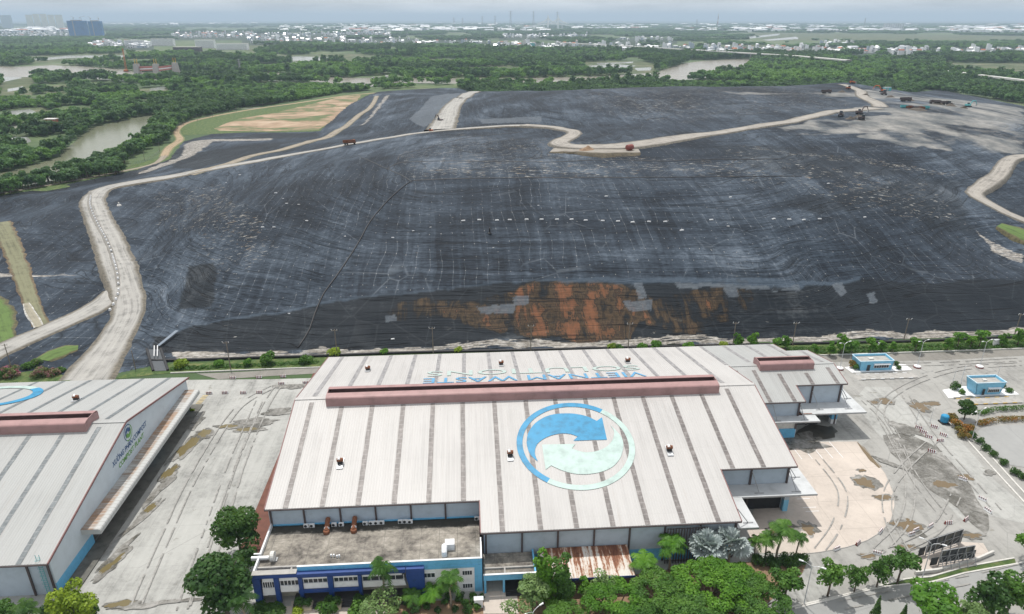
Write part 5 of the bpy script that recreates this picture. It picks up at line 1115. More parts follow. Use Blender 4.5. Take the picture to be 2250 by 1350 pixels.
# office garden
plant('palm', PL(846, 1336), (1.12, 1.12, 1.5), 'tallest palm, standing before the dark blue end of the office')
plant('palm', PL(990, 1332), (1.15, 1.15, 1.05), 'palm before the white windowed office wall')
plant('youngpalm', PL(952, 1326), 1.25, 'small palm left of the palm at the white office wall'); plant('youngpalm', PL(905, 1328), 1.0, 'lowest broad-leaved palm among the garden shrubs', mats='leaf_mid')
plant('airy', PL(838, 1372), (1.5, 1.5, 1.25), 'grey-green willowy tree with pale flowers at the bottom edge before the office')
for px, L in ((722, 'clipped round bush left of the pair before the office steps'), (787, 'clipped round bush right of the pair before the office steps')): plant('bush', PL(px, 1352), (2.0, 2.0, 2.1), L)
for x, k in ((-31.7, 0), (-26.4, 1), (-21.1, 2)): plant('darkbush', (x - .7, 98.5, .8), .95, 'planter shrub at an office entrance column', 'planter shrubs'); plant('darkbush', (x + .7, 98.4, .8), .9, 'planter shrub at an office entrance column', 'planter shrubs')
for px, py in ((570, 1342), (590, 1345), (612, 1346)): plant('darkbush', PL(px, py), (1.5, 1.5, .8), 'low dark groundcover shrub at the navy office corner', 'groundcover shrubs')
plant('bush', PL(655, 1350), 1.2, 'yellowish shrub below the first office planter', mats='leaf_yellow')
gs = [(875, 1310), (893, 1322), (912, 1338), (930, 1312), (938, 1330), (962, 1338), (978, 1318), (1000, 1335), (1008, 1312), (1022, 1322), (1028, 1338), (1040, 1318), (1048, 1330), (1058, 1308), (868, 1335), (890, 1345), (1012, 1306), (985, 1308), (1040, 1306)]
for i, (px, py) in enumerate(gs): plant(('bush', 'darkbush')[i % 3 > 0], PL(px, py + 8), random.uniform(.6, .95), 'garden shrub in the bed before the white office wall', 'shrubs in the office bed')
# trees before the sheds
plant('column', PL(1192, 1330), (1.25, 1.25, 1.28), 'tall columnar tree in front of the rusty roof, left of two'); plant('column', PL(1232, 1326), (1.3, 1.3, 1.08), 'columnar tree in front of the rusty roof, right of two', mats='leaf_mid')
plant('street', PL(1168, 1345), 1.25, 'bushy tree at the porch end, left of the columnar trees', mats='leaf_grey')
plant('airy', PL(1140, 1395), 1.2, 'pale feathery tree at the bottom edge beside the paved walk'); plant('airy', PL(1322, 1340), (1.35, 1.35, 1.2), 'grey-green feathery tree among the rain trees below the rusty roof')
plant('hedgetree', PL(1285, 1318), 1.15, 'slim young tree at the lower edge of the rusty roof')
rain = [((1560, 1330), .95, 'broad rain tree with the widest bright crown, right of centre', 'leaf_bright'), ((1455, 1352), .85, 'dark green rain tree left of the widest one', 'leaf_mid'), ((1350, 1372), .82, 'yellowish rain tree crown below the rusty roof', 'leaf_bright'), ((1240, 1395), .62, 'low rain tree crown at the bottom edge left of the yellowish one', 'leaf_mid'), ((1660, 1365), .8, 'rain tree at the road edge beside the lamp post', 'leaf_mid'), ((1520, 1400), .85, 'rain tree at the bottom edge under the widest crown', 'leaf_mid'), ((1410, 1410), .75, 'rain tree at the bottom edge below the dark one', 'leaf_mid'), ((1620, 1315), .7, 'rain tree behind the widest crown towards the palms', 'leaf_bright')]
for (px, py), s, L, mm in rain: plant('umbrella', PL(px, py), (s, s, s * .86), L, mats=mm)
plant('palm', PL(1470, 1254), (1.3, 1.3, 1.1), 'palm in front of the slatted screen', mats='leaf_bright'); plant('palm', PL(1412, 1282), (1.25, 1.25, .9), 'palm at the right end of the rusty roof', mats='leaf_bright')
plant('fanpalm', PL(1548, 1256), 1.5, 'silver fan palm, front one of two'); plant('fanpalm', PL(1596, 1246), 1.45, 'silver fan palm, behind and right of the front one')
for (px, py), s, L in (((1655, 1228), .8, 'palm leftmost in the group of four before the apron'), ((1680, 1230), .95, 'palm second from left before the apron'), ((1706, 1230), 1.3, 'tallest palm of the four before the apron'), ((1748, 1222), .85, 'rightmost slender palm of the four before the apron')): plant('palm', PL(px, py), (s, s, s * .95), L)
for px, py in ((1665, 1240), (1690, 1240), (1720, 1238), (1745, 1240), (1760, 1236), (1700, 1248), (1735, 1246)): plant('darkbush', PL(px, py), 1.35, 'bush at the foot of the palms before the apron', 'bushes at the palms')
plant('youngpalm', PL(1700, 1392), 1.5, 'palm at the bottom edge beneath the rain trees by the road'); plant('youngpalm', PL(1640, 1400), 1.4, 'palm at the bottom edge left of the road-side palm', mats='leaf_mid')
for (px, py), s, L in (((1722, 1328), 1.3, 'roadside tree nearest the lamp by the rain trees'), ((1818, 1310), 1.25, 'sparse roadside tree right of the lamp'), ((1876, 1302), .95, 'small roadside tree, third along the verge'), ((1925, 1292), 1.05, 'narrow roadside tree left of the bushiest one'), ((1971, 1284), 1.3, 'bushiest roadside tree left of the billboard frames')): plant('street', PL(px, py), s, L)
plant('street', PL(2256, 1236), 1.3, 'leafy tree cut by the right frame edge above the road', mats='leaf_bright')
plant('conifer', PL(1921, 1362), .95, 'conical tree at the bottom edge, taller of two'); plant('conifer', PL(1981, 1368), .75, 'conical tree at the bottom edge, smaller right one')
plant('street', PL(2040, 1378), (1.9, 1.9, 1.3), 'big round tree at the bottom edge of the access road', mats='leaf_bright')
for (px, py), s, L, mm in (((2160, 1372), 1.6, 'dark round tree in the lower right corner group, front', 'leaf_dark'), ((2210, 1352), 1.35, 'dark round tree in the lower right corner group, behind', 'leaf_mid'), ((2255, 1350), 1.3, 'tree at the lower right corner of the picture', 'leaf_dark'), ((2120, 1385), 1.0, 'low pale tree left in the lower right corner group', 'leaf_grey')): plant('street', PL(px, py), s, L, mats=mm)
plant('conifer', PL(2168, 1345), 1.1, 'pointed dark tree in the lower right corner group')
plant('redbush', PL(2240, 1320), 1.4, 'orange shrub at the kerb in the lower right corner')
# shrubs along the right kerb
plant('round', PL(2118, 922), (.62, .62, .6), 'dark glossy tree at the hedge corner beside the road lamp')
for px, py in ((2098, 938), (2106, 952), (2116, 962), (2125, 948), (2092, 925)): plant('redbush', PL(px, py), random.uniform(1.3, 1.7), 'orange flowering shrub at the hedge corner', 'orange shrubs at the hedge corner')
kl = [(2136, 962), (2152, 975), (2165, 990), (2181, 1003), (2204, 1022), (2228, 1043), (2246, 1053)]
for i, (px, py) in enumerate(kl): plant('darkbush', PL(px, py), 1.05, 'clipped round bush in the line along the right kerb', 'round kerb bushes')
def hedge(P, wd, h, m, label, n):
    Q = smoothpath(P, .6); b = [(p.x + random.uniform(-.2, .2), p.y + random.uniform(-.2, .2), h * .5, .6, wd / 2, h * .55) for p in Q]
    me = crown('hedge', b, n, .14, M[m]); tag(link('clipped_hedge', me), label, 'hedge')
hedge(GP('2152 912;2200 903;2330 898'), 1.9, 1.3, 'leaf_mid', 'green flowering hedge row behind the orange one by the car park', 2600)
hedge(GP('2150 935;2200 926;2330 923'), 2.2, 1.3, 'leaf_red', 'orange-red hedge row edging the car park', 3000)
# planting between back road and landfill
hx = [(398, 808, 1.6, 'leaf_yellow'), (482, 805, 1.2, 'leaf_bright'), (590, 800, 1.9, 'leaf_mid'), (672, 798, 1.5, 'leaf_mid'), (545, 804, 1.1, 'leaf_bright'), (735, 782, 1.5, 'leaf_yellow'), (845, 778, 1.0, 'leaf_bright'), (1008, 774, 1.0, 'leaf_yellow'), (1345, 767, 1.1, 'leaf_yellow'), (1360, 768, 1.0, 'leaf_mid'), (1410, 768, 1.25, 'leaf_bright'), (1440, 767, 1.3, 'leaf_bright'), (1513, 767, 1.3, 'leaf_bright'), (1588, 766, 1.1, 'leaf_yellow')]
for px, py, s, mm in hx: plant('bush', PL(px, py), s * 1.5, 'shrub of the planted strip behind the sheds', 'shrubs along the landfill toe', mats=mm)
for px, py, s in ((1620, 768, 1.35), (1652, 767, 1.4), (1702, 772, 1.2), (1725, 771, 1.3), (1650, 772, 1.2), (1790, 782, .95), (1823, 783, 1.2), (1848, 779, 1.7), (1870, 779, 1.2), (1912, 777, 1.3), (1935, 776, 1.1), (1960, 775, 1.0), (2010, 775, 1.3), (2080, 772, 1.2), (2102, 766, 1.5), (2130, 768, 1.2), (2150, 764, 1.6), (2200, 762, 1.2), (2235, 760, 1.5)): plant('hedgetree', PL(px, py), s, 'young tree of the planted strip at the landfill toe', 'young trees along the landfill toe')
me = crown('creeper', [(p.x, p.y, .25, 1.6, 1.3, .55) for i, p in enumerate(smoothpath(GP('385 812;520 806;690 798'), 2.2) + smoothpath(GP('1705 778;1850 774;2100 768;2335 758'), 2.2) + smoothpath(GP('1720 769;1850 766;2100 760;2335 750'), 2.4))], 12000, .2, M['leaf_mid'])
tag(link('creeping_plants', me), kind='stuff')
for (px, py), s, k, L in (((28, 828), 1.35, 'pinkbush', 'bougainvillea mass with pink flowers at the left edge'), ((62, 812), 1.2, 'bush', 'green shrub mass between bougainvilleas'), ((92, 828), 1.3, 'pinkbush', 'bougainvillea mass right of the utility pole'), ((120, 826), 1.0, 'pinkbush', 'smallest bougainvillea beside the white box'), ((5, 832), 1.3, 'bush', 'green shrub at the left frame edge under the pole'), ((135, 818), .9, 'bush', 'shrub at the driveway fork'), ((82, 803), .9, 'pinkbush', 'pink bougainvillea sprig behind the others')): plant(k, PL(px, py), s * (1.6 if k == 'bush' else 1), L)
# potted plants at the weighbridge cabins
for (px, py), k, s, L, mm in (((1873, 808), 'bush', 1.6, 'reddish round shrub left of the far blue cabin', 'leaf_red'), ((1880, 812), 'bush', 1.3, 'green round shrub left of the far blue cabin', 'leaf_mid'), ((1968, 803), 'darkbush', .9, 'dark potted shrub behind right of the far blue cabin', 'leaf_dark'), ((1974, 812), 'darkbush', .8, 'bonsai-like potted shrub right of the far blue cabin', 'leaf_dark'), ((2097, 856), 'darkbush', 1.4, 'round shrub left of the near blue cabin', 'leaf_dark'), ((2113, 866), 'darkbush', .9, 'pot plant at the left corner of the near blue cabin', 'leaf_mid'), ((2216, 862), 'bush', 1.2, 'pot plant on the white pad right of the near blue cabin', 'leaf_mid'), ((2203, 852), 'darkbush', .8, 'pot plant behind the near blue cabin', 'leaf_dark'), ((423, 905), 'bush', .7, 'yellowish pot plant at the compost shed plinth end', 'leaf_yellow')): plant(k, PL(px, py), s, L, mats=mm)

# ------------------------------------------------------------------ street furniture, cabins, barriers
def lamp(px, py, label, h=9.2, dbl=True, rz=0.0, planter=True):
    e = tag(empty('street_lamp', PL(px, py), rz), label, 'street lamp', 'double-arm street lamps'); MB().tube([(0, 0, 0), (0, 0, h * .5), (0, 0, h - .7)], [.11, .085, .06], 8).build('pole', M['galv'], e)
    for s in ((-1, 1) if dbl else (1,)):
        a = MB().tube([(0, 0, h - .75), (s * .25, 0, h - .35), (s * 1.0, 0, h), (s * 1.6, 0, h + .08)], [.055, .05, .045, .04], 6).build('arm', M['galv'], e)
        MB().hexa([(s * 1.5, -.13, h + .0), (s * 2.3, -.17, h + .06), (s * 2.3, .17, h + .06), (s * 1.5, .13, h + .0)] if s > 0 else [(s * 2.3, -.17, h + .06), (s * 1.5, -.13, h), (s * 1.5, .13, h), (s * 2.3, .17, h + .06)], [(s * 1.5, -.1, h + .16), (s * 2.3, -.1, h + .2), (s * 2.3, .1, h + .2), (s * 1.5, .1, h + .16)] if s > 0 else [(s * 2.3, -.1, h + .2), (s * 1.5, -.1, h + .16), (s * 1.5, .1, h + .16), (s * 2.3, .1, h + .2)]).build('lamp_head', M['white'], a)
    if planter:
        MB().lathe([(1.05, 0), (1.1, .3), (1.0, .34)], 14).build('base_ring', M['redpaint'], e); MB().lathe([(.95, .34), (1.0, .62), (.8, .66)], 14).build('base_ring', M['white'], e)
    else: MB().box(-.3, .3, -.3, .3, 0, .35).build('footing', M['concrete'], e)
    return e
lamp(1845, 812, 'street lamp on a red and white ring by the shed end and far blue cabin', rz=.3); lamp(2015, 808, 'street lamp on a red and white ring right of the far blue cabin', rz=.3); lamp(2152, 808, 'street lamp on a red and white ring, farthest right on the back road', rz=.3)
lamp(2134, 970, 'street lamp by the car park kerb near the orange hedge', rz=.4, planter=False); lamp(1766, 1330, 'street lamp on the road verge beside the rain trees', 9.6, rz=-.6, planter=False); lamp(2024, 1278, 'street lamp on the road verge in front of the billboard frames', 9.6, rz=-.6, planter=False); lamp(1170, 1402, 'street lamp whose head shows at the bottom edge below the porch', 6.5, rz=.6, planter=False)
def upole(p, h, label, group, arms=True):
    e = tag(empty('utility_pole', tuple(p)), label, 'utility pole', group); MB().tube([(0, 0, -.1), (.05, 0, h)], [.17, .11], 7).build('pole', M['wood'], e)
    if arms: MB().box(-.9, .9, -.05, .05, h - .55, h - .43).build('crossarm', M['wood'], e); MB().tube([(-.85, -.1, h - .4), (-.95, -.3, h + .15), (-.95, -.7, h + .3)], .07, 5).build('floodlight', M['white'], e); MB().tube([(.75, -.1, h - .4), (.85, -.3, h + .1), (.85, -.6, h + .25)], .07, 5).build('floodlight', M['white'], e)
for px, py, h, L in ((507, 812, 9.5, 'flood-light pole at the landfill toe, first from the driveway'), (741, 783, 9.5, 'flood-light pole behind the left end of the warehouse'), (952, 778, 9.5, 'flood-light pole behind the warehouse left of the rusty stain'), (1166, 773, 9.5, 'flood-light pole in front of the left of the rusty stain'), (1380, 768, 9.5, 'flood-light pole in front of the right of the rusty stain'), (1609, 766, 9.5, 'flood-light pole among the young trees behind the warehouse'), (1741, 760, 8.5, 'flood-light pole behind the east wing'), (1985, 751, 8.5, 'flood-light pole behind the far blue cabin'), (2228, 740, 8.5, 'flood-light pole farthest right at the landfill toe')): upole(at(px, py), h, L, 'flood-light poles along the landfill toe')
upole(at(30, 824), 10.5, 'leaning dark utility pole in the bougainvillea at the left edge', 'utility poles'); upole(at(298, 812), 6.5, 'thin pole at the driveway mouth', 'utility poles', False)
for px, py in ((28, 424), (130, 405), (193, 392), (240, 378), (318, 352), (352, 338), (362, 300), (404, 276), (434, 268), (467, 258), (519, 245), (578, 236), (640, 224), (687, 217), (730, 208)): upole(at(px, py), 8.5, 'slim pole beside the perimeter track left of the landfill', 'poles along the perimeter track', False)
def fence(P, h, label, step=3.0, m='steel', wires=4):
    e = tag(empty('wire_fence', tuple(P[0])), label, 'fence'); Q = smoothpath(P, step); o = Vector(P[0]); po_ = MB(); wi = MB()
    for i, p in enumerate(Q):
        q = p - o; po_.box(q.x - .06, q.x + .06, q.y - .06, q.y + .06, q.z, q.z + h)
        if i < len(Q) - 1:
            r = Q[i + 1] - o
            for k in range(wires): z = h * (k + .6) / wires; wi.tube([(q.x, q.y, q.z + z), (r.x, r.y, r.z + z)], .025, 3, False)
    x = po_.build('fence_posts', M[m], e); x['kind'] = 'stuff'; wi.build('fence_wires', M[m], e)
fence(GP('-20 430;0 426;130 404;240 379;318 356;350 336', .1), 2.2, 'wire fence along the canal side of the perimeter track'); fence(GP('362 300;400 274;434 265;519 243;640 222;740 206;800 200', .1), 2.2, 'wire fence behind the bare soil platform', 4)
fence([at(2050, 200, 3), at(2100, 206, 3), at(2150, 214, 3), at(2200, 224, 3), at(2250, 233, 3), at(2330, 246, 3)], 3.5, 'dark perimeter fence below the forest at the far right of the landfill', 4, 'black', 9)
def barrier_proto():
    e = empty('road_barrier'); prof = [(-.3, 0), (.3, 0), (.3, .14), (.16, .4), (.11, .82), (-.11, .82), (-.16, .4), (-.3, .14)]; r = MB(); w2 = MB()
    for i in range(8): (r if i % 2 == 0 else w2).prism(prof, 'x', -1.0 + .25 * i, -1.0 + .25 * (i + 1) - .002)
    r.build('red_blocks', M['redpaint'], e); w2.build('white_blocks', M['white'], e); return e
def white_proto():
    e = empty('road_barrier'); prof = [(-.3, 0), (.3, 0), (.3, .14), (.16, .4), (.11, .85), (-.11, .85), (-.16, .4), (-.3, .14)]; MB().prism(prof, 'x', -1.0, 1.0).build('body', M['white'], e)
    r = MB(); [r.box(-1.0 + .5 * i + .18, -1.0 + .5 * i + .3, -.2, .2, .42, .86) for i in range(4)]; r.build('red_bands', M['redpaint'], e); return e
BR = barrier_proto(); BW = white_proto(); _b = {0: [BR, True], 1: [BW, True]}
def barrier(px, py, rz, kind, label, group):
    e, first = _b[kind]
    if first: o = e; _b[kind][1] = False
    else: o = clone(e)
    o.location = PL(px, py, .1); o.rotation_euler = (0, 0, rz); o.scale = (.85, .85, .9); tag(o, label, 'barrier', group)
for i, (px, py) in enumerate(((460, 866), (495, 865), (535, 865), (571, 864))): barrier(px, py, .03, 0, 'red and white barrier in the row of four right of the compost shed canopy', 'barriers in the row by the compost shed')
for px, py in ((512, 832), (569, 831), (622, 829), (619, 845), (672, 843)): barrier(px, py, .03, 0, 'red and white barrier on the back road left of the warehouse', 'barriers on the back road')
for px, py, rz in ((2019, 942, -.75), (2029, 952, -.75), (2041, 962, -.75), (2053, 940, -.7), (2073, 958, -.8), (2066, 970, 0), (2047, 994, -.6)): barrier(px, py, rz, 0, 'red and white barrier in the cluster below the near blue cabin', 'barriers below the near blue cabin')
for px, py, rz, k, L in ((2115, 1055, -.75, 1, 'white barrier in the middle of the pale strip beside the wet ground'), (2158, 1099, -.95, 1, 'white barrier at the wet ground, upper of two near its lower end'), (2170, 1124, -1.3, 1, 'white barrier at the wet ground, lower of two near its lower end'), (2122, 1143, .55, 0, 'tilted barrier right of the weathered barrier, near the wet ground tip'), (2083, 1151, .1, 0, 'weathered brown-red barrier on the grey asphalt above the billboards'), (2044, 1158, .5, 1, 'white barrier left of the weathered barrier'), (2012, 1167, .4, 1, 'upper white barrier of the pair by the brown puddle'), (2002, 1176, .3, 1, 'lower white barrier of the pair by the brown puddle'), (1934, 1170, .7, 1, 'white barrier at the right rim of the curved apron'), (1885, 1195, .65, 0, 'red and white barrier on the lower rim of the curved apron'), (1838, 1208, .4, 1, 'white barrier on the lower rim of the curved apron nearest the palms'), (1927, 1218, -.45, 1, 'white barrier by the puddle left of the billboard frames')): barrier(px, py, rz, k, L, 'stray barriers in the east yard')
# concrete blocks down the middle of the haul road
ribbon('road_median', TP('199 426;197 450;205 476;219 503;233 530;244 555;251 580;258 605;261 630;260 650;255 662;248 676'), [1.2, 1.8, 2.2, 2.2, 2.2, 2.2, 2, 2, 2, 1.8, 1.4, 1], M['darkroad'], .5, 3, top=True)
blk = MB(); blk.hexa([(-.55, -.4, 0), (.55, -.4, 0), (.55, .4, 0), (-.55, .4, 0)], [(-.42, -.28, .75), (.42, -.28, .75), (.42, .28, .75), (-.42, .28, .75)]); blk0 = blk.build('marker_block', M['white'])
path = smoothpath(TP('201 432;198 450;206 475;220 503;234 530;245 555;252 580;259 605;262 630;261 650;256 662;249 676;240 690'), .4); d = 0; first = True; last = path[0]; cnt = 0
for a, b in zip(path[:-1], path[1:]):
    d += (b - a).length
    if d > 4.6:
        d = 0; o = blk0 if first else clone(blk0); first = False; dv = b - a
        o.location = (b.x, b.y, roadz(b.x, b.y) + .05); o.rotation_euler = (0, 0, math.atan2(dv.y, dv.x)); tag(o, 'small white marker block in the line down the middle of the haul road', 'marker block', 'marker blocks down the haul road')
# white ballast blocks and sacks lying on the liner
bal = MB(); bal.hexa([(-1.3, -.5, 0), (1.3, -.5, 0), (1.3, .5, 0), (-1.3, .5, 0)], [(-1.15, -.4, .6), (1.1, -.42, .66), (1.15, .4, .6), (-1.1, .38, .55)]); bal0 = bal.build('ballast_block', M['white']); first = True
for i, (px, py) in enumerate(((1018, 486), (1053, 484), (1092, 485), (1120, 484), (1157, 483), (1190, 483), (1224, 483), (1256, 483), (1287, 485), (1324, 486), (1358, 487), (1390, 489), (1426, 488), (1462, 488), (1498, 507), (1563, 484), (1700, 482), (1734, 483), (1766, 484), (1801, 482), (946, 500), (908, 508), (863, 523), (758, 520), (1600, 498), (1332, 432), (1820, 404), (1950, 412), (1900, 478), (1605, 434), (635, 690), (863, 746), (1183, 452), (622, 437), (606, 425), (577, 500), (602, 500), (674, 486), (630, 448), (656, 450), (497, 402), (527, 385))):
    o = bal0 if first else clone(bal0); first = False; o.location = T(px, py, .02); o.rotation_euler = (0, 0, random.uniform(-.3, .3)); s = .62 if i < 20 else random.uniform(.3, .55); o.scale = (s, s, s)
    tag(o, 'white ballast block lying in the row across the middle of the black liner' if i < 20 else 'small white sack lying loose on the black liner', 'ballast block' if i < 20 else 'sack', 'ballast blocks in the row on the liner' if i < 20 else 'loose sacks on the liner')
p = T(1076, 514); o = MB().lathe([(.7, 0), (.75, .3), (.3, .6), (.25, 2.2), (.42, 2.3), (.1, 2.6)], 10).build('gas_vent', M['black']); o.location = p; tag(o, 'black gas vent standing on the mid slope below the row of white blocks', 'gas vent')
p = T(262, 453); o = MB().lathe([(1.2, 0), (1.1, .5), (.4, 1.2), (.35, 2.0), (.1, 2.1)], 10).build('wrapped_wellhead', M['offwhite']); o.location = p; tag(o, 'pale wrapped well head on the slope right of the haul road bend', 'well head')
# pipes on the landfill
def pipe(name, P, r, label, m='black', lift=.3, draped=True, step=3.0):
    Q = smoothpath(P, step)
    if draped: Q = [Vector((p.x, p.y, float(zt(p.x, p.y)[0]) + lift)) for p in Q]
    tag(MB().tube(Q, r, 6).build(name, M[m], smooth=True), label, 'pipe')
pipe('drain_pipe', GP('330 792;400 791;540 786;690 782;870 775;1000 772;1200 768;1500 760;1800 754;2050 748;2335 735', .5), .42, 'black collector pipe lying along the landfill toe', draped=False)
pipe('liner_channel', TP('905 398;985 394;1200 391;1500 390;1760 388'), .42, 'dark drainage channel along the lower bench', lift=-.1); pipe('liner_channel', TP('850 372;880 358;920 356;1100 355;1200 357;1350 352;1500 353;1720 350'), .38, 'dark drainage channel along the upper bench below the turn-out', lift=-.1)
pipe('liner_channel', TP('905 400;870 380;830 362;790 345'), .35, 'dark channel climbing left from the bench corner', lift=-.1); pipe('liner_channel', TP('875 352;885 340;960 320;1050 300;1150 290'), .35, 'dark channel curving up to the upper haul road', lift=-.1)
pipe('drain_pipe', TP('900 401;870 425;840 455;812 490;790 530;765 570;738 610;712 645;692 690;680 725;655 765'), .24, 'long dark pipe running down the slope from the bench corner to the toe', lift=.2)
def bund(name, P, wd, h, label): ribbon(name, P, wd, M['kerb'])
e = tag(empty('outfall_chute', (0, 0, 0)), 'black sheeted outfall chute with white pipes at the left end of the landfill toe', 'chute')
M['sheetdark'] = plain('dark_chute_sheet', (.05, .06, .07), .5, .1)
a, b = at(338, 768, .9), at(353, 815, .2); s = Vector((2.2, 0, 0)); MB().hexa([a - s - Vector((0, 0, .8)), b - s - Vector((0, 0, .3)), b + s - Vector((0, 0, .3)), a + s - Vector((0, 0, .8))], [a - s, b - s, b + s, a + s]).build('chute_floor', M['sheetdark'], e)
for q in (-1, 1): MB().tube([a + s * q + Vector((0, 0, .2)), a.lerp(b, .5) + s * q + Vector((0, 0, .3)), b + s * q + Vector((0, 0, .1))], .4, 8).build('side_roll', M['black'], e)
for q in (-.6, .4): MB().tube([at(339, 772, 1.5) + Vector((q, 2, 1)), at(343, 784, 1.2) + Vector((q, 0, .2))], .15, 8).build('outlet_pipe', M['white'], e)
p = at(372, 748, .8); o = MB().hexa([(-.5, -5, 0), (.5, -5, 0), (.8, 4, 1.6), (-.5, 4, 1.6)], [(-.5, -5, .12), (.5, -5, .12), (.8, 4, 1.72), (-.5, 4, 1.72)]).build('liner_offcut', plain('faded_blue_sheet', (.16, .2, .25), .6, .12)); o.location = (p.x, p.y, float(zt(p.x, p.y)[0]) + .1); o.rotation_euler = (0, 0, -.35); tag(o, 'pale blue strip of sheet lying on the black toe slope near the chute', 'sheet offcut')

# weighbridge cabins
def cabin(x0, x1, y0, y1, h, flare, label):
    e = tag(empty('weighbridge_cabin', (x0, y0, 0)), label, 'cabin'); W_, D = x1 - x0, y1 - y0; f = flare
    mb = MB(); th = .2
    def wall(a, b, fa, fb):
        n = Vector((b[0] - a[0], b[1] - a[1], 0)).normalized(); q = Vector((-n.y, n.x, 0)) * th
        mb.hexa([(a[0], a[1], 0), (b[0], b[1], 0), (b[0] + q.x, b[1] + q.y, 0), (a[0] + q.x, a[1] + q.y, 0)], [(fa[0], fa[1], h), (fb[0], fb[1], h), (fb[0] + q.x, fb[1] + q.y, h), (fa[0] + q.x, fa[1] + q.y, h)])
    b = [(0, 0), (W_, 0), (W_, D), (0, D)]; t = [(-f, -f * .6), (W_ + f * .5, -f * .6), (W_ + f * .5, D), (-f, D)]
    for i in range(4): wall(b[i], b[(i + 1) % 4], t[i], t[(i + 1) % 4])
    mb.build('wall', M['sblue'], e); MB().box(-f * .8 + .2, W_ + f * .3, .0, D - .2, h - .75, h - .6).build('roof', M['concrete'], e); cp_ = MB()
    for i in range(4):
        p, q = Vector((*t[i], h)), Vector((*t[(i + 1) % 4], h)); cp_.tube([p + Vector((0, 0, .03)), q + Vector((0, 0, .03))], .13, 4)
    cp_.build('coping', plain('pale_blue_coping_%d' % int(x0), (.55, .72, .82), .6, .05), e)
    fy_ = -f * .33; wf = MB(); x_0, x_1 = W_ * .42, W_ * .88; wf.box(x_0 - .1, x_1 + .1, fy_ - .14, fy_ - .06, 1.0, 2.2); w0 = wf.build('window', M['white'], e)
    g = MB(); n = 6
    for i in range(n): a = x_0 + (x_1 - x_0) * i / n; g.box(a + .05, a + (x_1 - x_0) / n - .05, fy_ - .17, fy_ - .145, 1.1, 2.1)
    g.build('pane', M['glass'], w0); MB().hexa([(x_0 - .3, fy_ - .75, 2.3), (x_1 + .3, fy_ - .75, 2.3), (x_1 + .3, fy_ - .02, 2.5), (x_0 - .3, fy_ - .02, 2.5)], [(x_0 - .3, fy_ - .75, 2.36), (x_1 + .3, fy_ - .75, 2.36), (x_1 + .3, fy_ - .02, 2.56), (x_0 - .3, fy_ - .02, 2.56)]).build('awning', M['white'], e)
    MB().box(W_ * .2, W_ * .3, fy_ - .08, fy_ - .03, .05, 2.1).build('door', M['glass'], e)
    MB().box(W_ * .35, W_ * .5, D * .4, D * .6, h - .6, h - .2).build('roof_unit', M['offwhite'], e); return e
cabin(119.2, 129.2, 181.4, 186.0, 3.4, .5, 'far long light-blue cabin by the back road'); cabin(144.8, 152.0, 165.0, 168.8, 4.2, 1.1, 'near light-blue cabin with outward-leaning walls on a white pad')
sheet('paved_pad', GP('1855 808;1872 820;1945 818;2004 814;1990 802;1965 800;1900 800'), .13, M['white']); sheet('paved_pad', GP('2070 858;2084 876;2110 874;2240 868;2225 858;2200 850;2110 850'), .13, M['white'])
def weighbridge(P, label):
    a, b = P; d = (b - a).normalized(); s = Vector((-d.y, d.x, 0)) * 1.6; mb = MB(); u = Vector((0, 0, .35)); o = a
    mb.hexa([a - s - o, b - s - o, b + s - o, a + s - o], [a - s + u - o + d * 1.5, b - s + u - o - d * 1.5, b + s + u - o - d * 1.5, a + s + u - o + d * 1.5]); e = tag(empty('weighbridge', tuple(a)), label, 'weighbridge'); mb.build('deck', M['concrete'], e); k = MB()
    for q in (-1, 1):
        for i in range(12):
            if i % 2: continue
            p0 = a.lerp(b, .06 + .88 * i / 12) - o; p1 = a.lerp(b, .06 + .88 * (i + .9) / 12) - o
            MB().tube([p0 + s * q + u, p1 + s * q + u], .14, 4).build('edge_stripe', M['yellow'] if 'near' in label else M['white'], e)

weighbridge((at(1878, 831), at(2018, 826)), 'low ramp deck with striped edges before the far cabin'); weighbridge((at(2100, 886), at(2245, 880)), 'yellow-edged low deck before the near cabin')
# small things in the east yard
e = tag(empty('blue_tank', PL(2073, 930)), 'blue plastic tank on a frame beside the hedge kerb', 'tank'); MB().lathe([(.9, .5), (1.0, .7), (1.0, 2.2), (.8, 2.45), (.3, 2.55)], 14).build('barrel', M['emblem'], e); MB().box(-1, 1, -1, 1, 0, .5).build('stand', M['black'], e)
for px, py, h, L in ((2012, 932, 4.5, 'thin grey post standing left of the barrier cluster'), (2043, 930, 4.5, 'thin grey post standing among the barrier cluster'), (2093, 842, 4, 'thin post left of the near cabin'), (2111, 842, 5.5, 'thin post with a hooked top behind the near cabin corner'), (2192, 826, 2.8, 'short post behind the right end of the near cabin')):
    e = tag(empty('thin_post', PL(px, py)), L, 'post'); MB().tube([(0, 0, 0), (0, 0, h), (.5, 0, h + .15)], [.07, .05, .04], 6).build('shaft', M['galv'], e); MB().lathe([(.35, 0), (.3, .18), (.1, .22)], 8).build('footing', M['concrete'], e)
e = tag(empty('road_sign', PL(2214, 1304)), 'round red and white road sign on a thin post by the access road', 'road sign'); MB().tube([(0, 0, 0), (0, 0, 3.4)], .05, 6).build('post', M['galv'], e)
o = MB().lathe([(.42, -.02), (.42, .02)], 20).build('sign_rim', M['redpaint'], e); o.rotation_euler = (math.pi / 2, 0, 0); o.location = (0, -.07, 3.1); o = MB().lathe([(.3, -.015), (.3, .015)], 20).build('sign_face', M['white'], e); o.rotation_euler = (math.pi / 2, 0, 0); o.location = (0, -.09, 3.1); MB().box(-.22, .22, -.13, -.11, 3.05, 3.15).build('sign_bar', M['redpaint'], e)
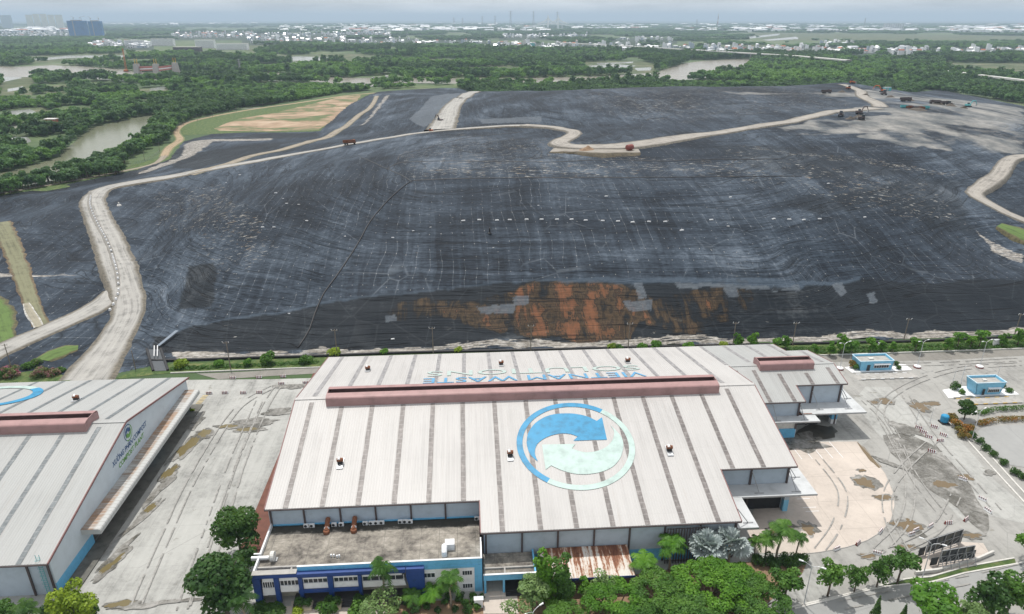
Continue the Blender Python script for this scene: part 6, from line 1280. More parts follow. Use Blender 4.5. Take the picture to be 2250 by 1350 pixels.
# painted arrow and bay lines
def mark(name, s, z=.15, m='white'): sheet(name, GP(s), z, M[m])
mark('road_arrow', '2175 1288;2184 1279;2191 1279;2193 1273;2188 1271;2209 1270;2203 1272;2200 1275;2200 1285;2190 1284;2184 1289')
for i in range(6):
    for dx in (0, 1.3): a = Vector((72.5, 141.2 - 4.3 * i - dx, .11)); MB_ = [(a.x, a.y), (a.x + 3.0, a.y), (a.x + 3.0, a.y + .16), (a.x, a.y + .16)]; sheet('bay_line', MB_, .115, M['white'])
for i in range(5): x = 80.5 + 2.6 * i; sheet('bay_line', [(x, 137.5), (x + .15, 137.5), (x + .15, 144.5), (x, 144.5)], .115, M['white'])
for i in range(9): p = at(429 + i * 2.9, 897 - i * 3.3); sheet('yellow_stripe', [(p.x - .9, p.y - .22), (p.x + .7, p.y - .1), (p.x + .7, p.y + .3), (p.x - .9, p.y + .2)], .15, plain('faded_yellow_paint', (.55, .45, .25), .8, .1) if i == 0 else bpy.data.materials['faded_yellow_paint'])
# billboard frames on their plinth
sheet('plinth_slab', GP('2010 1232;2020 1216;2110 1192;2160 1195;2172 1215;2130 1245;2050 1262;2012 1258'), .16, M['apron'])
def billboard(a, b, h, label, rev):
    e = tag(empty('billboard_frame', tuple(a)), label, 'billboard'); L = (b - a).length; e.rotation_euler = (0, 0, math.atan2(b.y - a.y, b.x - a.x))
    mt = M['weathered']; MB().box(0, L, .1, .18, .9, h).build('panel', mt, e); MB().box(-1.6, 0, .3, .4, .3, h * .55).build('panel', mt, e); MB().box(L, L + 1.1, .3, .4, .3, h * .6).build('panel', mt, e)
    fr = MB(); n = 4
    for i in range(n + 1): x = L * i / n; fr.box(x - .08, x + .08, -.1, .08, 0, h + .05); fr.tube([(x, -.02, h * .75), (x, -1.6 if rev else 1.6, .05)], .07, 5)
    for z in (.5, 1.0, h * .62, h): fr.box(0, L, -.06, .06, z - .05, z + .05)
    for i in range(n): fr.tube([(L * i / n, -.1, 1.0), (L * (i + 1) / n, -.1, h * .62)], .04, 4)
    fr.build('truss', M['steel'], e); return e
g = N('weathered_board'); v = g.pos(); f = g.noise(g.map(v, (.6, .6, .25)), 1, 6, .7); g.col(g.ramp(f, [(.36, (.02, .024, .028)), (.5, (.05, .055, .06)), (.58, (.1, .1, .08)), (.7, (.17, .16, .12))])); g.set(Roughness=.7); M['weathered'] = g.m
billboard(at(2032, 1224), at(2105, 1200), 4.3, 'dark weathered billboard frame, back one of two', False); billboard(at(2060, 1246), at(2131, 1234), 4.0, 'dark panelled billboard frame with exposed truss, front one of two', True)
ribbon_box('low_wall', GP('2010 1262;2060 1256;2150 1230;2182 1216', .1), .4, .7, M['kerb'], kind=None, label='low concrete wall edging the billboard plinth', cat='wall')
for px, py, wd, L in ((92, 822, .9, 'small white utility box beside the bougainvillea'), (1934, 766, 1.6, 'white cabinet in the shrubs behind the far blue cabin'), (2187, 760, 1.8, 'pale tilted cabinet in the shrubs at the far right'), (1052, 1333, 1.6, 'white stone box at the end of the office bed')):
    e = tag(empty('utility_box', PL(px, py)), L, 'utility box'); MB().box(-wd / 2, wd / 2, -.4, .4, .1, wd * 1.2).build('casing', M['white'], e); MB().box(-wd / 2 - .08, wd / 2 + .08, -.5, .5, wd * 1.2, wd * 1.2 + .08).build('lid', M['galv'], e)
p = PL(880, 1322, .5); o = MB().box(-.4, .4, -.08, .08, .3, .75).tube([(-.3, 0, 0), (-.3, 0, .4)], .03, 4).tube([(.3, 0, 0), (.3, 0, .4)], .03, 4).build('garden_sign', M['redpaint']); o.location = p; tag(o, 'small red sign among the garden shrubs', 'sign')

# ------------------------------------------------------------------ machines on the landfill
def truck(loc, rz, body, label, group='dump trucks on the landfill', sc=1.0):
    e = tag(empty('dump_truck', tuple(loc), rz, sc), label, 'truck', group); MB().box(-3.6, 3.4, -.5, .5, .8, 1.15).build('chassis', M['black'], e)
    c = MB().hexa([(2.0, -1.15, 1.0), (3.7, -1.15, 1.0), (3.7, 1.15, 1.0), (2.0, 1.15, 1.0)], [(2.0, -1.1, 2.9), (3.3, -1.1, 2.9), (3.3, 1.1, 2.9), (2.0, 1.1, 2.9)]).build('cab', M[body], e); MB().hexa([(3.62, -1, 1.9), (3.66, -1, 1.9), (3.66, 1, 1.9), (3.62, 1, 1.9)], [(3.38, -.95, 2.7), (3.42, -.95, 2.7), (3.42, .95, 2.7), (3.38, .95, 2.7)]).build('windscreen', M['glass'], c)
    b = MB(); b.hexa([(-3.8, -1.1, 1.2), (1.8, -1.1, 1.2), (1.8, 1.1, 1.2), (-3.8, 1.1, 1.2)], [(-4.1, -1.3, 1.35), (1.85, -1.3, 1.35), (1.85, 1.3, 1.35), (-4.1, 1.3, 1.35)])
    for y in (-1.3, 1.2): b.box(-4.1, 1.85, y, y + .1, 1.36, 2.7)
    b.box(1.75, 1.86, -1.19, 1.19, 1.36, 3.0); b.build('dump_bed', M[body], e)
    for x in (2.7, -1.6, -2.9):
        for y in (-1.15, .8):
            o = MB().lathe([(.3, 0), (.52, .02), (.52, .34), (.3, .36)], 12).build('wheel', M['black'], e); o.rotation_euler = (math.pi / 2, 0, 0); o.location = (x, y + .36, .52)
def excavator(loc, rz, m, label, sc=1.0, reach=1.0):
    e = tag(empty('excavator', tuple(loc), rz, sc), label, 'excavator', 'excavators on the landfill')
    for y in (-1.3, .7): MB().prism([(-2.0, .3), (-1.7, 0), (1.7, 0), (2.0, .3), (1.9, .7), (1.6, .85), (-1.6, .85), (-1.9, .7)], 'y', y, y + .6).build('track', M['black'], e)
    b = MB().hexa([(-2.2, -1.3, 1.0), (1.0, -1.3, 1.0), (1.0, 1.3, 1.0), (-2.2, 1.3, 1.0)], [(-2.1, -1.25, 2.1), (1.0, -1.25, 2.0), (1.0, 1.25, 2.0), (-2.1, 1.25, 2.1)]).build('body', M[m], e)
    c = MB().hexa([(-.2, .3, 2.0), (1.3, .3, 1.2), (1.3, 1.25, 1.2), (-.2, 1.25, 2.0)], [(-.1, .35, 3.0), (1.0, .35, 3.0), (1.0, 1.2, 3.0), (-.1, 1.2, 3.0)]).build('cab', M['glass'], e)
    MB().tube([(.9, -.2, 1.7), (2.6 * reach, -.2, 4.3), (4.9 * reach, -.2, 4.4)], [.32, .38, .25], 5).build('boom', M[m], e); MB().tube([(4.9 * reach, -.2, 4.5), (6.4 * reach, -.2, 2.0)], [.28, .18], 5).build('stick', M[m], e)
    MB().prism([(6.2 * reach, 2.1), (6.7 * reach, 1.9), (6.6 * reach, 1.0), (5.7 * reach, .8), (5.8 * reach, 1.3)], 'y', -.8, .4).build('bucket', M['steel'], e)
def dozer(loc, rz, m, label, sc=1.0):
    e = tag(empty('bulldozer', tuple(loc), rz, sc), label, 'bulldozer', 'bulldozers on the landfill')
    for y in (-1.3, .8): MB().prism([(-1.8, .3), (-1.5, 0), (1.5, 0), (1.8, .3), (1.6, .95), (-1.6, .95)], 'y', y, y + .5).build('track', M['black'], e)
    MB().hexa([(-1.6, -.75, .6), (1.9, -.7, .6), (1.9, .7, .6), (-1.6, .75, .6)], [(-1.6, -.75, 1.9), (1.8, -.6, 1.6), (1.8, .6, 1.6), (-1.6, .75, 1.9)]).build('body', M[m], e); MB().hexa([(-1.5, -.8, 1.9), (.1, -.8, 1.9), (.1, .8, 1.9), (-1.5, .8, 1.9)], [(-1.4, -.75, 3.0), (0, -.75, 3.0), (0, .75, 3.0), (-1.4, .75, 3.0)]).build('cab', M['glass'], e)
    MB().prism([(2.3, .1), (2.6, .15), (2.45, .7), (2.6, 1.3), (2.4, 1.35), (2.25, .7)], 'y', -1.7, 1.7).build('blade', M['steel'], e)
    for y in (-1.45, 1.3): MB().box(-.3, 2.3, y, y + .15, .5, .7).build('push_arm', M[m], e)
truck(T(769, 319, .35), .25, 'rust', 'reddish dump truck on the haul road left of centre', sc=1.1); dozer(T(947, 290, .3), .2, 'orange', 'dark little dozer at the haul road junction', .8)
excavator(T(967, 270, .3), 2.2, 'brownsteel', 'dark excavator on the side ramp above the junction', 1.2)
e = tag(empty('red_tank', tuple(T(1383, 333, .3)), .6), 'red cylindrical tank lying on the earth turn-out', 'tank'); o = MB().lathe([(.3, -2.2), (1.3, -2.0), (1.45, -1.6), (1.45, 1.6), (1.3, 2.0), (.3, 2.2)], 16).build('shell', M['redpaint'], e); o.rotation_euler = (0, math.pi / 2, 0); o.location = (0, 0, 1.9); MB().box(-1.5, 1.5, -.9, .9, 0, .5).build('cradle', M['rust'], e)
excavator(T(1888, 252, .2), .3, 'brownsteel', 'dark excavator with raised arm beside the upper haul road', 1.15); dozer(T(1847, 256, .2), 1.0, 'brownsteel', 'dark bulldozer left of the excavator by the upper haul road', 1.2); dozer(T(1893, 264, .2), 2.6, 'brownsteel', 'dark bulldozer below the excavator by the upper haul road', 1.15)
truck(T(1990, 224, .2), 0.1, 'brownsteel', 'dark truck nearest the road end on the tipping ground', sc=1.15); truck(T(2053, 229, .2), 2.9, 'brownsteel', 'dark truck in the middle of the tipping ground', sc=1.05); truck(T(2076, 231, .2), .2, 'brownsteel', 'dark truck in the tipping ground, left of the rightmost pair', sc=1.0); dozer(T(2086, 232, .2), .2, 'brownsteel', 'brown bulldozer on the tipping ground, right of the trucks', 1.1); excavator(T(2127, 236, .2), .1, 'teal', 'small teal excavator at the right of the tipping ground', 1.1)
for i, (px, py, m, L) in enumerate(((1998, 238, 'rust', 'rusty skip at the left of the scrap row'), (2011, 240, 'brownsteel', 'brown skip in the scrap row next to the rusty one'), (2024, 240, 'rust', 'rusty skip right in the scrap row'), (1986, 237, 'teal', 'teal skip at the left end of the scrap row'), (2034, 239, 'teal', 'teal skip at the right end of the scrap row'))):
    e = tag(empty('skip_container', tuple(T(px, py, .15)), random.uniform(-.3, .3), 1.0), L, 'skip'); b = MB(); b.hexa([(-1.8, -1, 0), (1.8, -1, 0), (1.8, 1, 0), (-1.8, 1, 0)], [(-2.3, -1.1, .2), (2.3, -1.1, .2), (2.3, 1.1, .2), (-2.3, 1.1, .2)])
    for y in (-1.1, 1.0): b.hexa([(-2.3, y, .21), (2.3, y, .21), (2.3, y + .1, .21), (-2.3, y + .1, .21)], [(-2.5, y, 1.7), (2.5, y, 1.7), (2.5, y + .1, 1.7), (-2.5, y + .1, 1.7)])
    b.box(-2.4, -2.3, -1, 1, .21, 1.6); b.box(2.3, 2.4, -1, 1, .21, 1.6); b.build('shell', M[m], e)
    [MB().box(x - .06, x + .06, -1.18, -1.11, .2, 1.68).build('rib', M[m], e) for x in (-1.5, 0, 1.5)]
e = tag(empty('site_container', tuple(T(1948, 200, .1)), .1, 1.3), 'teal site container at the far end of the tipping ground', 'container'); MB().box(-3, 3, -1.2, 1.2, .1, 2.6).build('body', M['teal'], e); MB().box(-3.06, 3.06, -1.26, 1.26, 2.6, 2.68).build('roof', M['galv'], e); MB().box(-.5, .5, -1.24, -1.2, .15, 2.2).build('door', M['steel'], e)
excavator(T(1938, 203, .1), 2.6, 'orange', 'yellowish excavator beside the teal site container', 1.3); truck(T(1816, 206, .2), .1, 'brownsteel', 'dark truck on the upper plateau', sc=1.1); dozer(T(1872, 184, .2), .1, 'orange', 'orange bulldozer on the skyline of the plateau', 1.4); dozer(T(1942, 209, .2), 1.2, 'brownsteel', 'dark bulldozer below the yellowish excavator', 1.5); dozer(T(1864, 196, .2), 2, 'orange', 'small orange bulldozer on the plateau track', 1.0)

M['rubble'] = plain('dark_rubble', (.1, .085, .07), .95, .25, .6)
for i, (px, py, r) in enumerate(((1998, 222, 6), (2062, 230, 7), (2088, 233, 6), (2016, 242, 8), (1888, 258, 5), (1868, 262, 4), (2118, 238, 4), (1955, 214, 5), (1902, 210, 4), (1850, 203, 5))):
    p = T(px, py); mound('waste_heap', p.x, p.y, r, r * .5, 1.7, M['rubble'], i + 20, label='low dark heap of rubble on the tipping ground', cat='rubble heap')['group'] = 'rubble heaps on the tipping ground'
# ------------------------------------------------------------------ far things: towers, school, river gate, bridge, pylons
def netted_block(px0, px1, pyb, pyt, label):
    a, b = at(px0, pyb), at(px1, pyb); wd = (b - a).length; h = atY(px0, pyt, a.y).z; e = tag(empty('tower_block', tuple(a)), label, 'tower block')
    MB().box(0, wd, 0, wd * .3, 0, h).build('safety_netting', M['net'], e); m2 = MB()
    for i in range(int(h / 4)): m2.box(-.5, wd + .5, -.6, -.1, i * 4 + 3.4, i * 4 + 3.9)
    m2.build('floor_edge', M['net2'], e); MB().box(wd * .3, wd * .36, -.9, -.65, 0, h * 1.02).build('hoist_shaft', M['steel'], e)
    MB().box(wd * .2, wd * .75, wd * .05, wd * .25, h, h + 5).build('roof_core', M['concrete'], e); return e, wd, h
M['gatered'] = plain('pale_red_gate', (.42, .16, .13), .6, .1, .05); M['beige'] = plain('pale_beige_render', (.74, .72, .64), .8, .06, .02); M['net'] = plain('blue_netting', (.06, .21, .46), .8, .12, .05); M['net2'] = plain('darker_blue_edge', (.04, .12, .27), .8, .1, .05)
def tower_crane(loc, h, jib, rz, label):
    e = tag(empty('tower_crane', tuple(loc), rz), label, 'tower crane', 'tower cranes on the blue towers'); MB().box(-1, 1, -1, 1, 0, h).build('mast', M['steel'], e); MB().tube([(-jib * .35, 0, h), (0, 0, h + 4), (jib, 0, h + 10)], [1.2, 1.0, .7], 4).build('jib', M['steel'], e); MB().box(-jib * .35 - 2, -jib * .35 + 2, -1.5, 1.5, h - 4, h).build('counterweight', M['concrete'], e)
for x0, x1, L in ((153, 191, 'blue-netted tower block under construction, wider left one'), (199, 226, 'blue-netted tower block under construction, narrower right one')):
    e, wd, h = netted_block(x0, x1, 79, 46 if x0 < 160 else 47, L)
    for q, rz in (((.25, 2.6), (.7, .4)) if x0 < 160 else ((.1, 2.4), (.75, 2.2))): p = Vector(e.location) + Vector((wd * q, wd * .3, h)); tower_crane(p, 18, 26, rz, 'tower crane above the %s blue-netted tower, %s of its pair' % (('wider' if x0 < 160 else 'narrower'), 'left' if q < .5 else 'right'))
def slab_block(name, px0, px1, pyb, pyt, m, label, dep=14, fl=3.6, cat='building', top=True, z=0.0, bands=True):
    a, b = at(px0, pyb, z), at(px1, pyb, z); wd = (b - a).length; h = max(5, atY(px0, pyt, a.y).z); e = tag(empty(name, tuple(a), math.atan2(b.y - a.y, b.x - a.x)), label, cat)
    MB().box(0, wd, 0, dep, 0, h).build('wall', M[m], e)
    if bands:
        for i in range(int(h / fl)): MB().box(wd * .03, wd * .97, -.12, -.02, i * fl + 1.3, i * fl + 2.2).build('window_band', M['glass'], e)
    if top: MB().box(-.6, wd + .6, -.6, dep + .6, h, h + .7).build('roof', M['offwhite'], e)
    return e
slab_block('school_block', 430, 472, 106, 88, 'bright', 'tall white school block with dark square bays', 16); slab_block('school_block', 475, 545, 110, 96, 'bright', 'long low white school wing with ribbon windows'); slab_block('school_block', 333, 383, 101, 86, 'bright', 'white block with a colonnaded top, left of the tall school block'); slab_block('school_block', 274, 315, 101, 89, 'bright', 'smaller white block farthest left of the school group'); slab_block('school_hall', 381, 440, 114, 104, 'brownsteel', 'low school hall with dark striped front and pale roof', 20)
slab_block('block_of_flats', 6, 26, 62, 34, 'wallgrey', 'grey-blue tower block at the far left on the horizon', 40, bands=False)
for i, (x0, x1, t) in enumerate(((62, 74, 33), (78, 90, 31), (94, 106, 31), (110, 122, 33), (126, 140, 33))): slab_block('block_of_flats', x0, x1, 62, t, 'beige', 'beige block of flats on the left horizon, %s in its row' % ('first', 'second', 'third', 'fourth', 'fifth')[i], 22, bands=False) if 'beige' in M else None
# river gate
e = tag(empty('tidal_gate', (0, 0, 0)), 'tidal barrier gate with three grey piers and red-white lifting leaves across the river', 'river gate'); py0 = 166
P3 = [at(304, 166), at(346, 166), at(388, 163)]
for p in P3:
    b = MB(); b.hexa([(p.x - 5, p.y - 8, 0), (p.x + 5, p.y - 8, 0), (p.x + 5, p.y + 8, 0), (p.x - 5, p.y + 8, 0)], [(p.x - 4, p.y - 5, 21), (p.x + 4, p.y - 5, 21), (p.x + 4, p.y + 5, 21), (p.x - 4, p.y + 5, 21)]); pr = b.build('pier', M['concrete'], e)
    for q in (-2, 2): MB().cyl(p.x + q, p.y, 21, 30, .7, 6).build('lifting_column', M['yellow'], pr)
for a, b in zip(P3[:-1], P3[1:]):
    MB().hexa([(a.x + 5, a.y - 1, 8), (b.x - 5, b.y - 1, 9), (b.x - 5, b.y + 3, 9), (a.x + 5, a.y + 3, 8)], [(a.x + 5, a.y - 1, 16), (b.x - 5, b.y - 1, 17), (b.x - 5, b.y + 3, 17), (a.x + 5, a.y + 3, 16)]).build('gate_leaf', M['gatered'], e); MB().hexa([(a.x + 5, a.y - 1.4, 10.5), (b.x - 5, b.y - 1.4, 11.5), (b.x - 5, b.y - 1.05, 11.5), (a.x + 5, a.y - 1.05, 10.5)], [(a.x + 5, a.y - 1.4, 12.5), (b.x - 5, b.y - 1.4, 13.5), (b.x - 5, b.y - 1.05, 13.5), (a.x + 5, a.y - 1.05, 12.5)]).build('white_band', M['white'], e)
MB().box(P3[0].x - 30, P3[2].x + 10, P3[0].y - 12, P3[0].y - 8, 0, 3).build('coffer_deck', M['concrete'], e)
a, b = at(392, 161), at(520, 166); o = MB().hexa([(0, -6, 0), ((b - a).length, -6, 0), ((b - a).length, 6, 0), (0, 6, 0)], [(0, -5, 3), ((b - a).length, -5, 3), ((b - a).length, 5, 3), (0, 5, 3)]).build('river_embankment', M['concrete']); o.location = a; o.rotation_euler = (0, 0, math.atan2(b.y - a.y, b.x - a.x)); tag(o, 'pale concrete river embankment right of the tidal gate', 'embankment')
p = at(278, 158); e = tag(empty('crawler_crane', tuple(p)), 'tall orange lattice crane left of the tidal gate', 'crane'); m_ = MB()
for q in (-1.6, 1.6): m_.tube([(q, 0, 3), (q * .3 + 1.5, 0, 45)], .45, 4)
for i in range(11): z = 4 + 3.6 * i; m_.tube([(-1.6 + .11 * i, 0, z), (1.7 - .02 * i, 0, z + 3.6)], .22, 3)
m_.build('lattice_boom', M['orange'], e); MB().box(-4, 3, -3, 3, 0, 4).build('crane_house', M['orange'], e); MB().box(-5, 4, -4, 4, -.2, .9).build('track', M['black'], e)
for px0, px1, py, L in ((817, 857, 174, 'long dark barge moored on the river'), (192, 215, 157, 'barge with a pitched deck roof at the river bend left'), (1210, 1240, 162, 'flat barge on the middle river reach')):
    a, b = at(px0, py), at(px1, py); q = (b - a).length; e = tag(empty('barge', tuple(a + Vector((0, 0, .1)))), L, 'barge'); MB().hexa([(2, -4, 0), (q - 3, -4, 0), (q - 3, 4, 0), (2, 4, 0)], [(0, -4.5, 2.6), (q, -4.5, 2.6), (q, 4.5, 2.6), (0, 4.5, 2.6)]).build('hull', M['steel'], e); MB().box(q * .75, q * .9, -2.5, 2.5, 2.6, 6).build('wheelhouse', M['offwhite'], e); MB().box(q * .08, q * .7, -3.4, 3.4, 2.6, 3.4).build('hold_cover', M['concrete'], e)
# cable-stayed bridge
e = tag(empty('cable_stayed_bridge', (0, 0, 0)), 'white cable-stayed bridge with two fan towers on the horizon', 'bridge'); B0 = at(1214, 63.5); yb = B0.y
def bx(px): return atY(px, 60, yb).x
def bz(py): return atY(1214, py, yb).z
deck = smoothpath([Vector((bx(1035), yb, 8)), Vector((bx(1100), yb, bz(66.5))), Vector((bx(1160), yb, bz(59))), Vector((bx(1195), yb, bz(54))), Vector((bx(1215), yb, bz(53))), Vector((bx(1235), yb, bz(54))), Vector((bx(1258), yb, bz(58))), Vector((bx(1290), yb, bz(62)))], 60)
MB().tube(deck, 8, 4).build('deck', M['bright'], e)
for i in range(4, len(deck) - 1, 2):
    q = deck[i]; d = MB().box(q.x - 4, q.x + 4, yb - 8, yb + 8, 0, max(1, q.z - 6)).build('pier', M['offwhite'], e)
for px in (1204, 1226):
    x = bx(px); zt0 = bz(34.0)
    for s in (-12, 12): MB().tube([(x, yb + s, 0), (x, yb + s * 1.3, bz(54)), (x, yb + s * .6, zt0)], [9, 8, 5.5], 5).build('tower_leg', M['bright'], e)
    cb = MB(); zd = bz(53.5)
    for s in (-1, 1):
        for k in range(1, 12): cb.tube([(x, yb - 6, zt0 - 4 * k), (x + s * 12 * k, yb - 8, zd)], 1.7, 3)
    cb.build('stay_cables', M['bright'], e)
def pylon(px, pyb, pyt, label):
    p = at(px, pyb); h = atY(px, pyt, p.y).z; e = tag(empty('power_pylon', tuple(p)), label, 'pylon', 'power pylons on the horizon'); m_ = MB(); r = h * .075; t = max(.5, h * .008)
    for sx in (-1, 1):
        for sy in (-1, 1): m_.tube([(sx * r, sy * r, 0), (sx * r * .35, sy * r * .35, h * .6), (sx * r * .2, sy * r * .2, h)], t, 3)
    for k in range(8): z0, z1 = h * k / 8, h * (k + 1) / 8; q0, q1 = r * (1 - .8 * k / 8), r * (1 - .8 * (k + 1) / 8); m_.tube([(-q0, -q0, z0), (q1, -q1, z1)], t * .6, 3); m_.tube([(q0, -q0, z0), (-q1, -q1, z1)], t * .6, 3)
    m_.build('lattice', M['steel'], e)
    for k in (.7, .82, .94): MB().tube([(-h * .13, 0, h * k), (0, 0, h * k + h * .02), (h * .13, 0, h * k)], t, 4).build('crossarm', M['steel'], e)
for a in ((1172, 62, 25, 'tallest pylon left of the bridge towers'), (1122, 63, 24, 'thin pylon second left of the bridge'), (1088, 63, 35, 'pylon third left of the bridge'), (1060, 64, 36, 'pylon fourth left of the bridge, beside a twin'), (1017, 64, 40, 'faint pylon fifth left of the bridge'), (998, 66, 39, 'faint pylon sixth left of the bridge'), (1224, 60, 26, 'pylon behind the right bridge tower'), (895, 87, 67, 'small pylon above the town, left of centre'), (1056, 88, 72, 'small pylon above the town near centre'), (529, 166, 130, 'teal lattice pylon at the river embankment')): pylon(*a)
# viaducts and pale walls
def viaduct(P, wd, z0, label, th=1.6):
    e = tag(empty('viaduct', (0, 0, 0)), label, 'viaduct'); Q = smoothpath([Vector((p.x, p.y, z0)) for p in P], 25); vs, fs = [], []; n = len(Q)
    for i, p in enumerate(Q):
        d = Q[min(i + 1, n - 1)] - Q[max(i - 1, 0)]; d.z = 0; d.normalize(); s = Vector((d.y, -d.x, 0)) * wd / 2
        for a, z in ((-1, 0), (-1, th + 1), (1, th + 1), (1, 0)): vs.append((p.x + s.x * a, p.y + s.y * a, z0 + z))
    for i in range(n - 1): fs += [(i * 4 + j, i * 4 + (j + 1) % 4, i * 4 + 4 + (j + 1) % 4, i * 4 + 4 + j) for j in range(4)]
    MB().add(vs, fs).build('deck', M['offwhite'], e)
    for i in range(1, n - 1, 2): MB().box(Q[i].x - 1.2, Q[i].x + 1.2, Q[i].y - 1.2, Q[i].y + 1.2, 0, z0).build('pier', M['concrete'], e)
viaduct([at(1522, 111, 15), at(1575, 114.5, 15), at(1650, 119, 15), at(1750, 125, 15), at(1865, 135, 15)], 14, 15, 'long white viaduct crossing behind the river on the right'); viaduct([at(1220, 94, 14), at(1300, 99, 14), at(1380, 103, 14), at(1500, 110, 14)], 12, 14, 'pale viaduct running through the town at centre'); viaduct([at(2040, 154, 11), at(2100, 161, 11), at(2180, 171, 11), at(2340, 190, 11)], 9, 11, 'low pale viaduct at the right edge beyond the forest')
# silos and chimney
e = tag(empty('silo_row', tuple(at(1942, 68))), 'row of tall grey silos at the far factory on the right', 'silos')
for i in range(9): MB().cyl(i * 22, 0, 0, 62, 9, 12).build('silo', M['galv'], e)
p = at(1576, 60); h = atY(1576, 30, p.y).z; e = tag(empty('chimney_stack', tuple(p)), 'slim tall chimney stack on the right horizon', 'chimney')
for k in range(5): MB().tube([(0, 0, h * k / 5), (0, 0, h * (k + 1) / 5)], [9 - k, 8.2 - k], 8).build('shaft_band', M['redpaint' if k % 2 else 'offwhite'], e)
for px, py, t, L in ((1898, 62, 40, 'thin mast on the right horizon'), (1530, 62, 43, 'steel crane frame at the far port left of the chimney')): pylon(px, py, t, L)

# ------------------------------------------------------------------ far houses
M['grove'] = plain('dark_grove_floor', (.026, .045, .022), .95, .2, .02)
def house_proto(kind):
    mb = MB()
    if kind == 0: mb.mat(0).box(-4, 4, -6, 6, 0, 10); mb.mat(1).prism([(-4.4, 10), (4.4, 10), (0, 13)], 'y', -6.4, 6.4); mb.mat(2).box(-3, -.8, -6.1, -6.02, 5, 7.4).box(.8, 3, -6.1, -6.02, 5, 7.4).box(-2, 2, -6.1, -6.02, 0, 3)
    if kind == 1: mb.mat(0).box(-3.5, 3.5, -7, 7, 0, 14).box(-3.5, 3.5, 1, 6.9, 14, 17); mb.mat(1).box(-3.8, 3.8, -7.3, .9, 14, 14.5); mb.mat(2).box(-2.6, 2.6, -7.1, -7.02, 4.5, 6.5).box(-2.6, 2.6, -7.1, -7.02, 8.5, 10.5)
    if kind == 2: mb.mat(0).box(-7, 7, -5, 5, 0, 5); mb.mat(1).prism([(-5.5, 5), (5.5, 5), (0, 8)], 'x', -7.5, 7.5); mb.mat(2).box(-5, -2, -5.1, -5.02, 1.2, 3.4).box(2, 5, -5.1, -5.02, 1.2, 3.4)
    if kind == 3: mb.mat(0).box(-16, 16, -9, 9, 0, 7); mb.mat(1).prism([(-9.6, 7), (9.6, 7), (0, 9.6)], 'x', -16.6, 16.6); mb.mat(2).box(-12, -6, -9.1, -9.02, 0, 5).box(4, 12, -9.1, -9.02, 2.5, 4.5)
    return mb
HC = [('bright', 'bright', 'wh'), ('white', 'galv', 'wh'), ('wallgrey', 'galv', 'gr'), ('bright', 'orangeroof', 'or'), ('white', 'redroof', 'or'), ('bright', 'galv', 'wh')]
M['orangeroof'] = plain('orange_tile_roof', (.45, .17, .08), .8, .1, .3); M['redroof'] = plain('dull_red_roof', (.32, .12, .08), .8, .1, .3)
HM = {}
def house_mesh(k, c):
    if (k, c) not in HM:
        o = house_proto(k).build('house', [M[HC[c][0]], M[HC[c][1]], M['glass']]); HM[(k, c)] = o.data; bpy.data.objects.remove(o)
    return HM[(k, c)]
TOWNS = [  # px0, px1, far py, near py, number, town name, orange share
    (1060, 1175, 95, 106, 34, 'in the river town left of the teal block', .12), (1175, 1400, 97, 109, 44, 'in the river town at centre', .12), (1400, 1530, 102, 110, 22, 'where the pale viaduct starts', .15),
    (1548, 1720, 103, 118, 52, 'in the dense viaduct town, left half', .35), (1720, 1850, 105, 121, 44, 'in the dense viaduct town, right half', .4), (1860, 1935, 108, 118, 14, 'in the thin row right of the dense town', .25), (1945, 2070, 109, 121, 26, 'in the blue-white row at the right', .1), (2090, 2262, 107, 121, 40, 'in the white town at the right frame edge', .12),
    (750, 905, 86, 98, 34, 'in the town at left centre', .15), (905, 1060, 90, 99, 22, 'between left-centre town and the teal block', .15),
    (380, 560, 72, 84, 60, '', .4), (540, 760, 74, 95, 80, '', .2), (200, 330, 95, 106, 40, '', .05), (0, 160, 64, 82, 70, '', .15), (760, 860, 72, 80, 25, '', .2), (1105, 1290, 78, 84, 40, '', .02), (1790, 1880, 96, 99, 10, '', 0), (1350, 1480, 85, 92, 12, '', .1), (230, 560, 50, 56, 60, '', 0), (620, 1200, 52, 70, 200, '', .04), (1260, 1480, 56, 66, 60, '', .05), (1480, 2262, 54, 71, 230, '', .04), (2060, 2262, 60, 72, 50, '', .02), (750, 1010, 60, 72, 60, '', .08)]
HOUSEP = [GP('268 119;560 119;560 88;268 88'), GP('285 178;405 178;400 158;290 160'), GP('140 84;235 84;235 70;140 70'), GP('0 66;150 66;150 58;0 58')]; V_, Q_, I_ = [], [], []; nb = 0; nind = 0; cmats = ['bright', 'white', 'wallgrey', 'galv', 'orangeroof', 'redroof', 'glass']
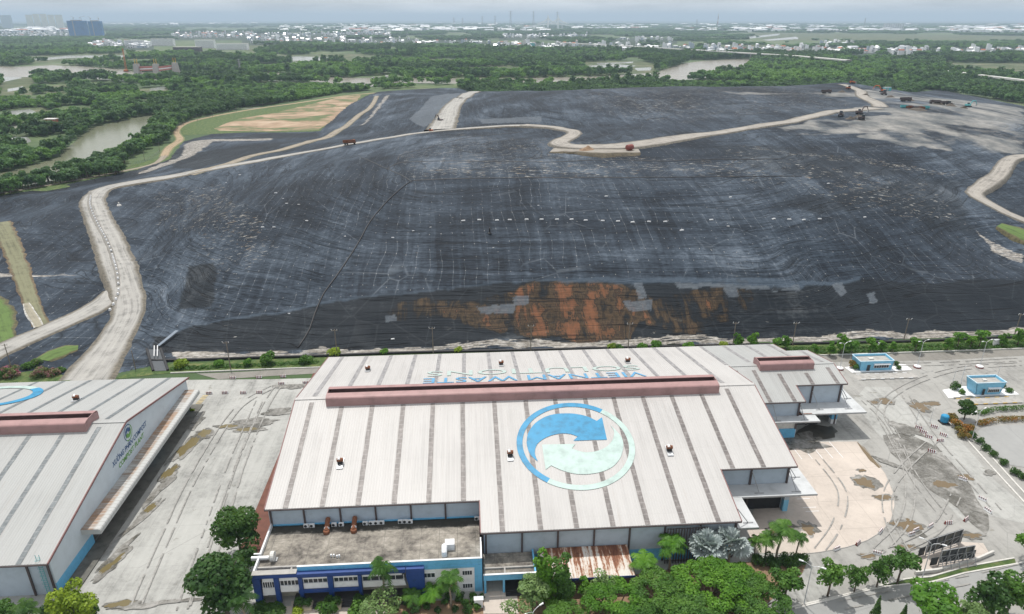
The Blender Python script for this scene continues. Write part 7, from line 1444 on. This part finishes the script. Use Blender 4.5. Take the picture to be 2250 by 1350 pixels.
for px0, px1, y0, y1, num, nm, orr in TOWNS:
    if y1 > 72: sheet('town_ground', [at(px0 - 8, y0 - 1), at(px1 + 8, y0 - 1), at(px1 + 8, y1 + 5), at(px0 - 8, y1 + 5)], .075 + .002 * len(HOUSEP), M['grove'])
    if y1 > 72: HOUSEP.append([at(px0, y0), at(px1, y0), at(px1, y1 + 2.2), at(px0, y1 + 2.2)])
    if not nm: num = int(num * 1.7)
    for i in range(num):
        px, py = random.uniform(px0, px1), random.uniform(y0, y1)
        if nm and random.random() < .7: py = y1 - (y1 - y0) * random.random() ** 2 * .8
        p = at(px, py); c = random.choice((3, 4)) if random.random() < orr else random.choice((0, 0, 1, 2, 5)); far = py < 72
        k = random.choice((3, 3, 3, 2)) if far else random.choices((0, 1, 2, 3), (4, 3, 3, .6))[0]; s = random.uniform(.8, 1.3) * (random.uniform(1.5, 3.2) if far else 1.0); rz = random.choice((0, math.pi / 2)) + random.uniform(-.3, .3)
        if nm and nind < 300:
            o = link('town_house', house_mesh(k, c)); o.location = p; o.rotation_euler = (0, 0, rz); o.scale = (s, s, s * random.uniform(.85, 1.2)); nind += 1
            tag(o, {'wh': 'small white house ', 'gr': 'small grey house ', 'or': 'small house with a reddish roof '}[HC[c][2]] + nm, 'house', {'wh': 'white houses ', 'gr': 'grey houses ', 'or': 'red-roofed houses '}[HC[c][2]] + nm)
        else:
            me = house_mesh(k, c); n = len(me.vertices); co = np.empty(n * 3, np.float32); me.vertices.foreach_get('co', co); co = co.reshape(-1, 3) * s
            co[:, 2] *= (.8 if far else 1); r = np.array([[math.cos(rz), -math.sin(rz)], [math.sin(rz), math.cos(rz)]]); co[:, :2] = co[:, :2] @ r.T; co += np.array(p)
            V_.append(co)
            for f in me.polygons:
                v = list(f.vertices); v = v if len(v) == 4 else v + [v[-1]]
                if len(set(v)) < 4:
                    v = [v[0], v[1], v[2], v[2]]
                Q_.append([nb + x for x in v]); I_.append(cmats.index([HC[c][0], HC[c][1], 'glass'][f.material_index]))
            nb += n
Vh = np.concatenate(V_); me = bpy.data.meshes.new('far_buildings'); me.from_pydata(Vh.tolist(), [], [tuple(dict.fromkeys(q)) for q in Q_])
for m in cmats: me.materials.append(M[m])
me.polygons.foreach_set('material_index', np.array(I_, np.int32)); tag(link('far_buildings', me), kind='stuff')
e = slab_block('town_block', 1164, 1175, 105, 95, 'teal', 'teal block standing in the town strip at centre', 12, bands=False); slab_block('town_block', 1149, 1155, 104, 89, 'offwhite', 'tall narrow white block in the town left of the teal one', 10, bands=False); slab_block('town_block', 1109, 1116, 104, 90, 'offwhite', 'tall pale block with a stepped top in the town at left centre', 10, bands=False)
e = slab_block('farm_roof', 415, 424, 232, 229, 'white', 'small white-roofed hut in the trees beyond the canal', 5, cat='hut', bands=False)
slab_block('farm_roof', 100, 122, 274, 271, 'terracotta', 'low brown-red roofed hut on the canal bank', 6, cat='hut', bands=False); slab_block('farm_roof', 18, 48, 322, 317, 'galv', 'long grey shed roof by the small pond at the left edge', 6, cat='hut', bands=False)

# ------------------------------------------------------------------ woods
def clump(seed, n, size, spread, m, hh=8.0):
    global rng; rng = np.random.default_rng(seed); random.seed(seed)
    b = []
    for i in range(6): a = random.uniform(0, 6.28); r = spread * random.uniform(.1, .75); s = random.uniform(.3, .46) * spread; b.append((math.cos(a) * r, math.sin(a) * r, hh * random.uniform(.5, .82), s, s, s * .8))
    b.append((0, 0, hh * .4, spread * .6, spread * .6, hh * .38))
    return crown('wood_crown', b, n, size, m)
M['wood_dark'] = leafmat('wood_dark_green', (0.0285, 0.0719, 0.036), (0.057, 0.128, 0.054), (0.095, 0.191, 0.066), .3, .03); M['wood_mid'] = leafmat('wood_mid_green', (0.0475, 0.122, 0.0432), (0.0855, 0.197, 0.06), (0.142, 0.278, 0.078), .32, .03); M['wood_light'] = leafmat('wood_light_green', (0.0665, 0.162, 0.036), (0.114, 0.244, 0.0504), (0.18, 0.336, 0.072), .33, .03)
kinds = bpy.data.collections.new('wood_kinds')
def addk(me, nm):
    o = bpy.data.objects.new(nm, me); kinds.objects.link(o); return o
KM = []
for i, (mm, hh, sp_) in enumerate((('wood_dark', 8, 4.2), ('wood_dark', 9, 4.6), ('wood_mid', 8, 4.4), ('wood_mid', 7, 4.0), ('wood_light', 7, 3.8), ('wood_light', 6, 4.4))):
    me = clump(100 + i, 330, .62, sp_, M[mm], hh); KM.append(me); addk(me, 'wood_kind_%d' % i)
def stuff_scatter(name, P, scl, rot, idx, coll):
    me = bpy.data.meshes.new(name); me.vertices.add(len(P)); me.vertices.foreach_set('co', np.asarray(P, np.float32).ravel())
    a = me.attributes.new('scl', 'FLOAT_VECTOR', 'POINT'); a.data.foreach_set('vector', np.asarray(scl, np.float32).ravel()); a = me.attributes.new('rot', 'FLOAT_VECTOR', 'POINT'); a.data.foreach_set('vector', np.asarray(rot, np.float32).ravel()); a = me.attributes.new('idx', 'INT', 'POINT'); a.data.foreach_set('value', np.asarray(idx, np.int32))
    o = link(name, me); tag(o, kind='stuff'); g = bpy.data.node_groups.new(name, 'GeometryNodeTree'); g.interface.new_socket('Geometry', in_out='INPUT', socket_type='NodeSocketGeometry'); g.interface.new_socket('Geometry', in_out='OUTPUT', socket_type='NodeSocketGeometry')
    n = g.nodes.new; gi, go, ip, ci = n('NodeGroupInput'), n('NodeGroupOutput'), n('GeometryNodeInstanceOnPoints'), n('GeometryNodeCollectionInfo'); ci.inputs['Collection'].default_value = coll; ci.inputs['Separate Children'].default_value = True; ci.inputs['Reset Children'].default_value = True
    ip.inputs['Pick Instance'].default_value = True
    for nm, ty, so in (('scl', 'FLOAT_VECTOR', 'Scale'), ('rot', 'FLOAT_VECTOR', 'Rotation'), ('idx', 'INT', 'Instance Index')):
        q = n('GeometryNodeInputNamedAttribute'); q.data_type = ty; q.inputs['Name'].default_value = nm; g.links.new([s for s in q.outputs if s.enabled and s.name == 'Attribute'][0], ip.inputs[so])
    g.links.new(gi.outputs[0], ip.inputs['Points']); g.links.new(ci.outputs[0], ip.inputs['Instance']); g.links.new(ip.outputs[0], go.inputs[0]); o.modifiers.new('scatter', 'NODES').node_group = g; return o
nr = np.random.default_rng(77)
def field_pts(y0, y1, sp_):
    ys = np.arange(y0, y1, sp_); out = []
    for y in ys:
        x0, x1 = y * -.80 - 10, y * .92 + 10; xs = np.arange(x0, x1, sp_); out.append(np.stack([xs, np.full(len(xs), y)], 1))
    P = np.concatenate(out); return P + nr.uniform(-.5, .5, P.shape) * sp_
_lf = [tuple(p[:2]) for p in _bnd]; _lf_c = np.array(_lf).mean(0)
def clear(P, water_m=1.0):
    x, y = P[:, 0], P[:, 1]; ok = ~inpoly(x, y, _lf)
    for Q in WATER + FIELDP + HOUSEP + [PLAT]: ok &= ~inpoly(x, y, Q)
    # verge and track left of the landfill, everything on the plant side
    ok &= ~inpoly(x, y, GP('-200 470;0 432;160 404;300 382;360 352;368 312;388 280;420 262;520 242;660 220;760 204;850 196;1000 188;1000 240;700 300;480 320;400 360;0 460'))
    ok &= y > 400
    ok &= ~inpoly(x, y, [at(2030, 196), at(2350, 245), at(2350, 300), at(1900, 300)])
    return ok
def lightness(P):
    a = fbm(P[:, 0], P[:, 1], 260, 11); b = fbm(P[:, 0], P[:, 1], 60, 12); return a * .6 + b * .4
ALL = []
P = field_pts(405, 1150, 5.2); P = P[clear(P)]; L = lightness(P); gap = fbm(P[:, 0], P[:, 1], 55, 15); px_l = P[:, 0] / P[:, 1]
open_ = (px_l < -.22) & (P[:, 1] > 520); belt = inpoly(P[:, 0], P[:, 1], GP('-80 445;0 428;160 402;330 356;376 305;405 268;440 252;760 200;740 170;400 225;372 242;300 252;200 274;110 340;-80 380')); keep = np.where(open_, gap < .48, gap < .66) | (belt & (gap < .75)); P, L = P[keep], L[keep]; ALL.append((P, L, 1.12, .95, 4))
P = field_pts(1150, 2700, 9.5); P = P[clear(P)]; L = lightness(P); gap = fbm(P[:, 0], P[:, 1], 90, 16); keep = gap < np.where((P[:, 1] > 1600), .525, .58); P, L = P[keep], L[keep]; ALL.append((P, L, 1.65, 1.0, 4))
P = field_pts(2700, 6500, 24); P = P[clear(P)]; L = lightness(P); gap = fbm(P[:, 0], P[:, 1], 300, 17); keep = gap < .51; P, L = P[keep], L[keep]; ALL.append((P, L, 3.4, 1.1, 3))
P = field_pts(6500, 16000, 75); P = P[clear(P)]; L = lightness(P); gap = fbm(P[:, 0], P[:, 1], 700, 18); keep = gap < .53; P, L = P[keep], L[keep]; ALL.append((P, L, 9.0, 1.2, 3))
for bi, (P, L, s, zs, _) in enumerate(ALL):
    n = len(P); Lr = L + nr.normal(0, .07, n); idx = np.clip(np.floor((Lr - .33) / .32 * 6), 0, 5).astype(int)
    if bi == 2: idx = np.minimum(idx, 3)
    if bi == 3: idx = np.minimum(idx, 2)
    sc_ = s * nr.uniform(.75, 1.3, n); scl = np.stack([sc_, sc_, np.where(s > 3, 1.2 + s * .12, np.minimum(sc_ * zs, sc_ * 1.0)) * nr.uniform(.85, 1.2, n)], 1); rot = np.zeros((n, 3)); rot[:, 2] = nr.uniform(0, 6.28, n); pts = np.stack([P[:, 0], P[:, 1], np.zeros(n)], 1)
    if bi == 0:
        # the nearest trees stand as trees of their own, with trunks
        inv = ((P[:, 0] / P[:, 1]) > -.83) & ((P[:, 0] / P[:, 1]) < .84); order = np.argsort(np.where(inv, np.hypot(P[:, 0], P[:, 1]), 1e9))[:290]; rest = np.setdiff1d(np.arange(n), order)
        TM = []
        for k in range(6):
            t_ = MB().tube([(0, 0, -.1), (.1, 0, 3), (0, .1, 5.5)], [.28, .2, .1], 5).tube([(0, 0, 2.5), (1.5, .6, 5)], [.14, .06], 4).tube([(0, 0, 2.5), (-1.3, -.7, 5.2)], [.14, .06], 4).build('trunk', M['bark']); TM.append(t_.data); bpy.data.objects.remove(t_)
        NEARM = [clump(200 + k, 620, .46, (4.2, 4.6, 4.4, 4.0, 3.8, 4.4)[k], M[('wood_dark', 'wood_dark', 'wood_mid', 'wood_mid', 'wood_light', 'wood_light')[k]], (8, 9, 8, 7, 7, 6)[k]) for k in range(6)]
        for j in order:
            k = int(idx[j]); e = empty('bank_tree', tuple(pts[j]), float(rot[j, 2]), tuple(float(q) for q in scl[j])); link('trunk', TM[k], e); link('crown', NEARM[k], e)
            far_side = inpoly(np.array([P[j, 0]]), np.array([P[j, 1]]), GP('-200 380;60 370;127 346;200 281;300 258;372 250;372 200;-200 200'))[0]
            side = 'on the far bank of the canal' if far_side else 'in the belt between the canal and the perimeter track' if P[j, 0] < -60 else 'in the forest behind the landfill'
            kd = ('dark', 'dark', 'mid-green', 'mid-green', 'light-green', 'light-green')[k]; tag(e, '%s bushy tree %s' % (kd, side), 'tree', '%s trees %s' % (kd, side))
        pts, scl, rot, idx = pts[rest], scl[rest], rot[rest], idx[rest]
    stuff_scatter(('near_woodland', 'woodland', 'far_woodland', 'horizon_woodland')[bi], pts, scl, rot, idx, kinds)
    print('wood', bi, len(pts))

# ------------------------------------------------------------------ air
HZ = 46000
o = MB().box(-HZ, HZ, -HZ, HZ, -2, 330).build('haze', bpy.data.materials.new('haze_air')); m = o.data.materials[0]; m.use_nodes = True; t = m.node_tree; t.nodes.remove(t.nodes['Principled BSDF'])
pv = t.nodes.new('ShaderNodeVolumePrincipled'); pv.inputs['Color'].default_value = (.64, .82, 1, 1); pv.inputs['Density'].default_value = .000085; pv.inputs['Anisotropy'].default_value = .0
t.links.new(pv.outputs[0], t.nodes['Material Output'].inputs['Volume']); tag(o, kind='stuff')
